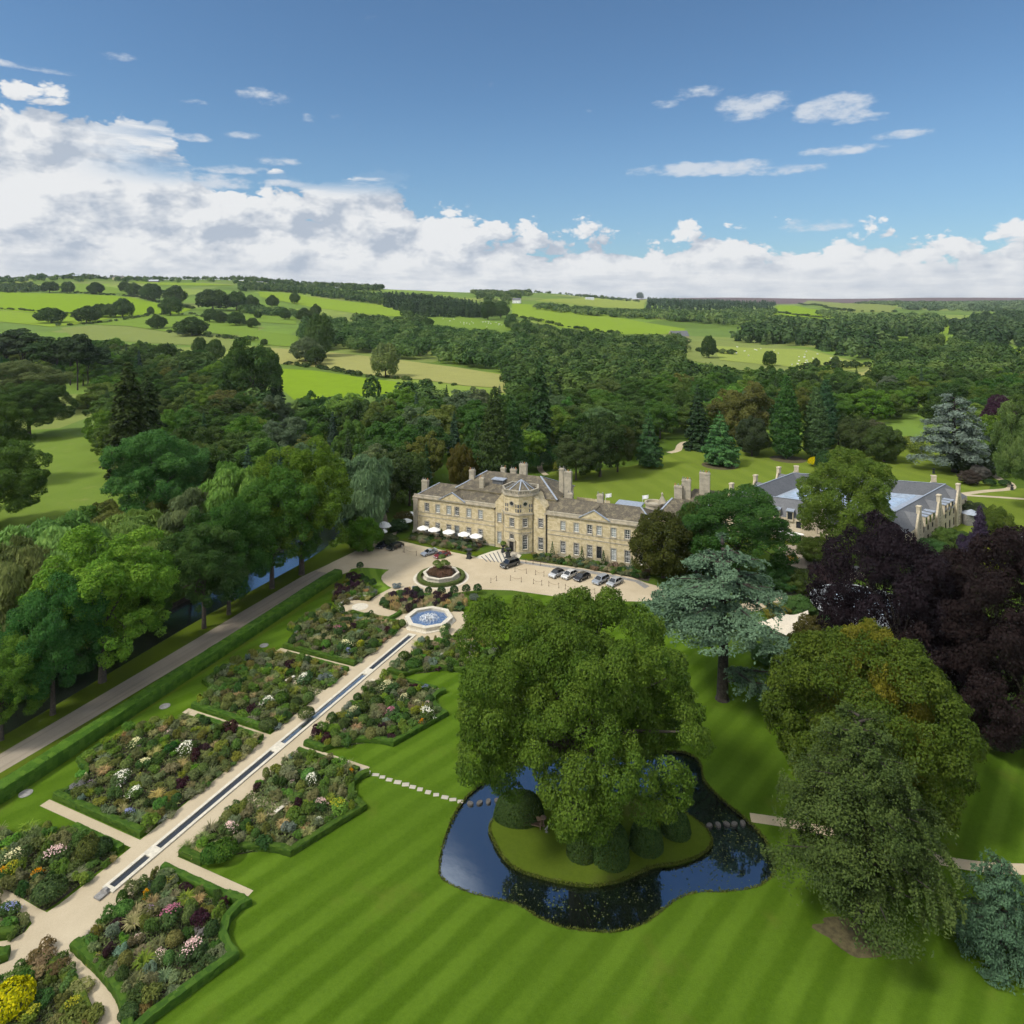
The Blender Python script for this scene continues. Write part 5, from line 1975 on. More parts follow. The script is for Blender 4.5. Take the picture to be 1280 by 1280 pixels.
def build_pavilion():
    c = Vector(P(1078, 754, 4.2))
    p = thing('round_pavilion', 'low round spa pavilion with a grey ring roof and pale rim', 'pavilion', (c.x, c.y, 0))
    Rr = 9.8
    bm = bmesh.new()
    ring(bm, 0, 0, [(Rr - 1.2, -.2), (Rr - 1.2, 3.7)], 48, cap=False)
    obj('glass_wall', bm, M['pane'], p)
    bm = bmesh.new()
    ring(bm, 0, 0, [(Rr - 1.0, 3.6), (Rr, 3.7), (Rr, 4.15), (Rr - .35, 4.3), (Rr - .4, 4.2), (Rr - 1.0, 3.7)], 64, cap=False)
    obj('rim', bm, M['copper'], p, smooth_=False)
    bm = bmesh.new()
    ring(bm, 0, 0, [(Rr - .42, 4.2), (Rr - 3.3, 4.75), (Rr - 3.35, 4.2)], 64, cap=False)
    obj('ring_roof', bm, M['darkslate'], p)
    bm = bmesh.new()
    ring(bm, 0, 0, [(Rr - 3.6, 4.1), (Rr - 3.6, 4.5), (Rr - 4.0, 4.9), (0.3, 5.6)], 40)
    obj('glass_dome', bm, M['roofglass'], p)


build_pavilion()


def build_tent():
    pts = [P(x, y, 3.2) for x, y in ((943, 775), (977, 769), (1010, 764), (1024, 771), (1014, 785), (985, 792), (962, 784))]
    c = (sum(p[0] for p in pts) / 7, sum(p[1] for p in pts) / 7)
    t = thing('stretch_canopy', 'beige stretched fabric canopy over the garden terrace', 'canopy', (c[0], c[1], 0))
    hs = [2.6, 3.5, 3.4, 2.8, 2.7, 2.7, 2.9]
    bm = bmesh.new()
    n = 40
    ringp = []
    m_ = len(pts)
    for i in range(m_):
        a, b = Vector(pts[i]) - Vector(c), Vector(pts[(i + 1) % m_]) - Vector(c)
        for q in range(6):
            f = q / 6
            sag = 1 - .16 * math.sin(math.pi * f)
            w = a.lerp(b, f) * sag
            ringp.append((w.x, w.y, hs[i] * (1 - f) + hs[(i + 1) % m_] * f - .35 * math.sin(math.pi * f)))
    rows = []
    for k_ in range(7):
        f = 1 - k_ / 7
        row = []
        for x, y, z in ringp:
            hump = 1.0 * math.exp(-((x * f - 3) ** 2 + (y * f - 1) ** 2) / 5) + 1.0 * math.exp(-((x * f + 3.2) ** 2 + (y * f + .3) ** 2) / 5)
            row.append(bm.verts.new((x * f, y * f, 3.0 + (z - 3.0) * f * f + hump * (1 - f * .5))))
        rows.append(row)
    for a, b in zip(rows, rows[1:]):
        for i in range(len(a)):
            bm.faces.new((a[i], a[(i + 1) % len(a)], b[(i + 1) % len(a)], b[i]))
    bm.faces.new(rows[-1])
    o = obj('canopy', bm, M['beige'], t, smooth_=True)
    for (x, y), z in zip(pts, hs):
        bm = bmesh.new()
        tube(bm, [(x - c[0], y - c[1], 0), (x - c[0], y - c[1], z)], [.06, .06], 7)
        obj('pole', bm, M['wood'], t)


build_tent()


def cottage(name, label, px, py, L, W, H, roofh, rot, wallm='hallstone', roofm='slate', nwin=3, z=None, cat='farmhouse', chim=1):
    s, t, z0, d = PT(px, py) if z is None else (*P(px, py, z), z, 0)
    h = thing(name, label, cat, (s, t, z0 - .3), YAW + rot)
    bm = bmesh.new()
    wins = [((i + .5) * L / nwin, 1.1, 1.1, 2.3) for i in range(nwin)]
    if H > 4.5:
        wins += [((i + .5) * L / nwin, 1.1, 3.6, 4.6) for i in range(nwin)]
    wall(bm, (-L / 2, -W / 2), (L / 2, -W / 2), 0, H, wins)
    wall(bm, (L / 2, -W / 2), (L / 2, W / 2), 0, H)
    wall(bm, (L / 2, W / 2), (-L / 2, W / 2), 0, H)
    wall(bm, (-L / 2, W / 2), (-L / 2, -W / 2), 0, H)
    for sx in (-L / 2, L / 2):
        bm.faces.new([bm.verts.new(p) for p in ((sx, -W / 2, H), (sx, W / 2, H), (sx, 0, H + roofh))])
    obj('wall', bm, M[wallm], h)
    bm = bmesh.new()
    for sy in (-1, 1):
        v = [bm.verts.new(p) for p in ((-L / 2 - .3, sy * (W / 2 + .4), H - .25), (L / 2 + .3, sy * (W / 2 + .4), H - .25), (L / 2 + .3, 0, H + roofh + .05), (-L / 2 - .3, 0, H + roofh + .05))]
        bm.faces.new(v)
    r = obj('roof', bm, M[roofm], h)
    for i in range(chim):
        bm = bmesh.new()
        x = (-1 if i == 0 else 1) * L * .42
        box(bm, x - .5, x + .5, -.4, .4, H + roofh - .6, H + roofh + 1.3)
        ob_of('chimney', mesh_of('chimney', bm, M['trim']), r)
    for c, w, a, b in wins:
        bm = bmesh.new()
        box(bm, c - L / 2 - w / 2, c - L / 2 + w / 2, -W / 2 + .15, -W / 2 + .2, a, b)
        obj('window', bm, M['pane'], h)
    return h


cottage('farmhouse', 'stone farmhouse with a grey roof between the far woods and the pale sheep field', 848, 428, 26, 12, 9, 7, .3, roofm='greyslate')
cottage('farmhouse', 'low stone farmhouse on the skyline left of the conifers', 148, 350, 34, 14, 9, 6, .1, roofm='greyslate', nwin=5, chim=2)
cottage('barn', 'long grey barn on the hilltop amid trees', 90, 347, 62, 16, 6, 5, .1, 'greystone', 'lead', 4, cat='barn', chim=0)
cottage('farmhouse', 'small white cottage on the far middle hill', 646, 379, 22, 12, 8, 6, -.2, 'white', 'greyslate', 3)
cottage('cottage', 'whitewashed cottage near the middle skyline', 646, 366, 26, 14, 8, 6, .4, 'white', 'slate', 3)
cottage('barn', 'pale roofed farm shed right of the middle hill', 737, 375, 30, 14, 6, 4, .2, 'white', 'copper', 3, cat='barn', chim=0)
cottage('barn', 'low barn with a pale roof on the hill above the green field', 192, 353, 34, 14, 5, 4, .1, 'greystone', 'copper', 3, cat='barn', chim=0)
cottage('lodge', 'small slate roofed lodge hidden in the dark trees left of the hall', 473, 560, 9, 7, 3.6, 3.0, .3, 'greystone', 'greyslate', 2, z=0, cat='lodge', chim=1)
cottage('garden_house', 'low stone garden shelter with a slate roof behind the laurel hedge', 462, 664, 9, 4.5, 2.6, 2.2, .45, 'trim', 'slate', 2, z=0, cat='shelter', chim=0)

# ------------------------------------------------------------------ garden: rill, fountain, beds
HEDGE_C = (0.036, 0.068, 0.012)
ri = thing('water_rill', 'long straight stone edged water rill down the middle of the gravel walk', 'water rill', (-.2, -38, 0))
pools = [(-69.2, -64.7), (-63.3, -44.3), (-42.3, -21.9), (-20.1, -6.9)]
bm = bmesh.new()
y = -69.75
segs = [(-69.75, pools[0][0])] + [(a[1], b[0]) for a, b in zip(pools, pools[1:])] + [(-6.9, -6.2)]
X0, X1, W0, W1 = -.86, .86, -.44, .44
for a, b in segs:
    box(bm, X0, X1, a + 38, b + 38, -.1, .2)
for a, b in pools:
    box(bm, X0, W0, a + 38, b + 38, -.1, .2)
    box(bm, W1, X1, a + 38, b + 38, -.1, .2)
obj('coping', bm, M['stone'], ri)
for a, b in pools:
    bm = bmesh.new()
    for v in (((W0, a), (W1, a), (W1, b), (W0, b)),):
        bm.faces.new([bm.verts.new((p[0], p[1] + 38, .06)) for p in v])
    obj('water', bm, M['rill'], ri)
bm = bmesh.new()
box(bm, -.5, .5, -71.0 + 38, -69.8 + 38, .05, .25)
prism(bm, [(-.6, -32.2), (.6, -32.2), (.3, -31.6), (-.3, -31.6)], .2, .5, top=[(-.3, -32.1), (.3, -32.1), (.15, -31.75), (-.15, -31.75)])
obj('spout_stone', bm, M['greystone'], ri)

fo = thing('octagonal_fountain', 'raised octagonal stone fountain basin of blue water with a white jet', 'fountain', (FC[0] + .1, FC[1], 0))
ph = math.pi / 8
bm = bmesh.new()
ring(bm, 0, 0, [(5.45, 0), (5.45, .16), (5.0, .2), (4.8, .22), (4.8, .78), (4.98, .82), (4.98, 1.0), (3.95, 1.0), (3.95, .2)], 8, ph=ph, cap=False)
obj('basin', bm, M['stone'], fo)
bm = bmesh.new()
bm.faces.new([bm.verts.new((3.97 * math.cos(ph + i * math.pi / 4), 3.97 * math.sin(ph + i * math.pi / 4), .74)) for i in range(8)])
obj('water', bm, M['fountain'], fo)
rng = np.random.default_rng(3)
c, nn = [], []
for i in range(14):
    a = 6.283 * i / 14
    for q in range(16):
        f = q / 15
        r = .25 + 1.6 * f
        z = .8 + .4 * f * (1 - f) * 2.4
        c.append((r * math.cos(a), r * math.sin(a), z))
for q in range(60):
    c.append((rng.normal() * .28, rng.normal() * .28, .8 + rng.random() * .5))
for q in range(120):
    a, r = rng.uniform(0, 6.28), rng.uniform(.3, 2.1)
    c.append((r * math.cos(a), r * math.sin(a), .76))
c = np.array(c) + rng.normal(size=(len(c), 3)) * .05
ob_of('jet', quads_mesh('jet', rhombs(rng, c, rdir(rng, len(c)) + np.array([0, 0, .5]), .3 * rng.uniform(.5, 1.2, len(c)), .18), rng.random(len(c)), M['spray']), fo)
for i in range(3):
    a = -0.35 + .3 * i
tag(ob_of('shrub', MOUND[1], loc=(5.3, -1.9, 0), rot=(0, 0, 1), color=(.10, .13, .07)), 'soft grey green shrub at the right foot of the octagonal fountain', 'shrub').scale = (.8, .8, 1.3)


def flip(path, on):
    return [(-.4 - x, y) for x, y in path] if on else path


def arc(a, b, bulge, n=7):
    a, b = Vector(a), Vector(b)
    m_, d = (a + b) / 2, b - a
    nv = Vector((-d.y, d.x)) * bulge
    return [tuple(a.lerp(b, i / n) + nv * (4 * (i / n) * (1 - i / n))) for i in range(n + 1)]


BEDS = []   # (polygon, description, density)


def right_bed(t0, desc, tall=20.4, hedged=True):
    foot = [(3.0, t0), (6.5, t0)] + arc((6.5, t0 + .05), (15.2, t0 + 5.1), .14)[1:] + [(19.0, t0 + 15.0), (17.3, t0 + 15.7), (15.8, t0 + 16.6), (15.0, t0 + 17.9), (15.1, t0 + 19.3), (15.7, t0 + 20.2)]
    hedge('box_hedge', foot, .85, .75, 'low clipped box hedge curving round %s' % desc, HEDGE_C, 1, group=None)
    if hedged:
        hedge('box_hedge', [(3.1, t0 + tall + .35), (13.7, t0 + tall + .35)], .75, .6, 'straight box hedge at the far end of %s' % desc, HEDGE_C, -1)
    poly = [(3.2, t0 + .8), (6.5, t0 + .9), (12, t0 + 5.0), (14.6, t0 + 5.9), (18.0, t0 + 14.7), (14.6, t0 + 16.6), (14.2, t0 + 18.0), (14.5, t0 + tall - .3), (3.4, t0 + tall - .3), (2.9, t0 + tall - 1)]
    BEDS.append((poly, desc))
    sheet('bed_soil', poly, 0.05, M['soil'])


right_bed(-63.2, 'the second bed right of the rill')
right_bed(-41.5, 'the third bed right of the rill')
# far right bed, ends at the fountain circle
foot = [(3.0, -20.0), (6.5, -20.0)] + arc((6.5, -19.95), (15.2, -14.7), .14)[1:] + [(19, -7)] + arc((18.2, -6.0), (14.6, -1.2), .2) + [(12, 1.5)]
hedge('box_hedge', foot, .85, .75, 'low clipped box hedge around the bed right of the fountain', HEDGE_C, 1)
poly = [(3.2, -19.2), (6.5, -19.1), (12, -15.0), (14.4, -13.8), (18, -6.6), (14.0, -1.6), (11, 1.6), (8.3, .5), (7.6, -3.6), (5.2, -6.6), (3.1, -8.0)]
BEDS.append((poly, 'the bed right of the fountain'))
sheet('bed_soil', poly, 0.05, M['soil'])
# nearest right bed with its long curved near side
inner = [P(87, 1189), P(101, 1202), P(117, 1217), P(132, 1234), P(144, 1250), P(150, 1268), P(153, 1300)]
outer = [P(168, 1300), P(191, 1280), P(240, 1243), P(299, 1199)]
hedge('box_hedge', inner, .95, .8, 'curved clipped box hedge along the gravel walk at the near end of the garden', HEDGE_C, 1)
hedge('box_hedge', outer + [(17.6, -69.3), (16.2, -68.5), (15.3, -67.2), (15.3, -65.8), (15.9, -64.8), (14.6, -64.6), (12.6, -64.75)], .9, .8, 'clipped box hedge with a scooped corner between the nearest bed and the lawn', HEDGE_C, 1)
hedge('box_hedge', [(3.0, -65.7), (13.6, -65.7)], .8, .75, 'straight clipped box hedge at the far end of the nearest bed', HEDGE_C, 1)
poly = [(2.9, -66.4), (14.6, -65.8), (14.4, -67.6), (15.6, -69.2), (17.8, -70.4)] + [P(240, 1230), P(195, 1262), P(176, 1276), P(158, 1282), P(160, 1262), P(152, 1244), P(138, 1226), P(118, 1207), P(100, 1190), P(108, 1176), P(140, 1142)]
BEDS.append((poly, 'the nearest bed right of the rill'))
sheet('bed_soil', poly, 0.05, M['soil'])


def left_bed(t0, desc, top=20.8):
    a = [(-3.6, t0), (-20.0, t0)]
    hedge('box_hedge', a, .85, .8, 'straight box hedge at the near end of %s' % desc, HEDGE_C, -1)
    b = arc((-20.0, t0 + .9), (-21.6, t0 + 5.3), -.25) + [(-24.3, t0 + 6.0), (-24.4, t0 + 9.5)]
    hedge('box_hedge', b, .6, .7, 'stepped box hedge on the lawn side of %s' % desc, HEDGE_C, -1)
    hedge('box_hedge', [(-3.7, t0 + top - .1), (-17, t0 + top - .1)], .75, .65, 'straight box hedge at the far end of %s' % desc, HEDGE_C, 1)
    poly = [(-3.5, t0 + .9), (-19.4, t0 + .9), (-20.8, t0 + 5.0), (-23.9, t0 + 6.2), (-24.4, t0 + 12), (-22.4, t0 + 17), (-17.5, t0 + top - 1), (-3.7, t0 + top - 1)]
    BEDS.append((poly, desc))
    sheet('bed_soil', poly, 0.05, M['soil'])


left_bed(-63.1, 'the second bed left of the rill')
left_bed(-41.2, 'the third bed left of the rill', 19.6)
left_bed(-20.4, 'the bed left of the fountain', 17.5)
hedge('box_hedge', arc((-8.4, -5.2), (-7.2, 2.5), -.1) + [(-9.4, 4.6)], .8, .75, 'curved clipped box hedge beside the fountain circle', HEDGE_C, 1)
# nearest left beds
hedge('box_hedge', [(-3.7, -65.0), (-12.2, -65.0)], .85, .8, 'straight clipped box hedge at the far end of the nearest left bed', HEDGE_C, 1)
poly = [(-3.6, -66)] + [(-13, -66), P(86, 1040), P(30, 1040), P(-40, 1050), P(-40, 1098), P(0, 1110), P(28, 1122), P(56, 1139), P(70, 1130)]
BEDS.append((poly, 'the nearest bed left of the rill'))
sheet('bed_soil', poly, 0.05, M['soil'])
poly = [P(-40, 1118), P(8, 1132), P(22, 1142), P(38, 1152), P(30, 1166), P(15, 1174), P(-40, 1176)]
BEDS.append((poly, 'the small bed in the crook of the gravel walks'))
sheet('bed_soil', poly, 0.05, M['soil'])
hedge('box_hedge', [P(-50, 1180), P(0, 1176), P(14, 1175), P(22, 1168)], .8, .8, 'short clipped box hedge in the crook of the gravel walks', HEDGE_C, 1)
hedge('box_hedge', [P(-50, 1206), P(0, 1206), P(10, 1202), P(14, 1190)], 1.2, .8, 'stub of clipped box hedge where the near walks meet', HEDGE_C, 1)
poly = [P(50, 1196), P(66, 1202), P(80, 1212), P(94, 1228), P(106, 1248), P(114, 1270), P(118, 1310), P(-60, 1310), P(-60, 1250), P(10, 1230), P(38, 1212)]
BEDS.append((poly, 'the round bed at the near end of the garden'))
sheet('bed_soil', poly, 0.05, M['soil'])
hedge('box_hedge', [P(51, 1194), P(68, 1201), P(82, 1211), P(96, 1227), P(108, 1247), P(116, 1270), P(120, 1310)], .9, .7, 'long curved box hedge around the round bed at the near end', (.055, .075, .014), -1)
# beds between fountain and forecourt
poly = c1([(285, 590), (330, 560), (400, 540), (480, 505), (560, 495), (640, 520), (760, 530), (900, 540), (1040, 530), (1130, 575), (1140, 620), (1080, 680), (960, 672), (760, 655), (620, 668), (520, 688), (380, 660), (310, 640)])
BEDS.append((poly, 'the bed of tall grasses behind the fountain'))
sheet('bed_soil', poly, 0.05, M['soil'])
poly = c1([(-180, 520), (-120, 440), (-60, 380), (10, 330), (80, 390), (140, 440), (230, 490), (240, 520), (170, 575), (60, 560), (-30, 560), (-60, 600), (-130, 640), (-180, 600)])
BEDS.append((poly, 'the dark shrub bed by the seat circle'))
sheet('bed_soil', poly, 0.05, M['soil'])
BEDS.append(([(-30.4, 43.4), (-9.2, 43.6), (-9.8, 37.4), (-17, 37.8), (-30, 39.6)], 'the terrace bed before the left wing'))
BEDS.append(([(6.4, 43.0), (35.4, 43.8), (36, 38.8), (7.2, 39.6)], 'the border before the right wing'))

# the tall hedge by the drive
hedge('tall_hedge', [(-24.2, -86), (-25.4, -62), (-26.6, -45), (-27.6, -30), (-28.6, -15), (-29.6, -2), (-30.2, 6), (-30.2, 11)], 2.3, 1.9, 'long tall clipped hedge between the gravel drive and the flower garden', (.045, .085, .014), 1, step=.8, leaf=.2, dens=40)

# gravel recesses and stone benches
for px, py, nm in ((812, 412, 'R'),):
    pass
def stone_bench(loc, rot, label, L=1.8, mat='stone'):
    b = thing('stone_bench', label, 'bench', (*loc, 0), rot)
    bm = bmesh.new()
    box(bm, -L / 2, L / 2, -.25, .25, .42, .5)
    obj('seat', bm, M[mat], b, bevel=.015)
    for s_ in (-1, 1):
        bm = bmesh.new()
        box(bm, s_ * L * .36 - .12, s_ * L * .36 + .12, -.2, .2, 0, .42)
        obj('leg', bm, M[mat], b)
    return b


NICHES = []
for pts, bp, lab in (([(3, -54.6), (3, -51.6), (8.6, -51.9), (9.2, -53.6), (7.2, -54.4)], (9.0, -52.8), 'pale stone slab bench in the recess of the second bed right of the rill'),
                     ([(-3.4, -31.4), (-3.4, -28.6), (-7, -28.4), (-9.5, -26.6), (-11.2, -27.4), (-10, -30.4)], (-10.9, -28.6), 'pale stone slab bench in the recess of the third bed left of the rill'),
                     ([(3, -12.4), (3, -9.8), (8.6, -10.2), (9.0, -11.6)], (9.0, -10.9), 'pale stone slab bench in the recess of the bed right of the fountain')):
    sheet('garden_path', pts, 0.056, M['gravel'])
    NICHES.append(pts)
    stone_bench(bp, R(80), lab)
# round stone markers let into the side lawn
for px, py, lab in ((32, 992, 'flat round stone in the grass strip nearest the near end of the tall hedge'), (206, 883, 'flat round stone in the grass beside the middle of the tall hedge'), (330, 807, 'flat round stone in the grass strip beside the farther part of the tall hedge')):
    s_, t_ = P(px, py)
    bm = bmesh.new()
    ring(bm, 0, 0, [(.82, 0), (.82, .05), (.4, .06)], 18)
    tag(obj('stone_disc', bm, M['greystone'], loc=(s_, t_, .012)), lab, 'paving stone')
# curved white bench round the seat circle
b = thing('curved_bench', 'curved white stone bench around the round paved seat circle', 'bench', (*SEAT, 0))
bm, b2 = bmesh.new(), bmesh.new()
n = 30
pa = [(4.1, .47), (4.75, .47), (4.75, .55), (4.1, .55)]
for (prof, B) in ((pa, bm), ([(4.25, 0), (4.6, 0), (4.6, .46), (4.25, .46)], b2)):
    rows = []
    for i in range(n + 1):
        a = R(95) + R(175) * i / n
        rows.append([B.verts.new((r * math.cos(a), r * math.sin(a), z)) for r, z in prof])
    for x, y in zip(rows, rows[1:]):
        for j in range(4):
            B.faces.new((x[j], x[(j + 1) % 4], y[(j + 1) % 4], y[j]))
    B.faces.new(rows[0])
    B.faces.new(rows[-1][::-1])
obj('seat', bm, M['white'], b)
obj('plinth', b2, M['stone'], b)
d = thing('garden_chair', 'dark iron garden chair at the end of the curved white bench', 'chair', (*P(440, 749), 0), 2.2)
bm = bmesh.new()
box(bm, -.25, .25, -.25, .25, .42, .48)
obj('seat', bm, M['black'], d)
bm = bmesh.new()
for x in (-.24, -.08, .08, .24):
    tube(bm, [(x, .23, .48), (x, .3, 1.0)], [.02, .02], 5)
tube(bm, [(-.26, .3, 1.0), (.26, .3, 1.0)], [.03, .03], 5)
obj('backrest', bm, M['black'], d)
for x, y in ((-.22, -.22), (.22, -.22), (-.22, .22), (.22, .22)):
    bm = bmesh.new()
    tube(bm, [(x, y, 0), (x * .9, y * .9, .43)], [.022, .022], 5)
    obj('leg', bm, M['black'], d)

# ------------------------------------------------------------------ planting of the beds
COLN = [('dark green', (.034, .062, .018)), ('mid green', (.066, .108, .028)), ('olive green', (.098, .108, .034)), ('fresh green', (.085, .14, .03)), ('grey green', (.13, .145, .075)), ('yellow green', (.125, .155, .03)), ('silvery blue', (.14, .165, .13)), ('wine dark', (.035, .018, .020)), ('straw coloured', (.22, .185, .09)), ('sage', (.115, .13, .058))]
COLD = dict(COLN)


def scatter(poly, rmin, rng, tries=3000, maxn=400, avoid=()):
    xs, ys = [p[0] for p in poly], [p[1] for p in poly]
    out = []
    for _ in range(tries):
        x, y = rng.uniform(min(xs), max(xs)), rng.uniform(min(ys), max(ys))
        if not inside(poly, x, y):
            continue
        if any(inside(a, x, y) for a in avoid):
            continue
        if all((x - a) ** 2 + (y - b_) ** 2 > rmin * rmin for a, b_ in out):
            out.append((x, y))
            if len(out) >= maxn:
                break
    return out


def plant(me, x, y, r, h, col, name, label, cat, group, base=1.0):
    o = ob_of(name, me, loc=(x, y, 0.04), rot=(0, 0, random.uniform(0, 6.28)), color=col)
    o.scale = (r, r * random.uniform(.85, 1.15), h)
    return tag(o, label, cat, group)


vary = lambda c, a=.18: tuple(max(.005, q * random.uniform(.98, 1.22) * (1 + random.uniform(-a, a) * .6)) for q in c)
FLOWERS = {'white': (.62, .60, .50), 'cream': (.50, .47, .27), 'pale pink': (.58, .42, .38), 'pink': (.32, .13, .17), 'mauve': (.20, .14, .19), 'orange': (.5, .22, .02), 'yellow': (.27, .26, .035), 'lavender blue': (.20, .22, .34)}


def flower_clump(x, y, r, h, fc, label, leafc=(.055, .095, .025), dense=True):
    t = thing('flowering_shrub', label, 'flowering shrub', (x, y, .04), random.uniform(0, 6.28))
    o = ob_of('foliage', MOUND[random.randrange(4)], t, color=vary(leafc))
    o.scale = (r, r, h)
    o = ob_of('blossom', (PETAL if dense else SPRIG)[random.randrange(2)], t, color=FLOWERS[fc])
    o.scale = (r * .95, r * .95, h * 1.02)
    return t


taken = []
for px, py, r, h, fc, lab in ((235, 935, 1.7, 1.4, 'white', 'large white flowered shrub far up the second bed left of the rill'), (171, 993, 1.5, 1.3, 'white', 'white flowered shrub in the middle of the second bed left of the rill'),
                              (66, 1074, 1.9, 1.5, 'pale pink', 'pale pink flowered shrub in the nearest bed left of the rill'), (240, 1193, 1.7, 1.5, 'pale pink', 'pale pink flowered shrub in the nearest bed right of the rill'),
                              (214, 1147, 1.5, 1.5, 'pink', 'dusky pink shrub in the nearest bed right of the rill'), (285, 1038, 1.2, 1.2, 'pale pink', 'pale pink flowered clump near the hedge of the second bed right of the rill'),
                              (400, 1007, 1.1, 1.1, 'pale pink', 'pale pink clump beside the bright yellow clump'), (421, 1011, 1.7, 1.4, 'yellow', 'bright yellow flowered clump at the right edge of the second bed'),
                              (390, 975, 1.2, 1.3, 'white', 'white sprigged clump at the far end of the second bed right of the rill'), (382, 850, 1.7, 1.5, 'white', 'large white flowered shrub in the third bed left of the rill'),
                              (336, 878, 1.5, 1.2, 'white', 'low white flowered shrub before the round green dome'), (431, 808, 1.8, 1.5, 'cream', 'cream flowered shrub in the bed left of the fountain'),
                              (421, 789, 1.5, 1.5, 'pink', 'pink flowered clump in the bed left of the fountain'), (486, 859, 1.9, 1.4, 'cream', 'wide cream flowered shrub at the far end of the third bed right of the rill'),
                              (442, 893, 1.5, 1.5, 'cream', 'cream flowered clump along the walk side of the third bed right of the rill'), (491, 891, 1.5, 1.2, 'pink', 'pink flowered clump in the middle of the third bed right of the rill'),
                              (532, 894, 1.8, 1.5, 'white', 'white umbrella flowered plant by the hedge of the third bed right of the rill'), (528, 905, .8, 1.0, 'orange', 'small bright orange clump before the white umbrella flowers'),
                              (440, 1002, .0, 0, 'orange', ''), (46, 1096, .9, 1.1, 'orange', 'orange flowered clump in the nearest bed left of the rill'), (4, 1093, .9, 1.0, 'orange', 'orange clump at the outer end of the nearest left bed'),
                              (182, 1120, .6, 1.0, 'orange', 'small orange clump at the walk edge of the nearest right bed'), (439, 968, .6, 1.2, 'orange', 'small orange clump where the stepping stones start'), (18, 1086, 1.3, 1.3, 'yellow', 'yellow flowered clump in the nearest bed left of the rill'),
                              (20, 1075, 1.8, 1.4, 'cream', 'greenish cream shrub left of the pale pink one'), (555, 788, 1.2, 1.2, 'cream', 'cream clump at the fountain end of the right bed'), (452, 806, 1.2, 1.2, 'yellow', 'lime yellow clump in the bed left of the fountain'),
                              (172, 930, 1.4, 1.2, 'cream', 'greenish cream clump far up the second left bed'), (180, 957, 1.3, 1.2, 'cream', 'greenish cream clump in the middle of the second left bed'), (152, 973, 1.7, 1.2, 'white', 'wispy greyish white clump in the second bed left of the rill'),
                              (434, 815, 1.0, 1.0, 'lavender blue', 'lavender blue clump before the cream shrub left of the fountain'), (160, 1020, 1.1, 1.1, 'lavender blue', 'lavender blue spires at the near end of the second left bed'), (10, 1140, 1.3, 1.0, 'lavender blue', 'lavender blue clump in the crook of the near walks'), (532, 862, 1.0, 1.0, 'lavender blue', 'lavender blue clump by the hedge end of the third bed right of the rill'), (506, 873, 1.2, 1.1, 'cream', 'pale cream clump near the far hedge of the third bed right of the rill'),
                              (90, 1262, 1.2, 1.1, 'yellow', 'bright yellow green clump at the near edge of the round bed'), (40, 1272, 1.3, 1.0, 'yellow', 'lime clump at the near edge of the round bed')):
    if r == 0:
        continue
    s_, t_ = P(px, py, h * .5)
    flower_clump(s_, t_, r * .88, h, fc, lab, (.11, .15, .03) if fc == 'yellow' else (.055, .09, .03))
    taken.append((s_, t_, r * .75))
# the golden balls of the near bed
for px, py, r, h, col, lab in ((12, 1262, 1.9, 2.5, (.27, .26, .02), 'golden yellow clipped dome at the near end of the garden'), (110, 1070, 1.25, 2.6, (.06, .075, .02), 'olive rounded dome beside the far hedge of the nearest left bed'), (127, 1064, 1.1, 1.9, (.026, .048, .016), 'dark green ball between the olive dome and the box hedge'), (62, 1118, 1.6, 2.0, (.035, .055, .018), 'dark rounded dome at the walk side of the nearest left bed'),
                               (352, 874, 1.1, 1.8, (.04, .075, .014), 'bright green clipped dome in the third bed left of the rill'), (383, 892, 1.2, 1.6, (.05, .07, .02), 'olive rounded dome near the walk in the third left bed'), (370, 877, .9, 1.3, (.035, .055, .018), 'dark ball right of the bright green dome'), (335, 905, 1.3, 1.4, (.045, .065, .022), 'dull green dome near the walk of the third left bed'), (280, 1068, 1.5, 2.0, (.035, .075, .012), 'fresh green dome at the near end of the second right bed'), (265, 1072, 1.2, 1.9, (.03, .065, .012), 'smaller green dome beside the fresh green dome'),
                               (517, 830, 1.4, 1.6, (.03, .065, .014), 'dark green dome by the walk of the bed right of the fountain'), (505, 818, 1.0, 1.3, (.035, .06, .014), 'small green dome behind the dark green dome'), (470, 876, 1.0, 1.4, (.035, .06, .016), 'small clipped ball at the far walk corner of the third right bed'), (452, 884, 1.0, 1.4, (.04, .065, .016), 'green ball on the walk side of the third right bed')):
    s_, t_ = P(px, py + 6)
    o = ob_of('topiary_dome', BALL[0], loc=(s_, t_, .04), color=col)
    o.scale = (r, r, h / 1.5)
    tag(o, lab, 'topiary')
    taken.append((s_, t_, r * .9))
rs = np.random.default_rng(21)
random.seed(21)


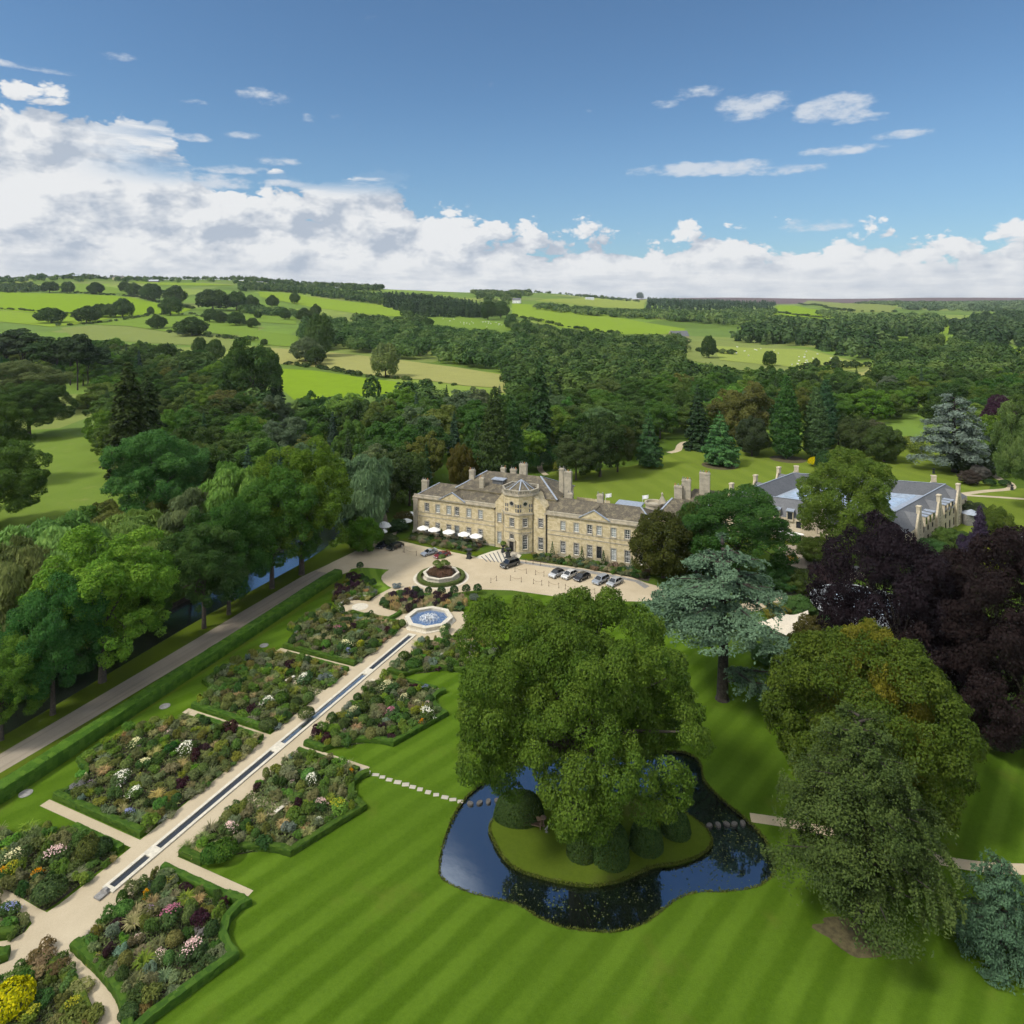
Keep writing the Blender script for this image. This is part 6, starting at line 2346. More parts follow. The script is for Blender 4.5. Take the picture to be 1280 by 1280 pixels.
def ground_cover(poly, desc, n, hmax=.5):
    """the low unbroken planting of a bed"""
    rng = np.random.default_rng(int(abs(poly[0][0] * 97 + poly[0][1] * 31)) + 3)
    xs, ys = [p[0] for p in poly], [p[1] for p in poly]
    pts = []
    while len(pts) < n:
        x, y = rng.uniform(min(xs), max(xs)), rng.uniform(min(ys), max(ys))
        if inside(poly, x, y):
            pts.append((x, y))
    p = np.array(pts)
    q = np.sin(p[:, 0] * .9 + 1.3) * np.sin(p[:, 1] * .8) + .5 * np.sin(p[:, 0] * 2.1 - p[:, 1] * 1.7)
    z = np.clip(.22 + .16 * q, .04, None) * rng.uniform(.3, 1.3, n) * hmax / .4
    c = np.stack([p[:, 0], p[:, 1], z + .05], 1)
    V = rhombs(rng, c, np.array([0, 0, 1.]) + .8 * rng.normal(size=(n, 3)), .34 * rng.uniform(.6, 1.3, n), .2)
    o = ob_of('bed_planting', quads_mesh('bed_planting', V, np.clip(.5 + .3 * q + .25 * rng.normal(size=n), 0, 1), M['leaf']), color=(.10, .122, .048))
    tag(o, 'low mixed planting that covers ' + desc, 'planting', None, 'stuff')


def poly_area(p):
    return abs(sum(p[i][0] * p[(i + 1) % len(p)][1] - p[(i + 1) % len(p)][0] * p[i][1] for i in range(len(p)))) / 2


for poly, desc in BEDS:
    A_ = poly_area(poly)
    ground_cover(poly, desc, int(min(14000, A_ * 52)))
    grassy = 'tall grasses' in desc
    darkb = 'dark shrub' in desc
    border = 'wing' in desc
    rnd = 'round bed' in desc
    for x, y in scatter(poly, 1.1 if not border else 1.3, rs, 3000, 96 if 'left' not in desc else 150, NICHES):
        if any((x - a) ** 2 + (y - b_) ** 2 < (r_ + .5) ** 2 for a, b_, r_ in taken):
            continue
        u = random.random()
        r = random.uniform(.6, 1.25)
        if border:
            r *= .95
            if u < .3:
                plant(MOUND[random.randrange(4)], x, y, r * 1.2, random.uniform(.8, 1.1), vary((.155, .14, .085)), 'ornamental_grass', 'buff brown grass mound in ' + desc, 'grass', 'buff grass mounds in ' + desc)
            else:
                nm, c_ = random.choice([('dark green', (.03, .055, .018)), ('sage', (.075, .105, .06)), ('fresh green', (.075, .115, .03))])
                plant(MOUND[random.randrange(4)], x, y, r * 1.1, random.uniform(.7, 1.0), vary(c_), 'shrub', '%s low mound in %s' % (nm, desc), 'shrub', '%s mounds in %s' % (nm, desc))
            continue
        if darkb and u < .16:
            plant(MOUND[random.randrange(4)], x, y, r * 1.1, random.uniform(1.4, 1.9), vary((.035, .02, .025)), 'shrub', 'wine dark tall shrub in ' + desc, 'shrub', 'wine dark shrubs in ' + desc)
            continue
        if grassy:
            if u < .5:
                plant(PLUME[random.randrange(2)], x, y, r * 1.1, random.uniform(.75, 1.0), vary((.235, .205, .105)), 'plume_grass', 'tall straw coloured plume grass in ' + desc, 'grass', 'plume grasses in ' + desc)
                plant(TUFT[random.randrange(2)], x + .1, y, r * 1.0, random.uniform(.8, 1.0), vary((.13, .14, .05)), 'ornamental_grass', 'green grass tussock in ' + desc, 'grass', 'green tussocks in ' + desc)
            elif u < .68:
                plant(MOUND[random.randrange(4)], x, y, r * 1.1, random.uniform(1.1, 1.5), vary((.035, .02, .025)), 'shrub', 'wine dark shrub in ' + desc, 'shrub', 'wine dark shrubs in ' + desc)
            else:
                plant(MOUND[random.randrange(4)], x, y, r * 1.1, random.uniform(.8, 1.3), vary((.05, .085, .03)), 'shrub', 'mid green mound in ' + desc, 'shrub', 'mid green mounds in ' + desc)
            continue
        if rnd:
            nm, c_ = random.choice([('straw coloured', (.19, .155, .07)), ('rusty olive', (.11, .09, .035)), ('olive green', (.085, .10, .03)), ('mid green', (.055, .09, .024))])
            plant(MOUND[random.randrange(4)], x, y, r * 1.2, random.uniform(.7, 1.1), vary(c_), 'shrub', '%s soft mound in %s' % (nm, desc), 'shrub', '%s mounds in %s' % (nm, desc))
            continue
        if u < .12:
            nm = random.choice(['dark green', 'mid green', 'olive green'])
            plant(BALL[random.randrange(2)], x, y, r * .8, random.uniform(.7, 1.1), vary(COLD[nm]), 'ball_shrub', '%s rounded ball shrub in %s' % (nm, desc), 'shrub', '%s ball shrubs in %s' % (nm, desc))
        elif u < .31:
            nm = random.choice(['straw coloured', 'straw coloured', 'sage', 'yellow green', 'grey green'])
            plant(TUFT[random.randrange(2)], x, y, r * .95, random.uniform(.7, 1.2), vary(COLD[nm]), 'ornamental_grass', '%s grass tuft in %s' % (nm, desc), 'grass', '%s grass tufts in %s' % (nm, desc))
        elif u < .37:
            fc = random.choice(['mauve', 'lavender blue', 'cream', 'white', 'pale pink', 'mauve', 'yellow'])
            plant(MOUND[random.randrange(4)], x, y, r, random.uniform(.7, 1.1), vary(COLD['sage']), 'shrub', 'sage green mound in ' + desc, 'shrub', 'sage mounds in ' + desc)
            plant(SPRIG[random.randrange(2)], x, y, r * .9, random.uniform(.8, 1.2), FLOWERS[fc], 'flower_spray', 'thin %s flower spray in %s' % (fc, desc), 'flowers', '%s flower sprays in %s' % (fc, desc))
        else:
            nm = random.choices(['dark green', 'mid green', 'olive green', 'fresh green', 'grey green', 'yellow green', 'silvery blue', 'wine dark', 'sage'], [2.2, 4.5, 4.5, 3, 3, 2.0, .7, 1.0, 3.6])[0]
            hh = random.uniform(.6, 1.35)
            kind_ = {'dark green': 'evergreen_shrub', 'olive green': 'shrub', 'wine dark': 'purple_shrub'}[nm] if nm in ('dark green', 'olive green', 'wine dark') else 'herb_clump' if nm in ('sage', 'grey green', 'silvery blue', 'yellow green') else 'perennial_plant'
            plant(MOUND[random.randrange(4)], x, y, r, hh, vary(COLD[nm]), kind_, '%s leafy mound in %s' % (nm, desc), 'shrub' if 'shrub' in kind_ else 'plant', '%s leafy mounds in %s' % (nm, desc))
# edging plants that spill on to the walk
for t_ in np.arange(-74, -7, 1.5):
    for s_, side in ((-3.5, 'left'), (3.2, 'right')):
        if min(abs(t_ + q) for q in (21.1, 42, 63.9)) < 1.4 or random.random() < .25 or (side == 'left' and t_ < -73) or (side == 'right' and -54.8 < t_ < -51.4) or (side == 'left' and -31.6 < t_ < -28.4):
            continue
        nm = random.choice(['sage', 'grey green', 'silvery blue', 'straw coloured', 'mid green', 'fresh green'])
        plant((TUFT if random.random() < .3 else MOUND)[random.randrange(2)], s_ + random.uniform(-.3, .3), t_ + random.uniform(-.4, .4), random.uniform(.5, .8), random.uniform(.4, .65), vary(COLD[nm]), 'edging_plant', '%s low edging plant on the %s side of the gravel walk' % (nm, side), 'plant', '%s edging plants on the %s side of the walk' % (nm, side))

# small standard balls along the forecourt
ORD = ['first', 'second', 'third', 'fourth', 'fifth', 'sixth']


def lollipop(x, y, r, label, hgt=1.3, col=(.022, .045, .014)):
    t = thing('standard_ball', label, 'topiary', (x, y, 0))
    bm = bmesh.new()
    tube(bm, [(0, 0, 0), (0, 0, hgt - r * .5)], [.05, .045], 6)
    obj('stem', bm, M['darkbark'], t)
    o = ob_of('clipped_head', BALL[1], t, color=col)
    o.scale = (r, r, r * 1.3)
    o.location = (0, 0, hgt - r)
    return t


for i, (x, y) in enumerate([(642, 505), (766, 503), (895, 508), (1022, 498), (1142, 486), (1256, 480)]):
    s_, t_ = P(440 + x / 8, 680 + (y + 20) / 8)
    lollipop(s_, t_, .95 if i != 1 else .8, 'round clipped standard along the forecourt lawn, %s from the dark shrubs' % ORD[i])
for i, (x, y) in enumerate([(80, 248), (92, 366), (139, 398), (208, 422)]):
    s_, t_ = P(440 + x / 8, 680 + (y + 20) / 8)
    lollipop(s_, t_, .85, 'round clipped standard on the curved lawn, %s from the end of the tall hedge' % ORD[i])
for i, (x, y, r, lab) in enumerate([(440, 430, 1.3, 'blue grey lavender mound at the tip of the curved lawn'), (630, 462, .9, 'upright blue grey lavender mound at the forecourt edge of the grass bed'), (665, 478, 1.0, 'low blue grey lavender mound beside the upright one'), (1205, 545, 1.4, 'grey green sage mound at the lawn end of the grass bed'), (225, 495, 1.3, 'grey lavender mound below the curved lawn'), (150, 470, 1.1, 'small grey sage mound below the clipped standards')]):
    s_, t_ = P(440 + x / 8, 680 + (y + 8) / 8)
    plant(MOUND[i % 4], s_, t_, r, .85, (.13, .16, .17) if i < 3 else (.09, .11, .085), 'lavender', lab, 'plant', None)

# ------------------------------------------------------------------ round planter in the turning circle
PL = (P(551.5, 722)[0], P(551.5, 722)[1])
pl = thing('round_planter', 'octagonal stone planter of rusty heather in the turning circle', 'planter', (*PL, 0))
bm = bmesh.new()
ring(bm, 0, 0, [(4.35, 0), (4.35, .16), (4.1, .18), (4.1, 1.05), (4.35, 1.1), (4.35, 1.35), (3.7, 1.35), (3.7, 1.0)], 8, ph=math.pi / 8, cap=False)
obj('stone_kerb', bm, M['stone'], pl)
bm = bmesh.new()
ring(bm, 0, 0, [(3.72, 1.0), (3.72, 1.12)], 24)
obj('soil', bm, M['soil'], pl)
sheet('stone_ring', circ(PL, 6.6), 0.04, M['stone'])
sheet('stone_ring', circ(PL, 6.0), 0.046, M['drive'])
hedge('ring_hedge', circ(PL, 5.7, 40), .95, .75, 'clipped evergreen ring around the round planter', (.045, .06, .018), 1, closed=True)
rng = np.random.default_rng(9)
lb = [(2.3 * math.cos(a) * q, 2.3 * math.sin(a) * q, 1.25, 1.15, 1.15, .85) for a, q in [(i * 2.4, math.sqrt(i / 14)) for i in range(15)]]
V, T = shell(rng, lb, 5000, .26, .13, ctr=np.array([0, 0, 0]))
tag(ob_of('heather', quads_mesh('heather', V, T, M['leaf']), loc=(*PL, .2), color=(.13, .085, .055)), 'rusty brown heather bed filling the round planter', 'plant')
ct = thing('cloud_tree', 'small cloud pruned tree standing in the round planter', 'tree', (*PL, .9))
bm = bmesh.new()
tube(bm, [(0, 0, 0), (.15, 0, .9), (0, 0, 1.8)], [.16, .12, .08], 7)
heads = [(-1.2, 0, 2.2, .95), (.9, -.1, 2.6, 1.0), (.1, .3, 3.8, .85), (1.7, .2, 2.5, .6), (-.2, -.5, 1.9, .7)]
for x, y, z, r in heads:
    tube(bm, [(.08, 0, 1.0), (x * .5, y * .5, z * .62), (x, y, z - .2)], [.1, .07, .04], 6)
obj('trunk', bm, M['bark'], ct)
for x, y, z, r in heads:
    o = ob_of('clipped_cloud', BALL[0], ct, color=(.085, .125, .035))
    o.scale, o.location = (r, r, r * .95), (x, y, z - r * .6)

# ------------------------------------------------------------------ island
def dome_shrub(px, py, r, h, label, col=(.028, .05, .014), cat='topiary', name='yew_drum', flat=False, ry=None):
    s_, t_ = P(px, py)
    rng = np.random.default_rng(int(px))
    n = int(2600 * r)
    d = rdir(rng, n)
    d[:, 2] = np.abs(d[:, 2])
    pw = 3.2 if flat else 2.2
    k_ = (np.abs(np.stack([np.hypot(d[:, 0], d[:, 1]), d[:, 2]], 1)) ** pw).sum(1) ** (-1 / pw)
    c = d * k_[:, None] * np.array([r, ry or r, h]) * (1 + .035 * lump(d, 2.0))[:, None]
    V = rhombs(rng, c, d / np.array([r, r, h]) * r + .45 * rng.normal(size=(n, 3)), .22 * rng.uniform(.7, 1.3, n), .14)
    o = ob_of(name, quads_mesh(name, V, rng.random(n), M['clip']), loc=(s_, t_, .1), rot=(0, 0, YAW), color=col)
    return tag(o, label, cat)


dome_shrub(649, 1021, 3.2, 3.0, 'dark clipped yew mound behind the bench on the pond island', ry=2.2)
dome_shrub(727, 1068, 1.75, 3.4, 'flat topped yew drum left of the two on the pond island', flat=True)
dome_shrub(763, 1073, 2.2, 3.6, 'wide flat topped yew drum under the oak on the pond island', flat=True)
dome_shrub(808, 1058, 2.0, 3.0, 'dark yew mound at the right of the drums on the pond island')
dome_shrub(845, 1040, 1.8, 2.4, 'low dark yew mound near the right shore of the pond island')
bn = thing('garden_bench', 'weathered wooden bench with a scalloped back on the pond island', 'bench', (*P(666, 1034), .1), R(23.4 - 14))
bm = bmesh.new()
for y in (-.24, -.08, .08, .24):
    box(bm, -1.0, 1.0, y - .07, y + .07, .42, .47)
obj('seat', bm, M['darkwood'], bn)
bm = bmesh.new()
n = 36
tp = [(-1.0 + 2.0 * i / n, .98 + .13 * abs(math.sin(i / n * math.pi * 3))) for i in range(n + 1)]
lo = [(x, .55) for x, z in tp]
for (a, b_), (c_, d_) in zip(zip(tp, lo), list(zip(tp, lo))[1:]):
    vs = [bm.verts.new((q[0], y_, q[1])) for y_ in (.3, .36) for q in (b_, d_, c_, a)]
    bm.faces.new(vs[:4]); bm.faces.new(vs[4:][::-1])
    bm.faces.new((vs[3], vs[2], vs[6], vs[7]))
obj('backrest', bm, M['wood'], bn)
for x in (-1.0, 1.0):
    for y, z in ((-.28, .68), (.33, 1.15)):
        bm = bmesh.new()
        box(bm, x - .06, x + .06, y - .06, y + .06, 0, z)
        obj('leg', bm, M['wood'], bn)
    bm = bmesh.new()
    box(bm, x - .07, x + .07, -.36, .27, .682, .75)
    obj('armrest', bm, M['wood'], bn)
bm = bmesh.new()
box(bm, -.94, .94, -.3, -.24, .32, .42)
obj('rail', bm, M['wood'], bn)
tb = thing('tree_stump_table', 'small round wooden pedestal table beside the island bench', 'table', (*P(679, 1033), .1))
bm = bmesh.new()
ring(bm, 0, 0, [(.34, .92), (.4, .96), (.4, 1.02), (.3, 1.04)], 16)
obj('tabletop', bm, M['wood'], tb)
bm = bmesh.new()
ring(bm, 0, 0, [(.26, 0), (.12, .1), (.1, .5), (.16, .92)], 10)
obj('pedestal', bm, M['wood'], tb)
dk = thing('garden_ornament', 'little grey stone bird ornament on the grass by the island bench', 'ornament', (*P(683, 1041), .1), 1)
bm = bmesh.new()
ring(bm, 0, 0, [(.14, 0), (.16, .06), (.06, .1), (.06, .3)], 10)
obj('base', bm, M['greystone'], dk)
bm = bmesh.new()
tube(bm, [(-.28, 0, .42), (-.1, 0, .4), (.08, 0, .42), (.16, 0, .55), (.2, 0, .66), (.3, 0, .66)], [.02, .12, .14, .07, .08, .015], 8)
obj('bird', bm, M['greystone'], dk, smooth_=True)

# stepping stones
SB = None
step_pts = [(380 + x / 5.333, 900 + y / 5.333) for x, y in ((378, 335), (425, 351), (477, 366), (522, 382), (568, 400), (624, 416), (677, 432), (724, 448), (773, 464), (827, 483), (881, 500), (939, 517), (992, 532), (1042, 545))]
bm = bmesh.new()
box(bm, -.42, .42, -.3, .3, 0, .05)
SB = mesh_of('stepping_stone', bm, M['flag'], bevel=.02)
for i, (px, py) in enumerate(step_pts):
    s_, t_ = P(px, py)
    o = ob_of('stepping_stone', SB, loc=(s_, t_, .01), rot=(0, 0, R(20) + random.uniform(-.15, .15)))
    o.scale = (random.uniform(.85, 1.2), random.uniform(.85, 1.2), 1)
    tag(o, 'flat pale stepping stone in the lawn, %s from the flower bed' % (['first', 'second', 'third', 'fourth', 'fifth', 'sixth', 'seventh', 'eighth', 'ninth', 'tenth', 'eleventh', 'twelfth', 'thirteenth', 'fourteenth'][i]), 'stepping stone', 'stepping stones across the lawn')
bm = bmesh.new()
ring(bm, 0, 0, [(.42, -1.2), (.46, -.1), (.4, 0)], 9)
SW = mesh_of('stepping_stone', bm, M['wetstone'])
for side, pts in (('left', [(225, 775), (255, 772), (283, 768), (312, 765)]), ('right', [(957, 843), (990, 845), (1018, 843), (1045, 840), (1070, 840), (1097, 837), (1122, 833)])):
    for i, (x, y) in enumerate(pts):
        s_, t_ = P(500 + x / 2.56, 700 + y / 2.56)
        o = ob_of('stepping_stone', SW, loc=(s_, t_, -.04), rot=(0, 0, i))
        o.scale = (1.0, .75, 1)
        tag(o, 'grey boulder stepping stone %s, %s from the %s' % (('in water left of the island', ORD[i], 'lawn bank') if side == 'left' else ('in water right of the island', (ORD + ['seventh'])[i], 'island shore')), 'stepping stone', 'stepping stones through the pond')
def fringe(name, loops, z, n, col, label):
    rng = np.random.default_rng(8)
    V = []
    for loop, sg in loops:
        a = np.array(loop)
        cc = a.mean(0)
        i = rng.integers(0, len(a), n)
        p = a[i] + (a[(i + 1) % len(a)] - a[i]) * rng.random((n, 1))
        o = unit(cc - p) * sg * rng.uniform(-.12, .22, (n, 1))
        c = np.concatenate([p + o, z + rng.uniform(-.16, .12, (n, 1))], 1)
        V.append(rhombs(rng, c, rng.normal(size=(n, 3)) + np.array([0, 0, .6]), .34 * rng.uniform(.5, 1.3, n), .12))
    V = np.concatenate(V)
    tag(ob_of(name, quads_mesh(name, V, rng.random(len(V)), M['leaf']), color=col), label, 'grass', None, 'stuff')


fringe('pond_edge_grass', [(pond_out, 1), (pond_in, -1)], .04, 4200, (.07, .085, .02), 'uncut grass overhanging the pond banks')
# lily pads on the dark side of the pond
rng = np.random.default_rng(77)
V, T = [], []
tgt = 0
po = [P(500 + x / 2.56, 700 + y / 2.56) for x, y in ((300, 1075), (345, 1000), (440, 1030), (600, 1060), (700, 1045), (800, 1010), (950, 960), (1000, 860), (985, 760), (1060, 800), (1180, 930), (1180, 1010), (1040, 1050), (900, 1070), (780, 1155), (620, 1180), (450, 1140))]
xs, ys = [p[0] for p in po], [p[1] for p in po]
cl = []
while len(cl) < 46:
    x, y = rng.uniform(min(xs), max(xs)), rng.uniform(min(ys), max(ys))
    if inside(po, x, y):
        cl.append((x, y))
while tgt < 420:
    a = cl[rng.integers(46)]
    x, y = a[0] + rng.normal() * .8, a[1] + rng.normal() * .8
    if inside(po, x, y) and not inside(pond_in, x, y):
        r = rng.uniform(.05, .13)
        z = -.272 + rng.random() * .01
        V.append([(x - r, y, z), (x, y - r, z), (x + r, y, z), (x, y + r, z)])
        T.append(rng.random())
        tgt += 1
tag(ob_of('lily_pads', quads_mesh('lily_pads', V, T, M['leaf']), color=(.07, .09, .03)), 'scattered small lily pads on the dark pond water', 'water lilies', None, 'stuff')

# ------------------------------------------------------------------ forecourt furniture
def parasol(x, y, label, h=2.75, r=1.75, z=0.0, group=None):
    t = thing('parasol', label, 'parasol', (x, y, z), random.uniform(0, 1), group)
    bm = bmesh.new()
    n = 8
    ap = bm.verts.new((0, 0, h + .05))
    rim = []
    for i in range(n * 2):
        a = 2 * math.pi * i / (n * 2)
        k_ = 1.0 if i % 2 == 0 else .93
        rim.append(bm.verts.new((r * k_ * math.cos(a), r * k_ * math.sin(a), h - .72 + (.06 if i % 2 else 0))))
    mid = [bm.verts.new((v.co.x * .5, v.co.y * .5, h - .3 + (.03 if i % 2 == 0 else -.02))) for i, v in enumerate(rim)]
    lo = [bm.verts.new((v.co.x, v.co.y, v.co.z - .16)) for v in rim]
    for i in range(n * 2):
        j = (i + 1) % (n * 2)
        bm.faces.new((ap, mid[i], mid[j]))
        bm.faces.new((mid[i], rim[i], rim[j], mid[j]))
        bm.faces.new((rim[i], lo[i], lo[j], rim[j]))
    obj('canopy', bm, M['canvas'], t)
    bm = bmesh.new()
    tube(bm, [(0, 0, 0), (0, 0, h + .12)], [.035, .035], 7)
    obj('pole', bm, M['wood'], t)
    bm = bmesh.new()
    ring(bm, 0, 0, [(.34, 0), (.34, .08), (.1, .14)], 12)
    obj('base', bm, M['black'], t)
    return t


def cafe_table(x, y, label, z=0.0, rot=0.):
    t = thing('terrace_table', label, 'table', (x, y, z), rot)
    bm = bmesh.new()
    ring(bm, 0, 0, [(.55, .7), (.58, .72), (.55, .75)], 16)
    obj('tabletop', bm, M['wood'], t)
    bm = bmesh.new()
    tube(bm, [(0, 0, .02), (0, 0, .7)], [.05, .05], 6)
    ring(bm, 0, 0, [(.3, 0), (.25, .05)], 10)
    obj('pedestal', bm, M['black'], t)
    return t


for i, x in enumerate((529, 542.5, 561, 580, 595)):
    s_ = PS(x, 42.4)
    parasol(s_, 42.4, 'white parasol on the terrace before the left wing, %s of five from the house corner' % ORD[i], 3.5, 1.75)
    cafe_table(s_ + .8, 42.2, 'small terrace table under the %s parasol from the house corner' % ORD[i])
for px, py, lab in ((479.5, 665, 'upper white parasol left of the house in the garden terrace'), (481.5, 667.5, 'lower white parasol overlapping another left of the house'), (480, 672, 'small low white parasol nearest the laurel hedge'), (508, 661, 'white parasol beside the left corner of the house'), (514, 652, 'white parasol half hidden behind the house corner')):
    s_, t_ = P(px, py)
    parasol(s_, t_, lab, 3.0 if px != 480 else 2.4, 1.75 if px != 480 else 1.0)
for i, (px, py) in enumerate(((489, 664), (493, 662), (497, 666))):
    s_, t_ = P(px, py)
    cafe_table(s_, t_, 'terrace table left of the house, %s from the laurel hedge' % ORD[i])


def urn(x, y, label, s=1.0, mat='urn', plinth=True, z=0.):
    t = thing('garden_urn', label, 'urn', (x, y, z))
    bm = bmesh.new()
    zb = 0
    if plinth:
        box(bm, -.55 * s, .55 * s, -.55 * s, .55 * s, 0, .25 * s)
        box(bm, -.4 * s, .4 * s, -.4 * s, .4 * s, .25 * s, 1.0 * s)
        box(bm, -.5 * s, .5 * s, -.5 * s, .5 * s, 1.0 * s, 1.15 * s)
        zb = 1.15 * s
        obj('plinth', bm, M[mat], t)
        bm = bmesh.new()
    ring(bm, 0, 0, [(.3 * s, zb), (.12 * s, zb + .2 * s), (.42 * s, zb + .5 * s), (.5 * s, zb + .75 * s), (.72 * s, zb + .9 * s), (.6 * s, zb + .86 * s)], 16)
    obj('bowl', bm, M[mat], t, smooth_=True)
    return t


s_, t_ = P(586.3, 698)
urn(s_, t_, 'large dark lead urn on a plinth at the left of the entrance paving', 1.15)
s_, t_ = P(635, 697)
urn(s_, t_, 'wide dark lead urn behind the grey estate car', 1.15)
s_, t_ = P(629, 690.5)
urn(s_, t_, 'dark planter with a clipped ball left of the entrance door', .9)
for i, (px, py, r, lab, hz) in enumerate([(629, 690.5, .85, 'clipped ball in the dark planter left of the entrance door', 1.7), (634.5, 691, 1.0, 'low round clipped ball right before the entrance door', 0.1), (648, 690.2, .9, 'clipped ball on a stem right of the entrance door', 1.2)]):
    s_, t_ = P(px, py)
    o = ob_of('topiary_dome', BALL[0], loc=(s_, t_, hz), color=(.07, .11, .025))
    o.scale = (r * .85, r * .85, r)
    tag(o, lab, 'topiary')
for px, py, h, lab in ((607, 680, 3.2, 'slim clipped cone at the right end of the left wing'), (552, 672.5, 2.6, 'clipped cone between the second and third parasols'), (522, 667, 2.8, 'slim dark cone at the left house corner'), (576, 677, 2.3, 'clipped dark ball cone between the third and fourth parasols'),
                       (690.5, 697, 4.2, 'tall clipped cone against the right wing nearest the tower'), (727.5, 703, 4.0, 'clipped cone in a pot at the middle of the right wing'), (754.5, 706, 3.6, 'spiral clipped cone right of the middle of the right wing'), (790, 712, 3.4, 'clipped cone in a pot nearest the big yew')):
    s_, t_ = P(px, py)
    o = ob_of('topiary_cone', None, loc=(s_, t_, 0.3))
    bpy.data.objects.remove(o)
    cn = thing('potted_cone', lab, 'topiary', (s_, t_, 0))
    bm = bmesh.new()
    ring(bm, 0, 0, [(.32, 0), (.42, .5), (.48, .52), (.48, .62), (.38, .6)], 12)
    obj('pot', bm, M['greystone'], cn)
    rng = np.random.default_rng(int(px))
    n = 900
    f = rng.random(n) ** 1.6
    a = rng.uniform(0, 6.28, n)
    rr_ = .72 * (1 - f) + .03
    c_ = np.stack([rr_ * np.cos(a), rr_ * np.sin(a), .55 + f * (h - .55)], 1) + rng.normal(size=(n, 3)) * .03
    nn_ = np.stack([np.cos(a), np.sin(a), np.full(n, .35)], 1) + .4 * rng.normal(size=(n, 3))
    ob_of('clipped_foliage', quads_mesh('clipped_foliage', rhombs(rng, c_, nn_, .16, .1), rng.random(n), M['clip']), cn, color=(.02, .048, .014))
# entrance paving with dark joints
sheet('entrance_paving', [P(594, 697.5), P(598, 695), P(614, 689.5), P(627, 686.5), P(640, 691), P(652, 694), P(646, 702), P(628, 703)], 0.048, M['stone'])
bm = bmesh.new()
for i in range(7):
    a = Vector(P(601.5 + i * 5.0, 695.5 - i * 1.45))
    b = Vector(P(609 + i * 4.7, 702.4 + i * .25 - (1.2 if i > 4 else 0)))
    obox(bm, (a + b) / 2, b - a, (b - a).length, .28, .052, .057)
tag(obj('paving_joint', bm, M['darkslate']), kind='structure')


# posts with hanging ropes
def rope_pair(a, b, label):
    a, b = Vector(P(*a)), Vector(P(*b))
    t = thing('rope_barrier', label, 'barrier', (*a, 0))
    d = b - a
    for q in (Vector((0, 0)), d):
        bm = bmesh.new()
        ring(bm, q.x, q.y, [(.16, 0), (.16, .05), (.05, .08), (.045, 1.05), (.08, 1.1), (.03, 1.2)], 8)
        obj('post', bm, M['darkwood'], t)
    bm = bmesh.new()
    pts = [(d.x * i / 10, d.y * i / 10, 1.0 - .35 * 4 * (i / 10) * (1 - i / 10)) for i in range(11)]
    tube(bm, pts, [.028] * 11, 5)
    obj('rope', bm, M['wood'], t)


g2 = lambda x, y: (590 + x / 12.8, 660 + y / 12.8)
g4 = lambda x, y: (640 + x / 8, 580 + y / 8)
pairs = [((g2(302, 878)), g2(392, 843)), (g2(614, 840), g2(788, 866)), (g2(983, 893), g2(1116, 915)), (g4(368, 1222), g4(468, 1240)), (g4(533, 1252), g4(630, 1268)), (g4(740, 1280), g4(828, 1296)), (g4(940, 1310), g4(1020, 1322)), (g2(688, 697), g2(870, 728)), (g2(1018, 750), g2(1152, 772)), (g2(862, 560), g2(975, 578)), (g2(978, 578), g2(1096, 597)), ((496, 687.5), (504, 690)), ((505.5, 690.5), (520.5, 694.5))]
labs = ['rope barrier nearest the turning circle', 'rope barrier second from the turning circle in the front row', 'rope barrier third from the turning circle in the front row', 'rope barrier fourth from the turning circle in the front row', 'rope barrier fifth from the turning circle in the front row', 'rope barrier before the silver car at the front row', 'rope barrier at the far right end of the front row', 'rope barrier just right of the grey estate car', 'rope barrier left of the white parked cars', 'rope barrier on the lawn edge behind the grey estate car', 'rope barrier on the lawn edge nearer the right wing', 'short rope barrier by the two dark cars', 'long rope barrier between the dark cars and the silver sports car']
for (a, b), l in zip(pairs, labs):
    rope_pair(a, b, l)


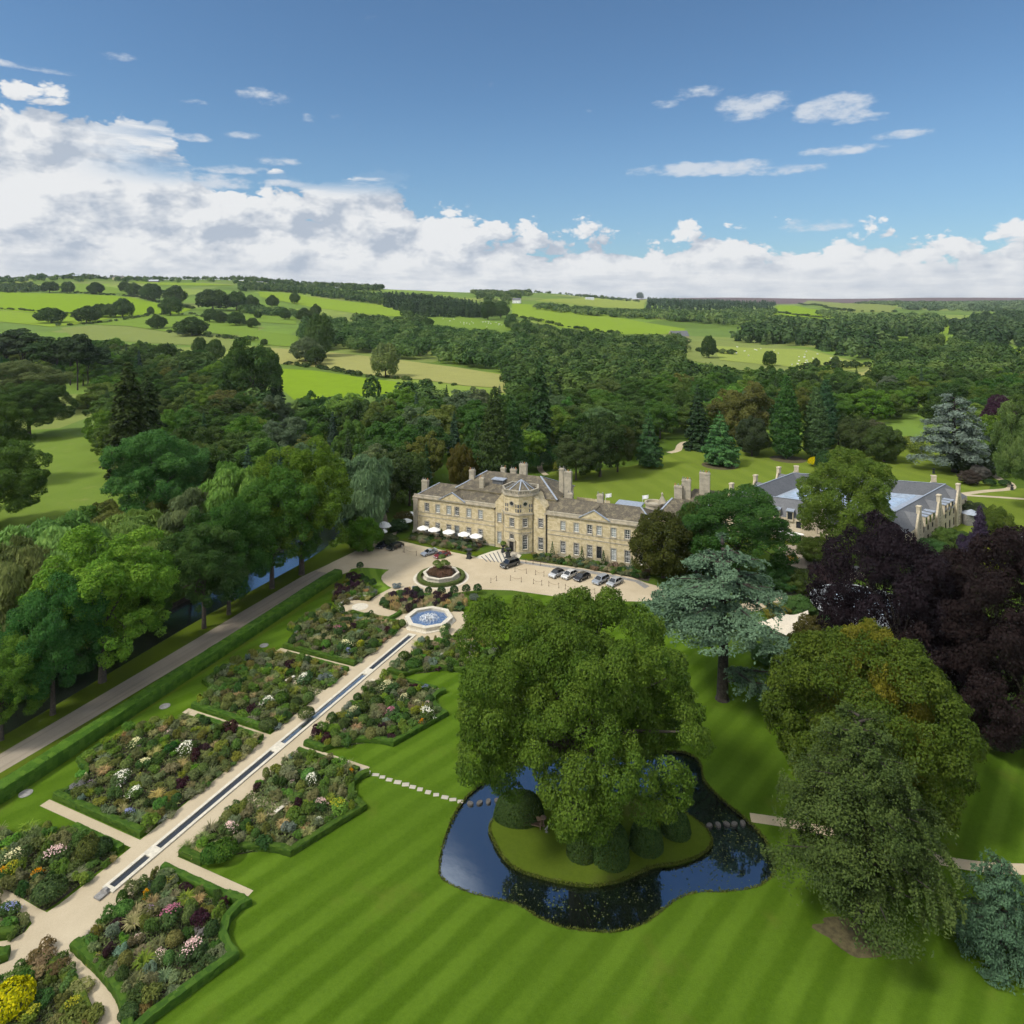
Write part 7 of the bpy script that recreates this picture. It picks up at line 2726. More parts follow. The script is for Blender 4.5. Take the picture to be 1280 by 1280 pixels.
# cars -----------------------------------------------------------------
def car(px, py, rot, label, col, L=4.5, W=1.85, H=1.5, kind='hatch', cat='car', name='parked_car'):
    s_, t_ = P(px, py)
    t = thing(name, label, cat, (s_, t_, .03), rot)
    key = 'paint%s' % (col,)
    if key not in M:
        M[key] = paint(key, col)
    hl = L / 2
    zb = .24
    belt = H * .6
    hood = H * .56
    if kind == 'suv':
        prof = [(-hl, zb + .1), (-hl, hood * .75), (-hl + .12, hood * .95), (-hl + 1.15, belt), (hl - .12, belt + .05), (hl, belt - .12), (hl, zb + .15)]
        roof = [(-hl + 1.05, belt), (-hl + 1.75, H), (hl - .42, H), (hl - .08, belt + .04)]
    elif kind == 'sports':
        prof = [(-hl, zb + .06), (-hl, hood * .62), (-hl + .3, hood * .82), (-hl + 1.35, belt), (hl - .5, belt + .08), (hl - .03, belt - .03), (hl, zb + .12)]
        roof = [(-hl + 1.3, belt), (-hl + 2.05, H), (-hl + 2.85, H - .03), (hl - .6, belt + .08)]
    else:
        prof = [(-hl, zb + .08), (-hl, hood * .7), (-hl + .18, hood * .9), (-hl + 1.05, belt), (hl - .2, belt + .06), (hl, belt - .15), (hl, zb + .12)]
        roof = [(-hl + .98, belt), (-hl + 1.75, H), (hl - 1.0, H - .02), (hl - .15, belt + .04)]
    wx = (-hl + .88, hl - .85)
    wr = .33 if kind != 'suv' else .38
    low = [(hl, zb)]
    for c in sorted(wx, reverse=True):
        low += [(c + (wr + .07) * math.cos(a), zb + max(0, (wr + .07) * math.sin(a) + wr - zb)) for a in [i * math.pi / 8 for i in range(9)]]
    low += [(-hl, zb)]
    out = prof + low
    bm = bmesh.new()
    rows = []
    for y, k in ((-W / 2 + .07, .0), (-W / 2, .06), (W / 2, .06), (W / 2 - .07, .0)):
        rows.append([bm.verts.new((x * (1 if abs(y) < W / 2 - .01 else .985), y, z)) for x, z in out])
    for a, b in zip(rows, rows[1:]):
        for i in range(len(out)):
            bm.faces.new((a[i], a[(i + 1) % len(out)], b[(i + 1) % len(out)], b[i]))
    bm.faces.new(rows[0]); bm.faces.new(rows[-1][::-1])
    obj('body', bm, M[key], t)
    # glasshouse and roof
    bm = bmesh.new()
    wi, wo = W / 2 - .26, W / 2 - .09
    a = [bm.verts.new((x, -(wo if z < H * .8 else wi), z + (.004 if z < H * .8 else -.03))) for x, z in roof]
    b = [bm.verts.new((x, (wo if z < H * .8 else wi), z + (.004 if z < H * .8 else -.03))) for x, z in roof]
    for i in range(4):
        bm.faces.new((a[i], a[(i + 1) % 4], b[(i + 1) % 4], b[i]))
    bm.faces.new(a); bm.faces.new(b[::-1])
    obj('windows', bm, M['carglass'], t)
    bm = bmesh.new()
    x0, x1 = roof[1][0] - .03, roof[2][0] + .06
    prism(bm, [(x0, -wi - .015), (x1, -wi - .015), (x1, wi + .015), (x0, wi + .015)], H - .05, H, top=[(x0 + .1, -wi + .06), (x1 - .1, -wi + .06), (x1 - .1, wi - .06), (x0 + .1, wi - .06)])
    for sy in (-1, 1):     # pillars
        for (p, q) in ((roof[0], roof[1]), (roof[3], roof[2])):
            bar3(bm, (p[0], sy * (wo + .012), p[1] - .02), (q[0], sy * (wi + .02), q[1] - .045), .09, .04)
        xm = (roof[1][0] + roof[2][0]) / 2 + .1
        bar3(bm, (xm, sy * (wo + .01), belt), (xm - .02, sy * (wi + .018), H - .05), .08, .03)
    obj('roof', bm, M[key] if kind != 'suv2' else M['black'], t)
    if kind == 'sports':
        bm = bmesh.new()
        box(bm, hl - .45, hl - .1, -W / 2 + .1, W / 2 - .1, belt + .3, belt + .34)
        for sy in (-.55, .55):
            box(bm, hl - .35, hl - .2, sy - .03, sy + .03, belt + .02, belt + .3)
        obj('rear_wing', bm, M[key], t)
    for cx_ in wx:
        for sy in (-1, 1):
            bm = bmesh.new()
            n = 16
            y0, y1 = sy * (W / 2 - .22), sy * (W / 2 - .01)
            ra = [bm.verts.new((cx_ + wr * math.cos(6.283 * i / n), y0, wr + wr * math.sin(6.283 * i / n))) for i in range(n)]
            rb = [bm.verts.new((cx_ + wr * math.cos(6.283 * i / n), y1, wr + wr * math.sin(6.283 * i / n))) for i in range(n)]
            for i in range(n):
                bm.faces.new((ra[i], ra[(i + 1) % n], rb[(i + 1) % n], rb[i]))
            bm.faces.new(ra); bm.faces.new(rb[::-1])
            w = obj('wheel', bm, M['rubber'], t)
            bm = bmesh.new()
            bm.faces.new([bm.verts.new((cx_ + wr * .66 * math.cos(6.283 * i / 12), y1 + sy * .006, wr + wr * .66 * math.sin(6.283 * i / 12))) for i in range(12)])
            ob_of('rim', mesh_of('rim', bm, M['alloy']), w)
    for sy in (-1, 1):
        bm = bmesh.new()
        box(bm, -hl - .012, -hl + .3, sy * (W / 2 - .32) - .2, sy * (W / 2 - .32) + .2, hood * .56, hood * .72)
        obj('headlight', bm, M['lamp'], t)
        bm = bmesh.new()
        box(bm, roof[0][0] + .18, roof[0][0] + .34, sy * (W / 2 + .08) - .1, sy * (W / 2 + .08) + .1, belt + .02, belt + .18)
        obj('mirror', bm, M[key], t)
        bm = bmesh.new()
        box(bm, hl - .06, hl + .012, sy * (W / 2 - .3) - .16, sy * (W / 2 - .3) + .16, belt * .68, belt * .86)
        obj('tail_light', bm, M['terracotta'], t)
    bm = bmesh.new()
    box(bm, -hl - .014, -hl + .02, -.55, .55, zb + .1, hood * .55)
    obj('grille', bm, M['black'], t)
    bm = bmesh.new()
    box(bm, -hl - .03, -hl - .016, -.26, .26, zb + .16, zb + .28)
    obj('number_plate', bm, M['plate'], t)
    return t


ROW = YAW + R(180 + 43) - R(0)
# cars in the row stand with their noses to the lower left of the photograph
def nose(az_cam):
    """rotation that points the nose (-X) along a bearing measured from the view direction"""
    d = cam2w(math.sin(az_cam), math.cos(az_cam))
    v = (d[0] - CS, d[1] - CT)
    return math.atan2(-v[1], -v[0])


NB = nose(R(180 + 44))
car(696, 720, NB, 'white compact suv with a dark roof, leftmost of the parked row', (.62, .63, .64), 4.3, 1.85, 1.6, 'suv2')
car(712, 721.5, NB, 'plain white family car between the white suv and the dark hatchback', (.70, .69, .67), 4.5, 1.85, 1.6, 'hatch')
car(727.5, 724, NB, 'dark navy hatchback between the white and silver cars', (.018, .022, .035), 4.5, 1.85, 1.5, 'hatch')
car(751, 728, NB, 'silver blue estate car left of the silver hatchback', (.33, .37, .43), 4.6, 1.9, 1.6, 'suv')
car(768.5, 730.5, NB, 'silver hatchback at the right end of the parked row', (.42, .44, .46), 4.4, 1.85, 1.5, 'hatch')
car(637.5, 708, nose(R(180 + 50)), 'large dark grey off road car standing before the entrance', (.055, .062, .07), 5.0, 2.0, 1.85, 'suv')
car(479.5, 683.5, nose(R(180 + 30)), 'dark navy saloon beside the laurel hedge', (.022, .026, .05), 4.9, 1.9, 1.5, 'hatch')
car(494, 685.5, nose(R(180 + 38)), 'black saloon right of the navy one', (.020, .024, .028), 4.9, 1.9, 1.45, 'hatch')
car(536.5, 693, nose(R(180 + 50)), 'silver sports car with a rear wing beside the red one', (.42, .47, .55), 4.5, 1.9, 1.3, 'sports')
car(552.5, 696, nose(R(180 + 48)), 'dark red sports car behind the round planter', (.20, .012, .022), 4.5, 1.9, 1.3, 'sports')
for px, py, lab, col in ((1268, 671, 'white parked car half hidden by shrubs beyond the annex', (.66, .67, .68)), (1275, 677, 'silver parked car nearest the shrubs beyond the annex', (.45, .47, .5)), (1262, 665, 'pale grey parked car farthest behind the shrubs beyond the annex', (.5, .52, .55))):
    car(px, py, nose(R(262)), lab, col, 4.5, 1.85, 1.5, 'hatch')
# statue on a pedestal in the garden left of the house
s_, t_ = P(473, 660)
st = thing('statue', 'white standing marble figure on a tall pedestal against the dark trees', 'statue', (s_, t_, 0), YAW)
bm = bmesh.new()
ring(bm, 0, 0, [(.7, 0), (.7, .3), (.45, .4), (.42, 2.2), (.62, 2.35), (.62, 2.55)], 12)
obj('pedestal', bm, M['greystone'], st)
me = bpy.data.meshes.new('figure')
jv = [(0, 0, 1.05), (0, .02, 1.35), (0, 0, 1.62), (0, 0, 1.8), (0, -.03, 2.0), (.14, 0, .98), (.16, -.05, .55), (.17, 0, .08), (.17, -.14, .03), (-.14, 0, .98), (-.17, .03, .55), (-.18, .1, .08), (-.2, -.04, .03), (.24, 0, 1.6), (.38, -.02, 1.32), (.3, -.2, 1.1), (-.24, 0, 1.6), (-.36, .08, 1.3), (-.34, -.05, 1.02)]
je = [(0, 1), (1, 2), (2, 3), (3, 4), (0, 5), (5, 6), (6, 7), (7, 8), (0, 9), (9, 10), (10, 11), (11, 12), (2, 13), (13, 14), (14, 15), (2, 16), (16, 17), (17, 18)]
jr = [.2, .17, .18, .08, .14, .13, .09, .06, .05, .13, .09, .06, .05, .1, .07, .05, .1, .07, .05]
me.from_pydata([(x * 1.35, y * 1.35, z * 1.35) for x, y, z in jv], je, [])
fg = ob_of('figure', me, st, loc=(0, 0, 2.5))
me.materials.append(M['statue'])
md = fg.modifiers.new('skin', 'SKIN')
for v, r in zip(me.skin_vertices[0].data, jr):
    v.radius = (r * 1.35, r * 1.35)
me.skin_vertices[0].data[0].use_root = True
fg.modifiers.new('sub', 'SUBSURF').render_levels = 1
# white lantern and yellow skip near the annex yard
sk = thing('yellow_dumper', 'small yellow dumper in the service yard', 'machine', (*P(991, 703), 0), .4)
bm = bmesh.new()
prism(bm, [(-.9, -.6), (.9, -.6), (.9, .6), (-.9, .6)], .6, 1.5, top=[(-1.3, -.8), (1.1, -.8), (1.1, .8), (-1.3, .8)])
M['yellow'] = plain('yellow_paint', (.65, .38, .02), .4)
obj('skip', bm, M['yellow'], sk)
for x in (-.6, .8):
    for y in (-.7, .7):
        bm = bmesh.new()
        ring(bm, 0, 0, [(.34, -.12), (.34, .12)], 12)
        w = obj('wheel', bm, M['rubber'], sk)
        w.rotation_euler = (R(90), 0, 0)
        w.location = (x, y, .36)
gz = thing('grey_pavilion', 'grey timber garden kiosk at the right end of the annex', 'kiosk', (*P(1214, 655), 0), YAW)
bm = bmesh.new()
box(bm, -2.4, 2.4, -1.6, 1.6, 0, 3.2)
for i in range(12):
    box(bm, -2.3 + i * .4, -2.14 + i * .4, -1.64, -1.602, .1, 3.1)
obj('wall', bm, M['greystone'], gz)
bm = bmesh.new()
ring(bm, 0, 0, [(2.7, 3.2), (1.6, 3.7), (.2, 4.3)], 10)
obj('roof', bm, M['lead'], gz)
for px, py, lab in ((988, 678, 'white garden tables under a pale awning in the annex yard'),):
    aw = thing('awning', 'pale fabric awning in the annex yard', 'awning', (*P(px, py), 0), YAW)
    bm = bmesh.new()
    prism(bm, [(-3, -2), (3, -2), (3, 2), (-3, 2)], 2.6, 2.7, top=[(-3, -2), (3, -2), (3, 2), (-3, 2)])
    obj('cloth', bm, M['canvas'], aw)
    for x in (-2.8, 2.8):
        for y in (-1.8, 1.8):
            bm = bmesh.new()
            tube(bm, [(x, y, 0), (x, y, 2.6)], [.05, .05], 6)
            obj('pole', bm, M['wood'], aw)
for px, py, lab in ((1167, 592, 'small dark urn on the rear lawn under the blue cedar'), (1265, 612.5, 'small dark urn at the bend of the rear garden path')):
    s_, t_ = P(px, py)
    urn(s_, t_, lab, .9)

# ------------------------------------------------------------------ trees
G = dict(dark=(.024, .046, .012), mid=(.046, .085, .016), fresh=(.062, .115, .018), light=(.095, .15, .026), lime=(.125, .175, .03), olive=(.070, .088, .022), gold=(.125, .125, .018), grey=(.070, .095, .052), blue=(.085, .125, .100), fir=(.022, .048, .018), teal=(.030, .062, .030), purple=(.0125, .0095, .0105), rust=(.085, .075, .022))


def T(name, key, px, yb, yt, w, col, label, cat='tree', lean=None, group=None, rot=None):
    """tree whose foot stands at photo (px, yb) on the level ground, top at yt, crown w photo pixels wide"""
    s_, t_ = P(px, yb)
    h = CH * (yb - yt) / (yb - 380)
    k = dep(s_, t_) / 850
    c = G[col] if isinstance(col, str) else col
    return tree(name, key, s_, t_, h, w * k, vary(c, .08), label, cat, rot, group)


random.seed(5)
T('oak_tree', 'oak', 717, 1046, 752, 268, (.054, .080, .015), 'huge broad oak on the pond island', rot=1.3)
# long low limb of the oak
s_, t_ = P(690, 1036)
s2, t2 = P(640, 985, 5)
T('cedar_tree', 'cedar', 903, 874, 678, 196, (.076, .100, .064), 'large blue grey cedar with flat boughs beyond the pond', rot=0.2)
T('golden_yew', 'dome', 1083, 1008, 794, 236, (.050, .070, .015), 'big rounded olive tree with a golden top behind the dark pine')
T('pine_tree', 'larchpine', 1074, 1150, 892, 204, (.031, .056, .016), 'tall drooping dark pine on the right lawn')
T('young_fir', 'littlefir', 1250, 1198, 1068, 100, (.044, .080, .036), 'bushy blue green fir at the right edge of the lawn')
T('copper_beech', 'beech', 1125, 880, 664, 176, 'purple', 'dark purple copper beech, the left one of two')
T('copper_beech', 'beech', 1238, 912, 672, 200, (.0135, .0100, .0105), 'dark purple copper beech, the larger right one of two', rot=2)
T('golden_tree', 'dome', 1092, 1006, 784, 124, (.115, .118, .020), 'golden yellow rounded crown beside the copper beech')
T('garden_tree', 'sycamore', 1058, 712, 574, 108, (.068, .100, .022), 'tall leafy tree standing before the annex roof')
T('yew_tree', 'yew', 829, 722, 641, 84, (.038, .054, .013), 'dense dark yew at the right end of the hall')
T('yew_tree', 'yew', 870, 716, 632, 60, (.042, .058, .014), 'taller yew half behind the dense one beside the hall')
T('holm_oak', 'sycamore', 922, 726, 616, 128, (.034, .066, .018), 'broad dark tree between the yews and the annex')
T('laurel', 'yew', 454, 690, 648, 46, (.050, .095, .016), 'large rounded laurel by the left end of the forecourt')
T('small_tree', 'yew', 1018, 826, 772, 58, (.050, .046, .016), 'small brownish green tree below the beige canopy')
# line along the river
T('riverside_tree', 'lime', 128, 852, 666, 150, (.098, .158, .030), 'tall light green tree beside the drive with a clear trunk')
T('riverside_tree', 'sycamore', 66, 893, 735, 112, (.034, .072, .020), 'dark green tree left of the tall light one by the drive')
T('riverside_tree', 'sycamore', 2, 925, 806, 88, (.07, .125, .025), 'mid green tree at the nearest end of the riverside row')
T('riverside_tree', 'lime', 255, 785, 648, 92, (.036, .078, .020), 'dark green slim trunked tree by the river gap, left of two')
T('riverside_tree', 'sycamore', 286, 768, 634, 92, (.033, .072, .018), 'dark green slim trunked tree by the river gap, right of two')
T('riverside_tree', 'sycamore', 340, 735, 598, 112, (.045, .095, .018), 'full green tree halfway along the drive')
T('riverside_tree', 'lime', 377, 718, 560, 118, (.068, .125, .02), 'tallest green tree nearest the forecourt end of the drive')
T('willow_tree', 'willow', 60, 800, 644, 150, (.11, .165, .048), 'soft light green willow across the river at the left')
T('willow_tree', 'willow', 165, 752, 640, 120, (.115, .17, .045), 'pale yellowish willow across the river behind the tall light tree')
T('willow_tree', 'willow', 15, 840, 672, 120, (.10, .14, .045), 'dull green willow at the far left across the river')
T('birch_tree', 'birch', 238, 735, 610, 74, (.085, .115, .050), 'thin grey green birch behind the riverside row')
T('willow_tree', 'willow', 292, 715, 575, 110, (.10, .16, .036), 'light green willow across the river behind the dark pair')
T('willow_tree', 'willow', 448, 672, 566, 84, (.082, .108, .058), 'grey green willow between the drive and the hall')
T('ash_tree', 'sycamore', 196, 668, 546, 112, (.045, .092, .026), 'tall lumpy mid green ash at the edge of the meadow')
T('cypress_tree', 'redwood', 160, 640, 452, 74, (.024, .038, .012), 'very tall dark evergreen at the edge of the meadow', group=None)
T('cypress_tree', 'redwood', 184, 628, 468, 66, (.026, .042, .014), 'tall dark evergreen just right of the tallest one by the meadow')
T('field_oak', 'oak', 36, 547, 478, 84, (.046, .076, .020), 'lone spreading oak standing in the meadow')
T('chestnut_tree', 'sycamore', -4, 662, 556, 104, (.050, .086, .022), 'dark broad chestnut at the left edge of the meadow')
T('chestnut_tree', 'sycamore', -6, 606, 510, 74, (.052, .080, .022), 'second dark tree behind the chestnut at the meadow edge')
T('field_oak', 'wood1', 316, 514, 426, 74, (.040, .066, .018), 'big dark round tree standing out at the edge of the wood before the green field')
T('spruce_tree', 'spruce', 346, 512, 448, 30, (.026, .048, .018), 'dark spruce right of the big round tree at the wood edge')
T('lime_tree', 'sycamore', 30, 520, 455, 90, (.085, .105, .045), 'pale flowering lime behind the lone meadow oak')
T('pale_bush', 'yew', 108, 512, 492, 30, (.20, .22, .07), 'pale yellow green bush at the head of the meadow')
T('purple_bush', 'yew', 124, 506, 490, 18, (.09, .05, .05), 'reddish bush beside the pale bush at the head of the meadow')
for i, (px, yb, yt, w) in enumerate(((97, 493, 412, 34), (110, 491, 424, 26), (72, 484, 416, 40), (88, 488, 420, 30), (127, 486, 430, 24), (55, 482, 420, 40), (8, 480, 412, 44), (28, 478, 406, 46))):
    T('scots_pine', 'pine', px, yb, yt, w, (.026, .044, .018), 'tall dark pine at the meadow head, %s' % ['tallest before the light', 'slim one with its trunk in the light', 'in the middle of the clump', 'beside the middle of the clump', 'rightmost of the clump', 'left of the middle', 'farthest left', 'second from the left'][i])
# rear lawn trees
T('lawn_fir', 'lawnfir', 900, 581, 514, 64, (.048, .090, .028), 'full green fir with a mulch circle on the rear lawn')
T('lawn_fir', 'lawnfir', 811, 584, 512, 46, (.034, .068, .026), 'green fir at the left side of the rear lawn')
T('cypress_tree', 'cypress', 983, 573, 470, 50, (.034, .070, .022), 'tall pointed cypress on the rear lawn, left of two')
T('cypress_tree', 'cypress', 1020, 573, 484, 42, (.040, .080, .024), 'tall pointed cypress on the rear lawn, right of two')
T('cypress_tree', 'cypress', 1032, 560, 474, 40, (.030, .060, .022), 'darker cypress standing behind the right one of the lawn pair')
T('dark_spruce', 'spruce', 872, 562, 480, 44, (.020, .040, .016), 'dark pointed spruce left of the green lawn fir')
T('holly_tree', 'yew', 940, 570, 522, 42, (.042, .056, .026), 'grey green rounded tree right of the green lawn fir')
T('round_tree', 'wood1', 926, 558, 480, 66, (.078, .088, .026), 'olive brown rounded tree behind the lawn fir')
T('round_tree', 'yew', 1105, 577, 532, 46, (.048, .068, .020), 'rounded olive tree at the edge of the rear lawn')
T('round_tree', 'yew', 1070, 568, 522, 44, (.042, .062, .022), 'dark rounded tree left of the olive one by the rear lawn')
T('round_tree', 'yew', 1090, 566, 526, 44, (.070, .066, .036), 'brownish rounded bush between two green ones by the rear lawn')
T('round_tree', 'wood0', 1048, 556, 512, 40, (.050, .085, .022), 'mid green tree right behind the cypresses')
T('blue_cedar', 'bluecedar', 1193, 590, 496, 92, (.098, .120, .098), 'big silvery blue cedar on the rear lawn')
T('purple_tree', 'beech', 1256, 562, 500, 50, (.030, .017, .022), 'dark purple tree behind the silvery cedar')
T('light_tree', 'wood2', 1240, 566, 518, 40, (.090, .145, .025), 'light green tree right of the silvery cedar')
T('garden_tree', 'lime', 1284, 640, 500, 66, (.085, .110, .036), 'tall pale green tree at the right edge above the car park')
T('garden_tree', 'sycamore', 1268, 592, 530, 52, (.040, .072, .024), 'dark green tree beside the rear garden path')
T('redwood_tree', 'redwood', 675, 578, 452, 44, (.028, .044, .016), 'tallest narrow redwood behind the hall roof')
T('tall_conifer', 'cypress', 618, 612, 484, 54, (.032, .058, .020), 'drooping dark conifer behind the left part of the hall roof')
T('tall_conifer', 'cypress', 640, 604, 500, 44, (.036, .066, .024), 'second conifer behind the middle of the hall roof')
T('bronze_tree', 'yew', 576, 612, 556, 34, (.070, .062, .014), 'bronze green bush behind the left wing roof')
T('bronze_tree', 'yew', 606, 606, 566, 26, (.066, .062, .016), 'small bronze green bush between conifers behind the roof')
T('round_tree', 'wood2', 484, 640, 566, 62, (.040, .068, .024), 'dark tree behind the white statue')
T('round_tree', 'wood1', 512, 632, 560, 52, (.044, .074, .022), 'dark tree behind the left house corner')
T('round_tree', 'wood3', 455, 650, 590, 50, (.046, .076, .028), 'dull green tree left of the white statue')
T('round_tree', 'wood3', 750, 596, 520, 62, (.030, .056, .018), 'dark rounded tree at the edge of the rear lawn, right of the redwood')
T('round_tree', 'wood1', 720, 600, 548, 50, (.034, .060, .020), 'low dark tree at the left edge of the rear lawn')
T('round_tree', 'wood2', 772, 590, 532, 40, (.040, .060, .018), 'olive dark tree beside the left lawn fir')
for px, yb, r, h, col, lab in ((1018, 583, 2.4, 3.6, (.33, .29, .02), 'golden yellow clipped bun on the rear lawn'), (1030, 592, 3.2, 8.5, (.020, .042, .014), 'dark clipped yew cone behind the annex'), (700, 592, 2.6, 5.0, (.075, .085, .015), 'golden olive clipped bush by the path behind the hall'), (694, 585, 4.2, 8.5, (.028, .062, .018), 'large clipped green dome behind the hall'), (680, 588, 3.2, 7.0, (.026, .05, .02), 'dark green dome beside the woodland path'), (664, 590, 3.6, 7.5, (.026, .058, .016), 'dark clipped dome behind the tall chimney'), (1051, 581, 3.6, 5.0, (.045, .062, .018), 'low olive mound behind the annex roof'),
                               (1137, 560, 5.5, 5.0, (.085, .105, .022), 'wide pale clipped hedge mound at the back of the rear lawn'), (1148, 566, 4.2, 4.2, (.07, .095, .022), 'second pale hedge mound beside the silvery cedar'), (1237, 607, 2.0, 2.2, (.018, .036, .014), 'dark clipped bun left of the rear path'), (1256, 607.5, 1.9, 2.2, (.018, .036, .014), 'dark clipped bun right of the rear path')):
    s_, t_ = P(px, yb)
    o = ob_of('topiary_dome', BALL[1], loc=(s_, t_, 0), color=col)
    o.scale = (r, r, h / 1.5)
    tag(o, lab, 'topiary')
for px, py in ((900, 582), (985, 574)):
    s_, t_ = P(px, py)
    sheet('bare_earth', [(s_ + 7.2 * math.cos(a / 5), t_ + 7.2 * math.sin(a / 5)) for a in range(31)], .03, M['bare'])
s_, t_ = P(1066, 1172)
sheet('bare_earth', [(s_ + (3.4 + .6 * math.sin(a * 1.3)) * math.cos(a / 4.77), t_ + (1.9 + .4 * math.sin(a * .9)) * math.sin(a / 4.77)) for a in range(30)], .03, M['bare'])
# shrubs of the right-hand garden
for px, yb, yt, w, col, key, lab in ((1150, 668, 640, 46, 'mid', 'yew', 'green shrub against the right gables of the annex'), (1225, 700, 632, 26, (.035, .028, .045), 'cypress', 'narrow dark plum coloured tree beyond the annex'), (1212, 716, 668, 30, (.030, .026, .040), 'yew', 'low plum coloured shrub below the narrow one'), (1246, 690, 634, 40, (.070, .090, .022), 'yew', 'olive shrub left of the parked cars beyond the annex'), (1264, 720, 672, 50, 'mid', 'yew', 'green shrub before the half hidden cars'), (1240, 722, 684, 32, (.19, .21, .03), 'yew', 'bright yellow shrub at the edge of the copper beech'), (1190, 690, 662, 50, (.060, .10, .024), 'yew', 'light shrub right of the annex gables'), (1215, 650, 628, 40, (.045, .055, .026), 'yew', 'dark shrub behind the grey kiosk'), (1165, 706, 676, 50, (.04, .07, .022), 'yew', 'green shrub between the annex and the beech'),
                                     (1018, 704, 672, 40, (.055, .085, .022), 'yew', 'green shrub in the annex yard'), (1000, 742, 712, 44, (.060, .095, .024), 'yew', 'light green shrub beside the setts path'), (975, 738, 706, 50, (.035, .06, .02), 'yew', 'dark green shrub bank above the service road'), (1024, 736, 708, 40, (.05, .035, .03), 'yew', 'wine brown shrub above the setts path'), (1040, 728, 700, 36, (.07, .085, .03), 'yew', 'olive shrub at the beech edge of the setts path'), (1000, 770, 748, 50, (.055, .10, .03), 'yew', 'fresh green shrub behind the beige canopy'), (972, 774, 756, 34, (.11, .11, .025), 'yew', 'yellowish shrub behind the beige canopy'), (1040, 800, 770, 40, (.045, .09, .035), 'yew', 'green shrub between small brown tree and golden crown'),
                                     (958, 830, 806, 36, (.05, .09, .03), 'yew', 'green shrub under the right boughs of the cedar'), (990, 838, 815, 46, (.08, .09, .03), 'yew', 'olive shrub below the beige canopy'), (1240, 930, 876, 90, (.022, .036, .016), 'yew', 'dark shrub bank at the foot of the copper beech'), (1180, 900, 850, 70, (.024, .036, .018), 'yew', 'dark shrub under the copper beeches'),
                                     (1212, 606, 588, 24, (.06, .045, .04), 'yew', 'brownish heather shrub right of the silvery cedar'), (1224, 600, 582, 24, (.10, .085, .07), 'yew', 'pinkish shrub by the rear garden path'), (1236, 596, 572, 30, (.03, .05, .02), 'yew', 'dark shrub at the bend of the rear path'), (1205, 592, 566, 30, (.022, .036, .018), 'yew', 'very dark shrub right of the cedar trunk'), (1252, 580, 556, 34, (.075, .12, .03), 'yew', 'bright green shrub beyond the rear path'),
                                     (498, 664, 650, 26, (.035, .055, .02), 'yew', 'dark shrub by the terrace left of the house'), (486, 681, 668, 22, (.04, .065, .022), 'yew', 'low green shrub at the side path left of the house'), (505, 655, 640, 26, (.06, .065, .02), 'yew', 'olive shrub with orange flowers left of the house corner')):
    T('shrub', key, px, yb, yt, w, col, lab, 'shrub')

# ---- the woods: each tree its own, with a label per part of the wood
KINDS = [('wood0', 'broadleaf_tree', 'rounded broadleaf tree'), ('wood1', 'broadleaf_tree', 'lumpy broadleaf tree'), ('wood2', 'broadleaf_tree', 'broad leafy tree'), ('wood3', 'broadleaf_tree', 'full crowned broadleaf tree'), ('spruce', 'spruce_tree', 'pointed spruce'), ('fir', 'fir_tree', 'slender fir')]
TONES = [('dark green', (.036, .066, .018)), ('deep green', (.046, .082, .022)), ('mid green', (.060, .106, .024)), ('fresh green', (.076, .130, .024)), ('olive', (.076, .098, .026)), ('grey green', (.074, .098, .052)), ('light green', (.10, .148, .036))]
wrng = np.random.default_rng(99)
NW = [0]
CLEAR = [(*P(490, 660), 11), (*P(474, 656), 7), (*P(510, 655), 8)]


def wood(poly_px, spacing, where, mix=(1, 1, 1, 1, .5, .3), tones=(3, 3, 3, 1.2, 1.5, 1, .5), hh=(15, 21), maxn=140, terrain=False, clear=()):
    if terrain:
        poly = [PT(*p)[:2] for p in poly_px]
    else:
        poly = [P(*p) for p in poly_px]
    pts = scatter(poly, spacing, wrng, 5000, maxn)
    for x, y in pts:
        if any(math.hypot(x - a, y - b) < r for a, b, r in CLEAR):
            continue
        key, nm, ds = KINDS[wrng.choice(6, p=np.array(mix) / sum(mix))]
        tn, tc = TONES[wrng.choice(7, p=np.array(tones) / sum(tones))]
        h = wrng.uniform(*hh)
        if nm != 'broadleaf_tree':
            tn, tc = ('dark green', (.030, .056, .021)) if wrng.random() < .6 else ('blue green', (.030, .052, .030))
            w = h * wrng.uniform(.36, .48)
            h *= 1.12
        else:
            w = spacing * wrng.uniform(.9, 1.45)
        tree(nm, key, x, y, h, w, vary(tc, .12), '%s %s in %s' % (tn, ds, where), 'tree', None, '%s %ss in %s' % (tn, ds, where), z=zg(x, y) - .2)
        NW[0] += 1


wood([(-40, 880), (60, 800), (180, 715), (260, 680), (340, 655), (300, 640), (220, 650), (100, 690), (-40, 730)], 10, 'the trees across the river', (1, 1, 1, 1, .0, .0), (1, 1, 2, 2, 2, 2, 2), (9, 13), 40)
wood([(128, 560), (128, 500), (180, 478), (250, 470), (300, 486), (330, 540), (320, 610), (250, 640), (200, 600), (150, 600)], 15.5, 'the wood right of the meadow', (1, 1.2, 1, 1, .25, .15), (2.5, 2.5, 3, 1.5, 2, 1, .6), (14, 19), 90)
wood([(320, 545), (420, 535), (520, 530), (530, 610), (505, 650), (470, 652), (430, 650), (390, 650), (320, 650), (250, 660)], 15.5, 'the wood left of the hall', (1, 1, 1, 1, .9, .4), (2.5, 3, 2.5, 1, 1.5, 2, .5), (15, 21), 80)
wood([(520, 530), (640, 520), (700, 520), (700, 575), (650, 590), (560, 618), (530, 628), (520, 600)], 15.5, 'the wood behind the hall', (1, 1, 1, 1, .7, .5), (3, 3, 2.5, .8, 1, .8, .3), (14, 20), 70)
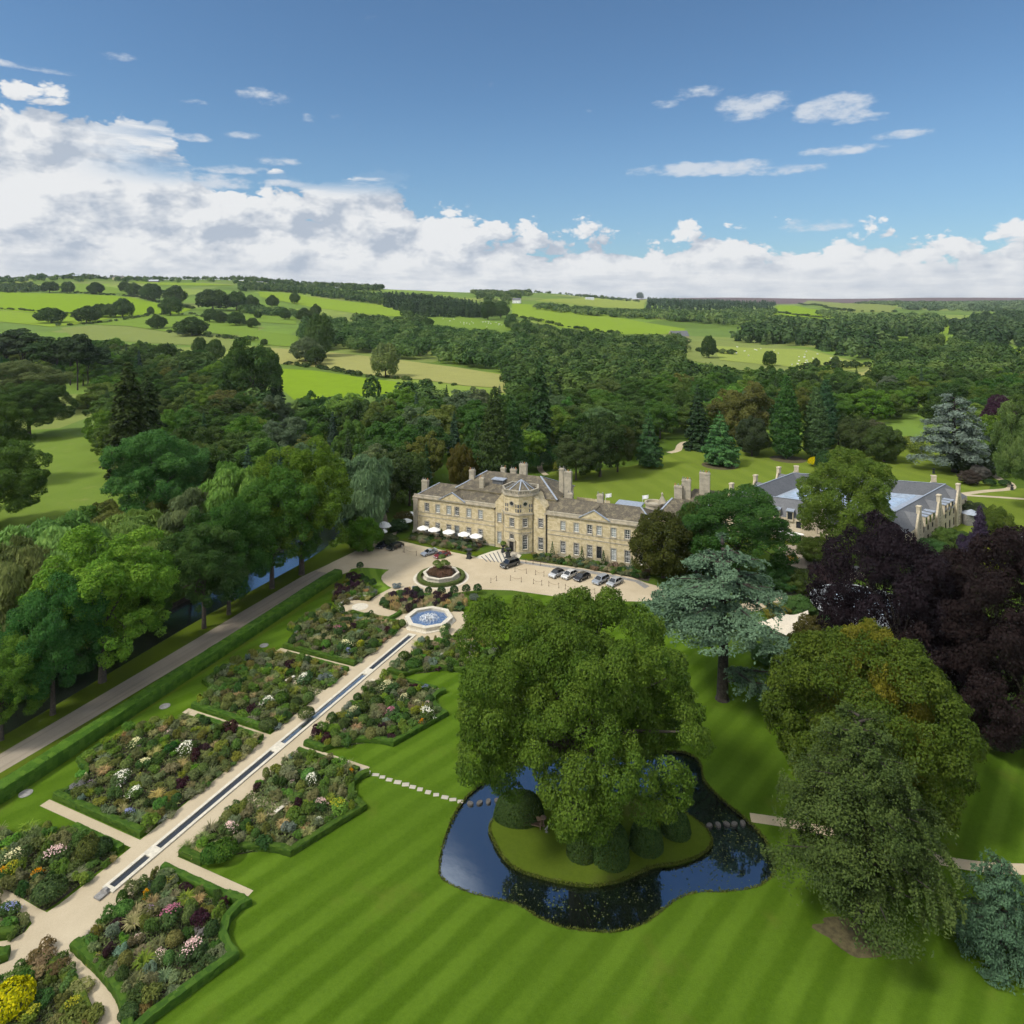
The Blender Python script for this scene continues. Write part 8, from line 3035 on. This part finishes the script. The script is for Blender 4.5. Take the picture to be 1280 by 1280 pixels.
wood([(700, 520), (790, 505), (850, 500), (860, 545), (835, 552), (790, 575), (705, 585)], 15.5, 'the wood left of the rear lawn', (1, 1, 1, 1, .15, .1), (3, 3, 2.5, .8, 1.2, .6, .3), (15, 20), 60)
wood([(850, 500), (960, 490), (1080, 490), (1160, 492), (1290, 490), (1290, 545), (1230, 548), (1160, 528), (1060, 530), (960, 535), (900, 540), (860, 545)], 15.5, 'the wood beyond the rear lawn', (1, 1, 1, 1, .1, .1), (3, 3, 3, 1.2, 1.2, .6, .4), (14, 19), 110)
wood([(-80, 505), (0, 478), (60, 462), (120, 458), (180, 464), (180, 476), (130, 490), (60, 486), (0, 496), (-80, 540)], 15.5, 'the wood behind the meadow', (1, 1, 1, 1, .4, .5), (3.5, 3, 2, .5, 1.5, .6, .5), (15, 21), 70)

# ---- far trees on the hills that stand by themselves
FT = [(213, 381 + 14, 27, 22), (108, 396 + 8, 34, 20), (124, 397, 20, 16), (138, 397, 18, 16), (153, 397, 26, 22), (64, 404, 34, 18), (84, 367, 16, 14), (120, 368, 20, 14), (62, 366, 22, 13), (168, 371, 20, 16), (190, 376, 26, 20), (218, 381, 28, 22), (188, 393, 9, 9), (197, 411, 24, 16), (240, 420, 40, 22), (262, 403, 18, 16), (276, 404, 18, 14), (295, 407, 24, 16), (315, 410, 14, 12), (266, 388, 44, 24), (296, 388, 26, 22), (314, 386, 20, 16), (155, 365, 14, 12), (340, 384, 16, 14), (368, 380, 13, 14),
      (482, 472, 36, 40), (382, 452, 40, 28), (400, 446, 34, 50), (395, 456, 26, 22), (250, 445, 18, 22), (268, 452, 24, 26), (962, 458, 18, 18), (1020, 458, 9, 10), (1044, 460, 12, 14), (886, 448, 20, 26), (322, 398, 10, 9), (330, 432, 10, 8), (535, 408, 16, 10), (610, 400, 20, 22), (626, 398, 20, 20), (356, 400, 14, 14), (380, 402, 20, 16), (395, 395, 14, 14), (300, 435, 12, 10), (205, 462, 30, 30), (720, 366, 8, 6), (800, 368, 10, 8)]
LF = ['single round field tree', 'spreading field oak', 'leafy hedgerow tree', 'broad field tree']
WHERE = lambda px, py: ('on the upper left hillside' if py < 385 else 'in the bright sloping fields' if py < 425 else 'beside the dry yellow field') if px < 420 else ('on the middle hills' if py < 420 else 'above the dry yellow field' if px < 640 else 'in the pale sheep field beyond the wood')
for i, (px, py, w, hpx) in enumerate(FT):
    s_, t_, z_, d_ = PT(px, py)
    k_ = d_ / 850
    cl_ = (.036, .062, .018) if (i % 3) else (.048, .078, .024)
    if px == 482:
        cl_ = (.10, .125, .045)
    if px == 382:
        cl_ = (.085, .115, .055)
    lab = {482: 'pale yellow green tree alone above the dry yellow field', 382: 'pale grey green tree at the left end of the dry yellow field', 240: 'wide dome shaped oak on the sloping fields', 962: 'round tree alone in the pale sheep field'}.get(px, '%s %s' % (LF[i % 4], WHERE(px, py)))
    tree('field_tree', 'field', s_, t_, hpx * k_ * 1.05, w * k_, cl_, lab, 'tree', None, lab + 's', z=z_ - .5)


# ---- masses of far wood: one object for each
def unit_crown(seed, n, pointed=False):
    rng = np.random.default_rng(seed)
    if pointed:
        z = 1 - np.sqrt(rng.random(n))
        a = rng.uniform(0, 6.28, n)
        r = (.5 * (1 - z) + .02) * (.8 + .2 * np.sin(z * 30))
        c = np.stack([r * np.cos(a), r * np.sin(a), z], 1)
        nr = np.stack([np.cos(a), np.sin(a), np.full(n, .6)], 1)
    else:
        lb = [(*(fib(9, -.5)[i] * np.array([.27, .27, .24]) * rng.uniform(.8, 1.2) + np.array([0, 0, .56])), .26, .26, .24) for i in range(9)]
        V, T_ = shell(rng, lb, n, .01, .01, inner=.6)
        c = V.mean(1)
        nr = unit(c - np.array([0, 0, .5])) + np.array([0, 0, .3])
    return c, nr + .5 * rng.normal(size=(n, 3))


UC = {(p, n): [unit_crown(500 + i + 10 * p, n, p) for i in range(4)] for p in (False, True) for n in (90, 260, 420)}


def mass(name, label, trees, col, n=90, leaf=.2, pointed=.0, seed=1):
    rng = np.random.default_rng(seed)
    VV, TT = [], []
    for x, y, z, h, w in trees:
        p = bool(rng.random() < pointed)
        c, nr = UC[(p, n)][rng.integers(4)]
        a = rng.uniform(0, 6.28)
        m_ = np.array([[math.cos(a), -math.sin(a), 0], [math.sin(a), math.cos(a), 0], [0, 0, 1]])
        ww = w * (.55 if p else 1)
        C = (c @ m_.T) * np.array([ww, ww, h]) + np.array([x, y, z])
        s_ = leaf * (ww + h) / 2
        VV.append(rhombs(rng, C, nr @ m_.T, s_ * rng.uniform(.7, 1.3, n), s_ * .65))
        TT.append(np.clip(rng.random() ** 1.4 * .85 + rng.random(n) * .25, 0, 1))
    o = ob_of(name, quads_mesh(name, np.concatenate(VV), np.concatenate(TT), M['woodleaf'] if pointed < .5 else M['needle']), color=col)
    return tag(o, label, 'woodland', None, 'stuff')


def far_wood(poly_px, spacing, h, label, col, pointed=0., n=90, seed=1, maxn=900, name='woodland', tries=9000):
    w = [PT(*p) for p in poly_px]
    uv = [w2cam(a[0], a[1]) for a in w]
    rng = np.random.default_rng(seed)
    xs, ys = [p[0] for p in uv], [p[1] for p in uv]
    out = []
    A_ = poly_area(uv)
    want = int(min(maxn, A_ / (spacing * spacing) * 1.15))
    for _ in range(tries):
        x, y = rng.uniform(min(xs), max(xs)), rng.uniform(min(ys), max(ys))
        if inside(uv, x, y):
            s_, t_ = cam2w(x, y)
            hh = h * rng.uniform(.7, 1.25)
            ux, uy = 640 + 850 * x / y, 380 + 850 * (CH - float(ter(x / y, y)) - hh * .85) / y
            if any(inside(q, ux, uy) for q in OPEN):      # keep the clearings open
                want -= 1
                continue
            out.append((s_, t_, float(ter(x / y, y)) - 1, hh, spacing * rng.uniform(.8, 1.35)))
            if len(out) >= want:
                break
    if out:
        mass(name, label, out, col, 420 if n > 200 else n, .15 if n > 200 else .28, pointed, seed)


def tree_line(pts, spacing, h, w, label, col, seed, name='hedgerow', n=90, gap=.0):
    rng = np.random.default_rng(seed)
    W = [PT(*p) for p in pts]
    out = []
    for a, b in zip(W, W[1:]):
        L = math.hypot(a[0] - b[0], a[1] - b[1])
        k_ = max(1, int(L / spacing))
        for i in range(k_):
            if rng.random() < gap:
                continue
            f = (i + rng.random()) / k_
            x, y = a[0] + (b[0] - a[0]) * f + rng.normal() * spacing * .2, a[1] + (b[1] - a[1]) * f + rng.normal() * spacing * .2
            q = rng.uniform(.6, 1.3)
            out.append((x, y, zg(x, y) - .5, h * q, w * q * rng.uniform(.9, 1.3)))
    mass(name, label, out, col, n, .32, 0, seed)


DW, MW = (.050, .084, .026), (.066, .102, .034)
far_wood(ze([(300, 350), (400, 352), (520, 360), (700, 385), (960, 418), (1200, 455), (1290, 440), (1290, 330), (1100, 295), (900, 270), (700, 265), (520, 255), (400, 240), (330, 255), (270, 290)]), 15, 17, 'dark broadleaf wood above the dry yellow field', DW, .06, 260, 2, 700)
far_wood(zr([(-20, 285), (0, 210), (100, 200), (220, 205), (330, 225), (420, 240), (440, 290), (500, 300), (600, 300), (700, 305), (860, 310), (1000, 300), (1290, 310), (1290, 345), (1000, 330), (700, 330), (400, 340), (200, 345), (0, 350)]), 14, 16, 'deep wood across the valley bottom beyond the rear lawn', DW, .04, 260, 3, 800)
far_wood(zr([(880, 255), (1000, 230), (1090, 222), (1180, 245), (1290, 262), (1290, 310), (1000, 300), (940, 292)]), 15, 16, 'wood below the small bright fields at the right', DW, .03, 260, 4, 500)
far_wood(zr([(540, 215), (620, 180), (760, 178), (900, 180), (1060, 186), (1080, 208), (960, 214), (900, 260), (860, 262), (740, 230), (600, 220)]), 17, 19, 'dark wood behind the pale sheep field', (.042, .070, .025), .35, 90, 5, 900)
far_wood(zr([(420, 165), (560, 140), (760, 146), (900, 156), (1060, 160), (1100, 178), (960, 190), (700, 186), (560, 178)]), 20, 17, 'farther mixed wood above the pale sheep field', MW, .15, 90, 6, 900)
far_wood(zr([(340, 112), (500, 112), (660, 122), (640, 142), (500, 142), (330, 140)]), 17, 24, 'block of dark conifers on the middle skyline', (.030, .050, .024), .9, 90, 7, 900)
far_wood(ze([(640, 112), (800, 125), (1000, 150), (1110, 180), (1100, 208), (960, 208), (800, 200), (640, 160)]), 13, 21, 'block of dark conifers at the right of the left hill', (.028, .048, .02), .9, 90, 8, 900)
far_wood(ze([(0, 60), (120, 66), (300, 70), (420, 88), (520, 104), (640, 116), (640, 150), (440, 124), (260, 96), (60, 82), (0, 90)]), 15, 17, 'wood along the crest of the left hill', DW, .3, 90, 9, 900)
far_wood(zt_([(-300, 130), (0, 122), (120, 112), (280, 118), (520, 128), (600, 118), (800, 122), (1000, 128), (1290, 140), (1290, 150), (1000, 140), (760, 134), (520, 140), (300, 134), (60, 140), (-300, 150)]), 17, 16, 'belt of trees along the left skyline', DW, .15, 90, 10, 900)
far_wood(zt_([(-300, 150), (0, 150), (200, 152), (200, 184), (90, 186), (-300, 182)]), 15, 14, 'dark copse above the bright field at the far left', DW, .05, 90, 11, 300)
far_wood(ze([(0, 150), (60, 150), (120, 178), (250, 190), (300, 200), (300, 240), (240, 200), (100, 196), (0, 190)]), 14, 12, 'tree belt between the fields of the left hill', DW, 0, 90, 12, 200)
far_wood(ze([(480, 190), (620, 200), (760, 205), (840, 240), (820, 262), (640, 258), (520, 240)]), 15, 15, 'trees between the sheep hill and the broadleaf wood', DW, 0, 90, 13, 300)
far_wood(zr([(0, 158), (60, 150), (170, 180), (300, 200), (420, 205), (430, 240), (330, 225), (200, 200), (60, 200), (-20, 200)]), 15, 14, 'leafy belt below the bright fields of the middle hills', DW, .02, 260, 14, 500)
far_wood(zr([(60, 128), (180, 130), (300, 140), (340, 142), (560, 142), (560, 160), (420, 165), (330, 158), (200, 152), (60, 142)]), 20, 13, 'belts of trees on the middle hills', MW, .05, 90, 15, 700)
far_wood(zr([(860, 120), (1000, 118), (1290, 116), (1290, 142), (1160, 140), (1000, 136)]), 34, 15, 'far woods below the moor', (.07, .10, .05), .1, 90, 16, 900)
far_wood(zr([(1080, 212), (1100, 180), (1170, 160), (1290, 148), (1290, 226), (1190, 230), (1110, 226)]), 17, 18, 'dark wood at the right above the small bright fields', (.038, .064, .026), .45, 90, 17, 900)
far_wood(zr([(180, 92), (300, 96), (300, 106), (190, 106)]), 24, 17, 'small dark wood on the middle skyline', DW, .4, 90, 18, 300)
far_wood(ze([(1000, 90), (1120, 92), (1190, 100), (1290, 88), (1290, 112), (1190, 150), (1120, 172), (1060, 130)]), 22, 14, 'woods beyond the left hill near the skyline', MW, .1, 90, 19, 500)
far_wood([(-80, 470), (20, 452), (130, 440), (210, 446), (290, 470), (300, 486), (200, 476), (120, 462), (0, 478), (-80, 500)], 13, 15, 'wood at the foot of the sloping fields', DW, .12, 260, 20, 400)
far_wood([(300, 512), (420, 505), (540, 498), (640, 494), (700, 500), (700, 520), (520, 530), (320, 545)], 12, 15, 'far edge of the wood behind the hall', DW, .18, 260, 21, 300)
far_wood([(1290, 470), (1500, 460), (1700, 520), (1700, 640), (1500, 640), (1340, 560)], 14, 17, 'wood outside the right of the garden', DW, .1, 260, 22, 500)
far_wood([(1345, 620), (1480, 620), (1900, 640), (2400, 800), (2500, 1100), (1900, 1000), (1500, 780)], 12, 17, 'wood beside the lawn outside the right of the garden', DW, .08, 260, 24, 350)
far_wood([(-600, 560), (-300, 520), (-90, 500), (-90, 640), (-120, 800), (-400, 900), (-600, 900)], 14, 18, 'wood beyond the meadow at the left', DW, .1, 260, 23, 500)
far_wood([(640, 470), (720, 462), (800, 456), (860, 462), (1000, 478), (1120, 478), (1280, 476), (1290, 492), (1080, 492), (850, 502), (700, 520), (640, 512)], 14, 16, 'farther wood across the valley behind the rear lawn', (.050, .086, .024), .05, 260, 31, 500)
for i, (pts, sp, h, w, lab) in enumerate((
        (zt_([(0, 266), (120, 274), (200, 280), (330, 288), (480, 304)]), 9, 4, 6, 'low hedge under the bright field'), (zt_([(280, 352), (400, 345), (600, 325), (760, 298), (980, 292)]), 9, 5, 7, 'hedge between the sloping fields'),
        (zt_([(620, 200), (700, 208), (800, 236), (960, 266)]), 10, 6, 9, 'hedge along the top of the bright field'), (zt_([(830, 385), (1000, 400), (1060, 408), (1180, 418), (1290, 428)]), 8, 6, 8, 'bushy hedge under the middle field'),
        (zt_([(980, 300), (1100, 325), (1290, 350)]), 10, 4, 7, 'hedge across the middle field'), (ze([(185, 410), (330, 428), (500, 452), (660, 470), (780, 486), (960, 505)]), 7, 3.0, 5, 'clipped hedge between the dry field and the green field'),
        (ze([(230, 415), (350, 425), (430, 440), (560, 470)]), 7, 3.5, 5, 'second hedge beside the dry yellow field'), (zt_([(300, 184), (560, 196), (660, 204)]), 12, 4, 6, 'thin hedge above the bright field'),
        (zr([(424, 240), (470, 240), (560, 248)]), 10, 6, 9, 'hedge in the pale sheep field'), (zr([(700, 290), (860, 280), (950, 276)]), 10, 7, 9, 'hedge at the end of the pale sheep field'), (zt_([(300, 178), (420, 186), (540, 198)]), 14, 5, 8, 'hedge below the skyline barns'), (zr([(660, 142), (780, 156), (900, 150)]), 20, 6, 12, 'hedge under the far bright field'), (zr([(720, 120), (850, 140), (960, 142)]), 24, 7, 12, 'hedge across the far pale fields'), (zr([(0, 150), (120, 176), (260, 198)]), 14, 5, 9, 'hedge across the bright middle field'))):
    tree_line(pts, sp, h, w, lab, (.036, .055, .018), 200 + i)


# trees along the skyline, each belt where the land meets the sky
for i, (a, b, h_, dens, lab) in enumerate(((-160, 75, 13, .8, 'trees along the far left skyline'), (80, 300, 12, .9, 'trees on the skyline above the bright field'), (290, 480, 17, 1.3, 'dark skyline wood of the left hill'), (600, 700, 9, .5, 'scattered trees on the middle skyline'), (700, 800, 10, .7, 'low skyline trees right of the middle'))):
    rng = np.random.default_rng(700 + i)
    out = []
    for _ in range(int((b - a) * dens)):
        u = (rng.uniform(a, b) - 640) / 850
        dd = np.linspace(1200, 3400, 200)
        d_ = dd[int(np.argmax((ter(u, dd) - CH) / dd))] * rng.uniform(.93, 1.0)
        s_, t_ = cam2w(u * d_, d_)
        q = rng.uniform(.6, 1.3)
        out.append((s_, t_, float(ter(u, d_)) - 1, h_ * q, h_ * q * rng.uniform(.8, 1.3)))
    mass('skyline_wood', lab, out, DW, 90, .3, .2, 60 + i)


# sheep: tiny white bodies in the far fields
def sheep_mesh():
    me = bpy.data.meshes.new('sheep')
    bm = bmesh.new()
    tube(bm, [(-.62, 0, .62), (-.4, 0, .68), (0, 0, .7), (.4, 0, .7), (.58, 0, .78), (.74, 0, .92), (.92, 0, .84), (1.02, 0, .78)], [.1, .3, .34, .31, .2, .14, .12, .06], 8)
    for x in (-.36, .36):
        for y in (-.16, .16):
            tube(bm, [(x, y, .5), (x - .02, y, .28), (x + .01, y, 0)], [.09, .055, .045], 6)
    me = mesh_of('sheep', bm, M['canvas'], True)
    return me


SH = sheep_mesh()
srng = np.random.default_rng(31)
for pts, k_, where in ((zr([(470, 228), (560, 226), (740, 240), (860, 270), (700, 276), (560, 262)]), 34, 'the pale field beyond the wood'), (ze([(880, 212), (1000, 212), (1200, 236), (1100, 248), (960, 240)]), 26, 'the sloping field under the conifers')):
    n_ = 0
    xs, ys = [p[0] for p in pts], [p[1] for p in pts]
    while n_ < k_:
        x, y = srng.uniform(min(xs), max(xs)), srng.uniform(min(ys), max(ys))
        if inside(pts, x, y):
            s_, t_, z_, d_ = PT(x, y)
            o = ob_of('sheep', SH, loc=(s_, t_, z_ + .5 * (.4 + d_ / 1500) + .2), rot=(0, 0, srng.uniform(0, 6.28)))
            o.scale = (1.4, 1.4, 1.4)
            tag(o, 'white sheep grazing in ' + where, 'sheep', 'sheep in ' + where)
            n_ += 1


# ---- the air of the valley
bm = bmesh.new()
box(bm, CS - 9900, CS + 9900, CT - 1500, CT + 11500, -4.0, 232)
hz = material('haze')
hm, hk, hb, ho = hz
hm.node_tree.nodes.remove(hb)
pv = hk.n('ShaderNodeVolumePrincipled')
pv.inputs['Density'].default_value = 3.5e-5
pv.inputs['Density Attribute'].default_value = ''
hm.cycles.homogeneous_volume = True
pv.inputs['Color'].default_value = (.80, .87, .95, 1)
hk.t.links.new(pv.outputs[0], ho.inputs['Volume'])
tag(obj('haze', bm, hm), 'thin blue summer haze over the valley', 'haze', None, 'stuff')
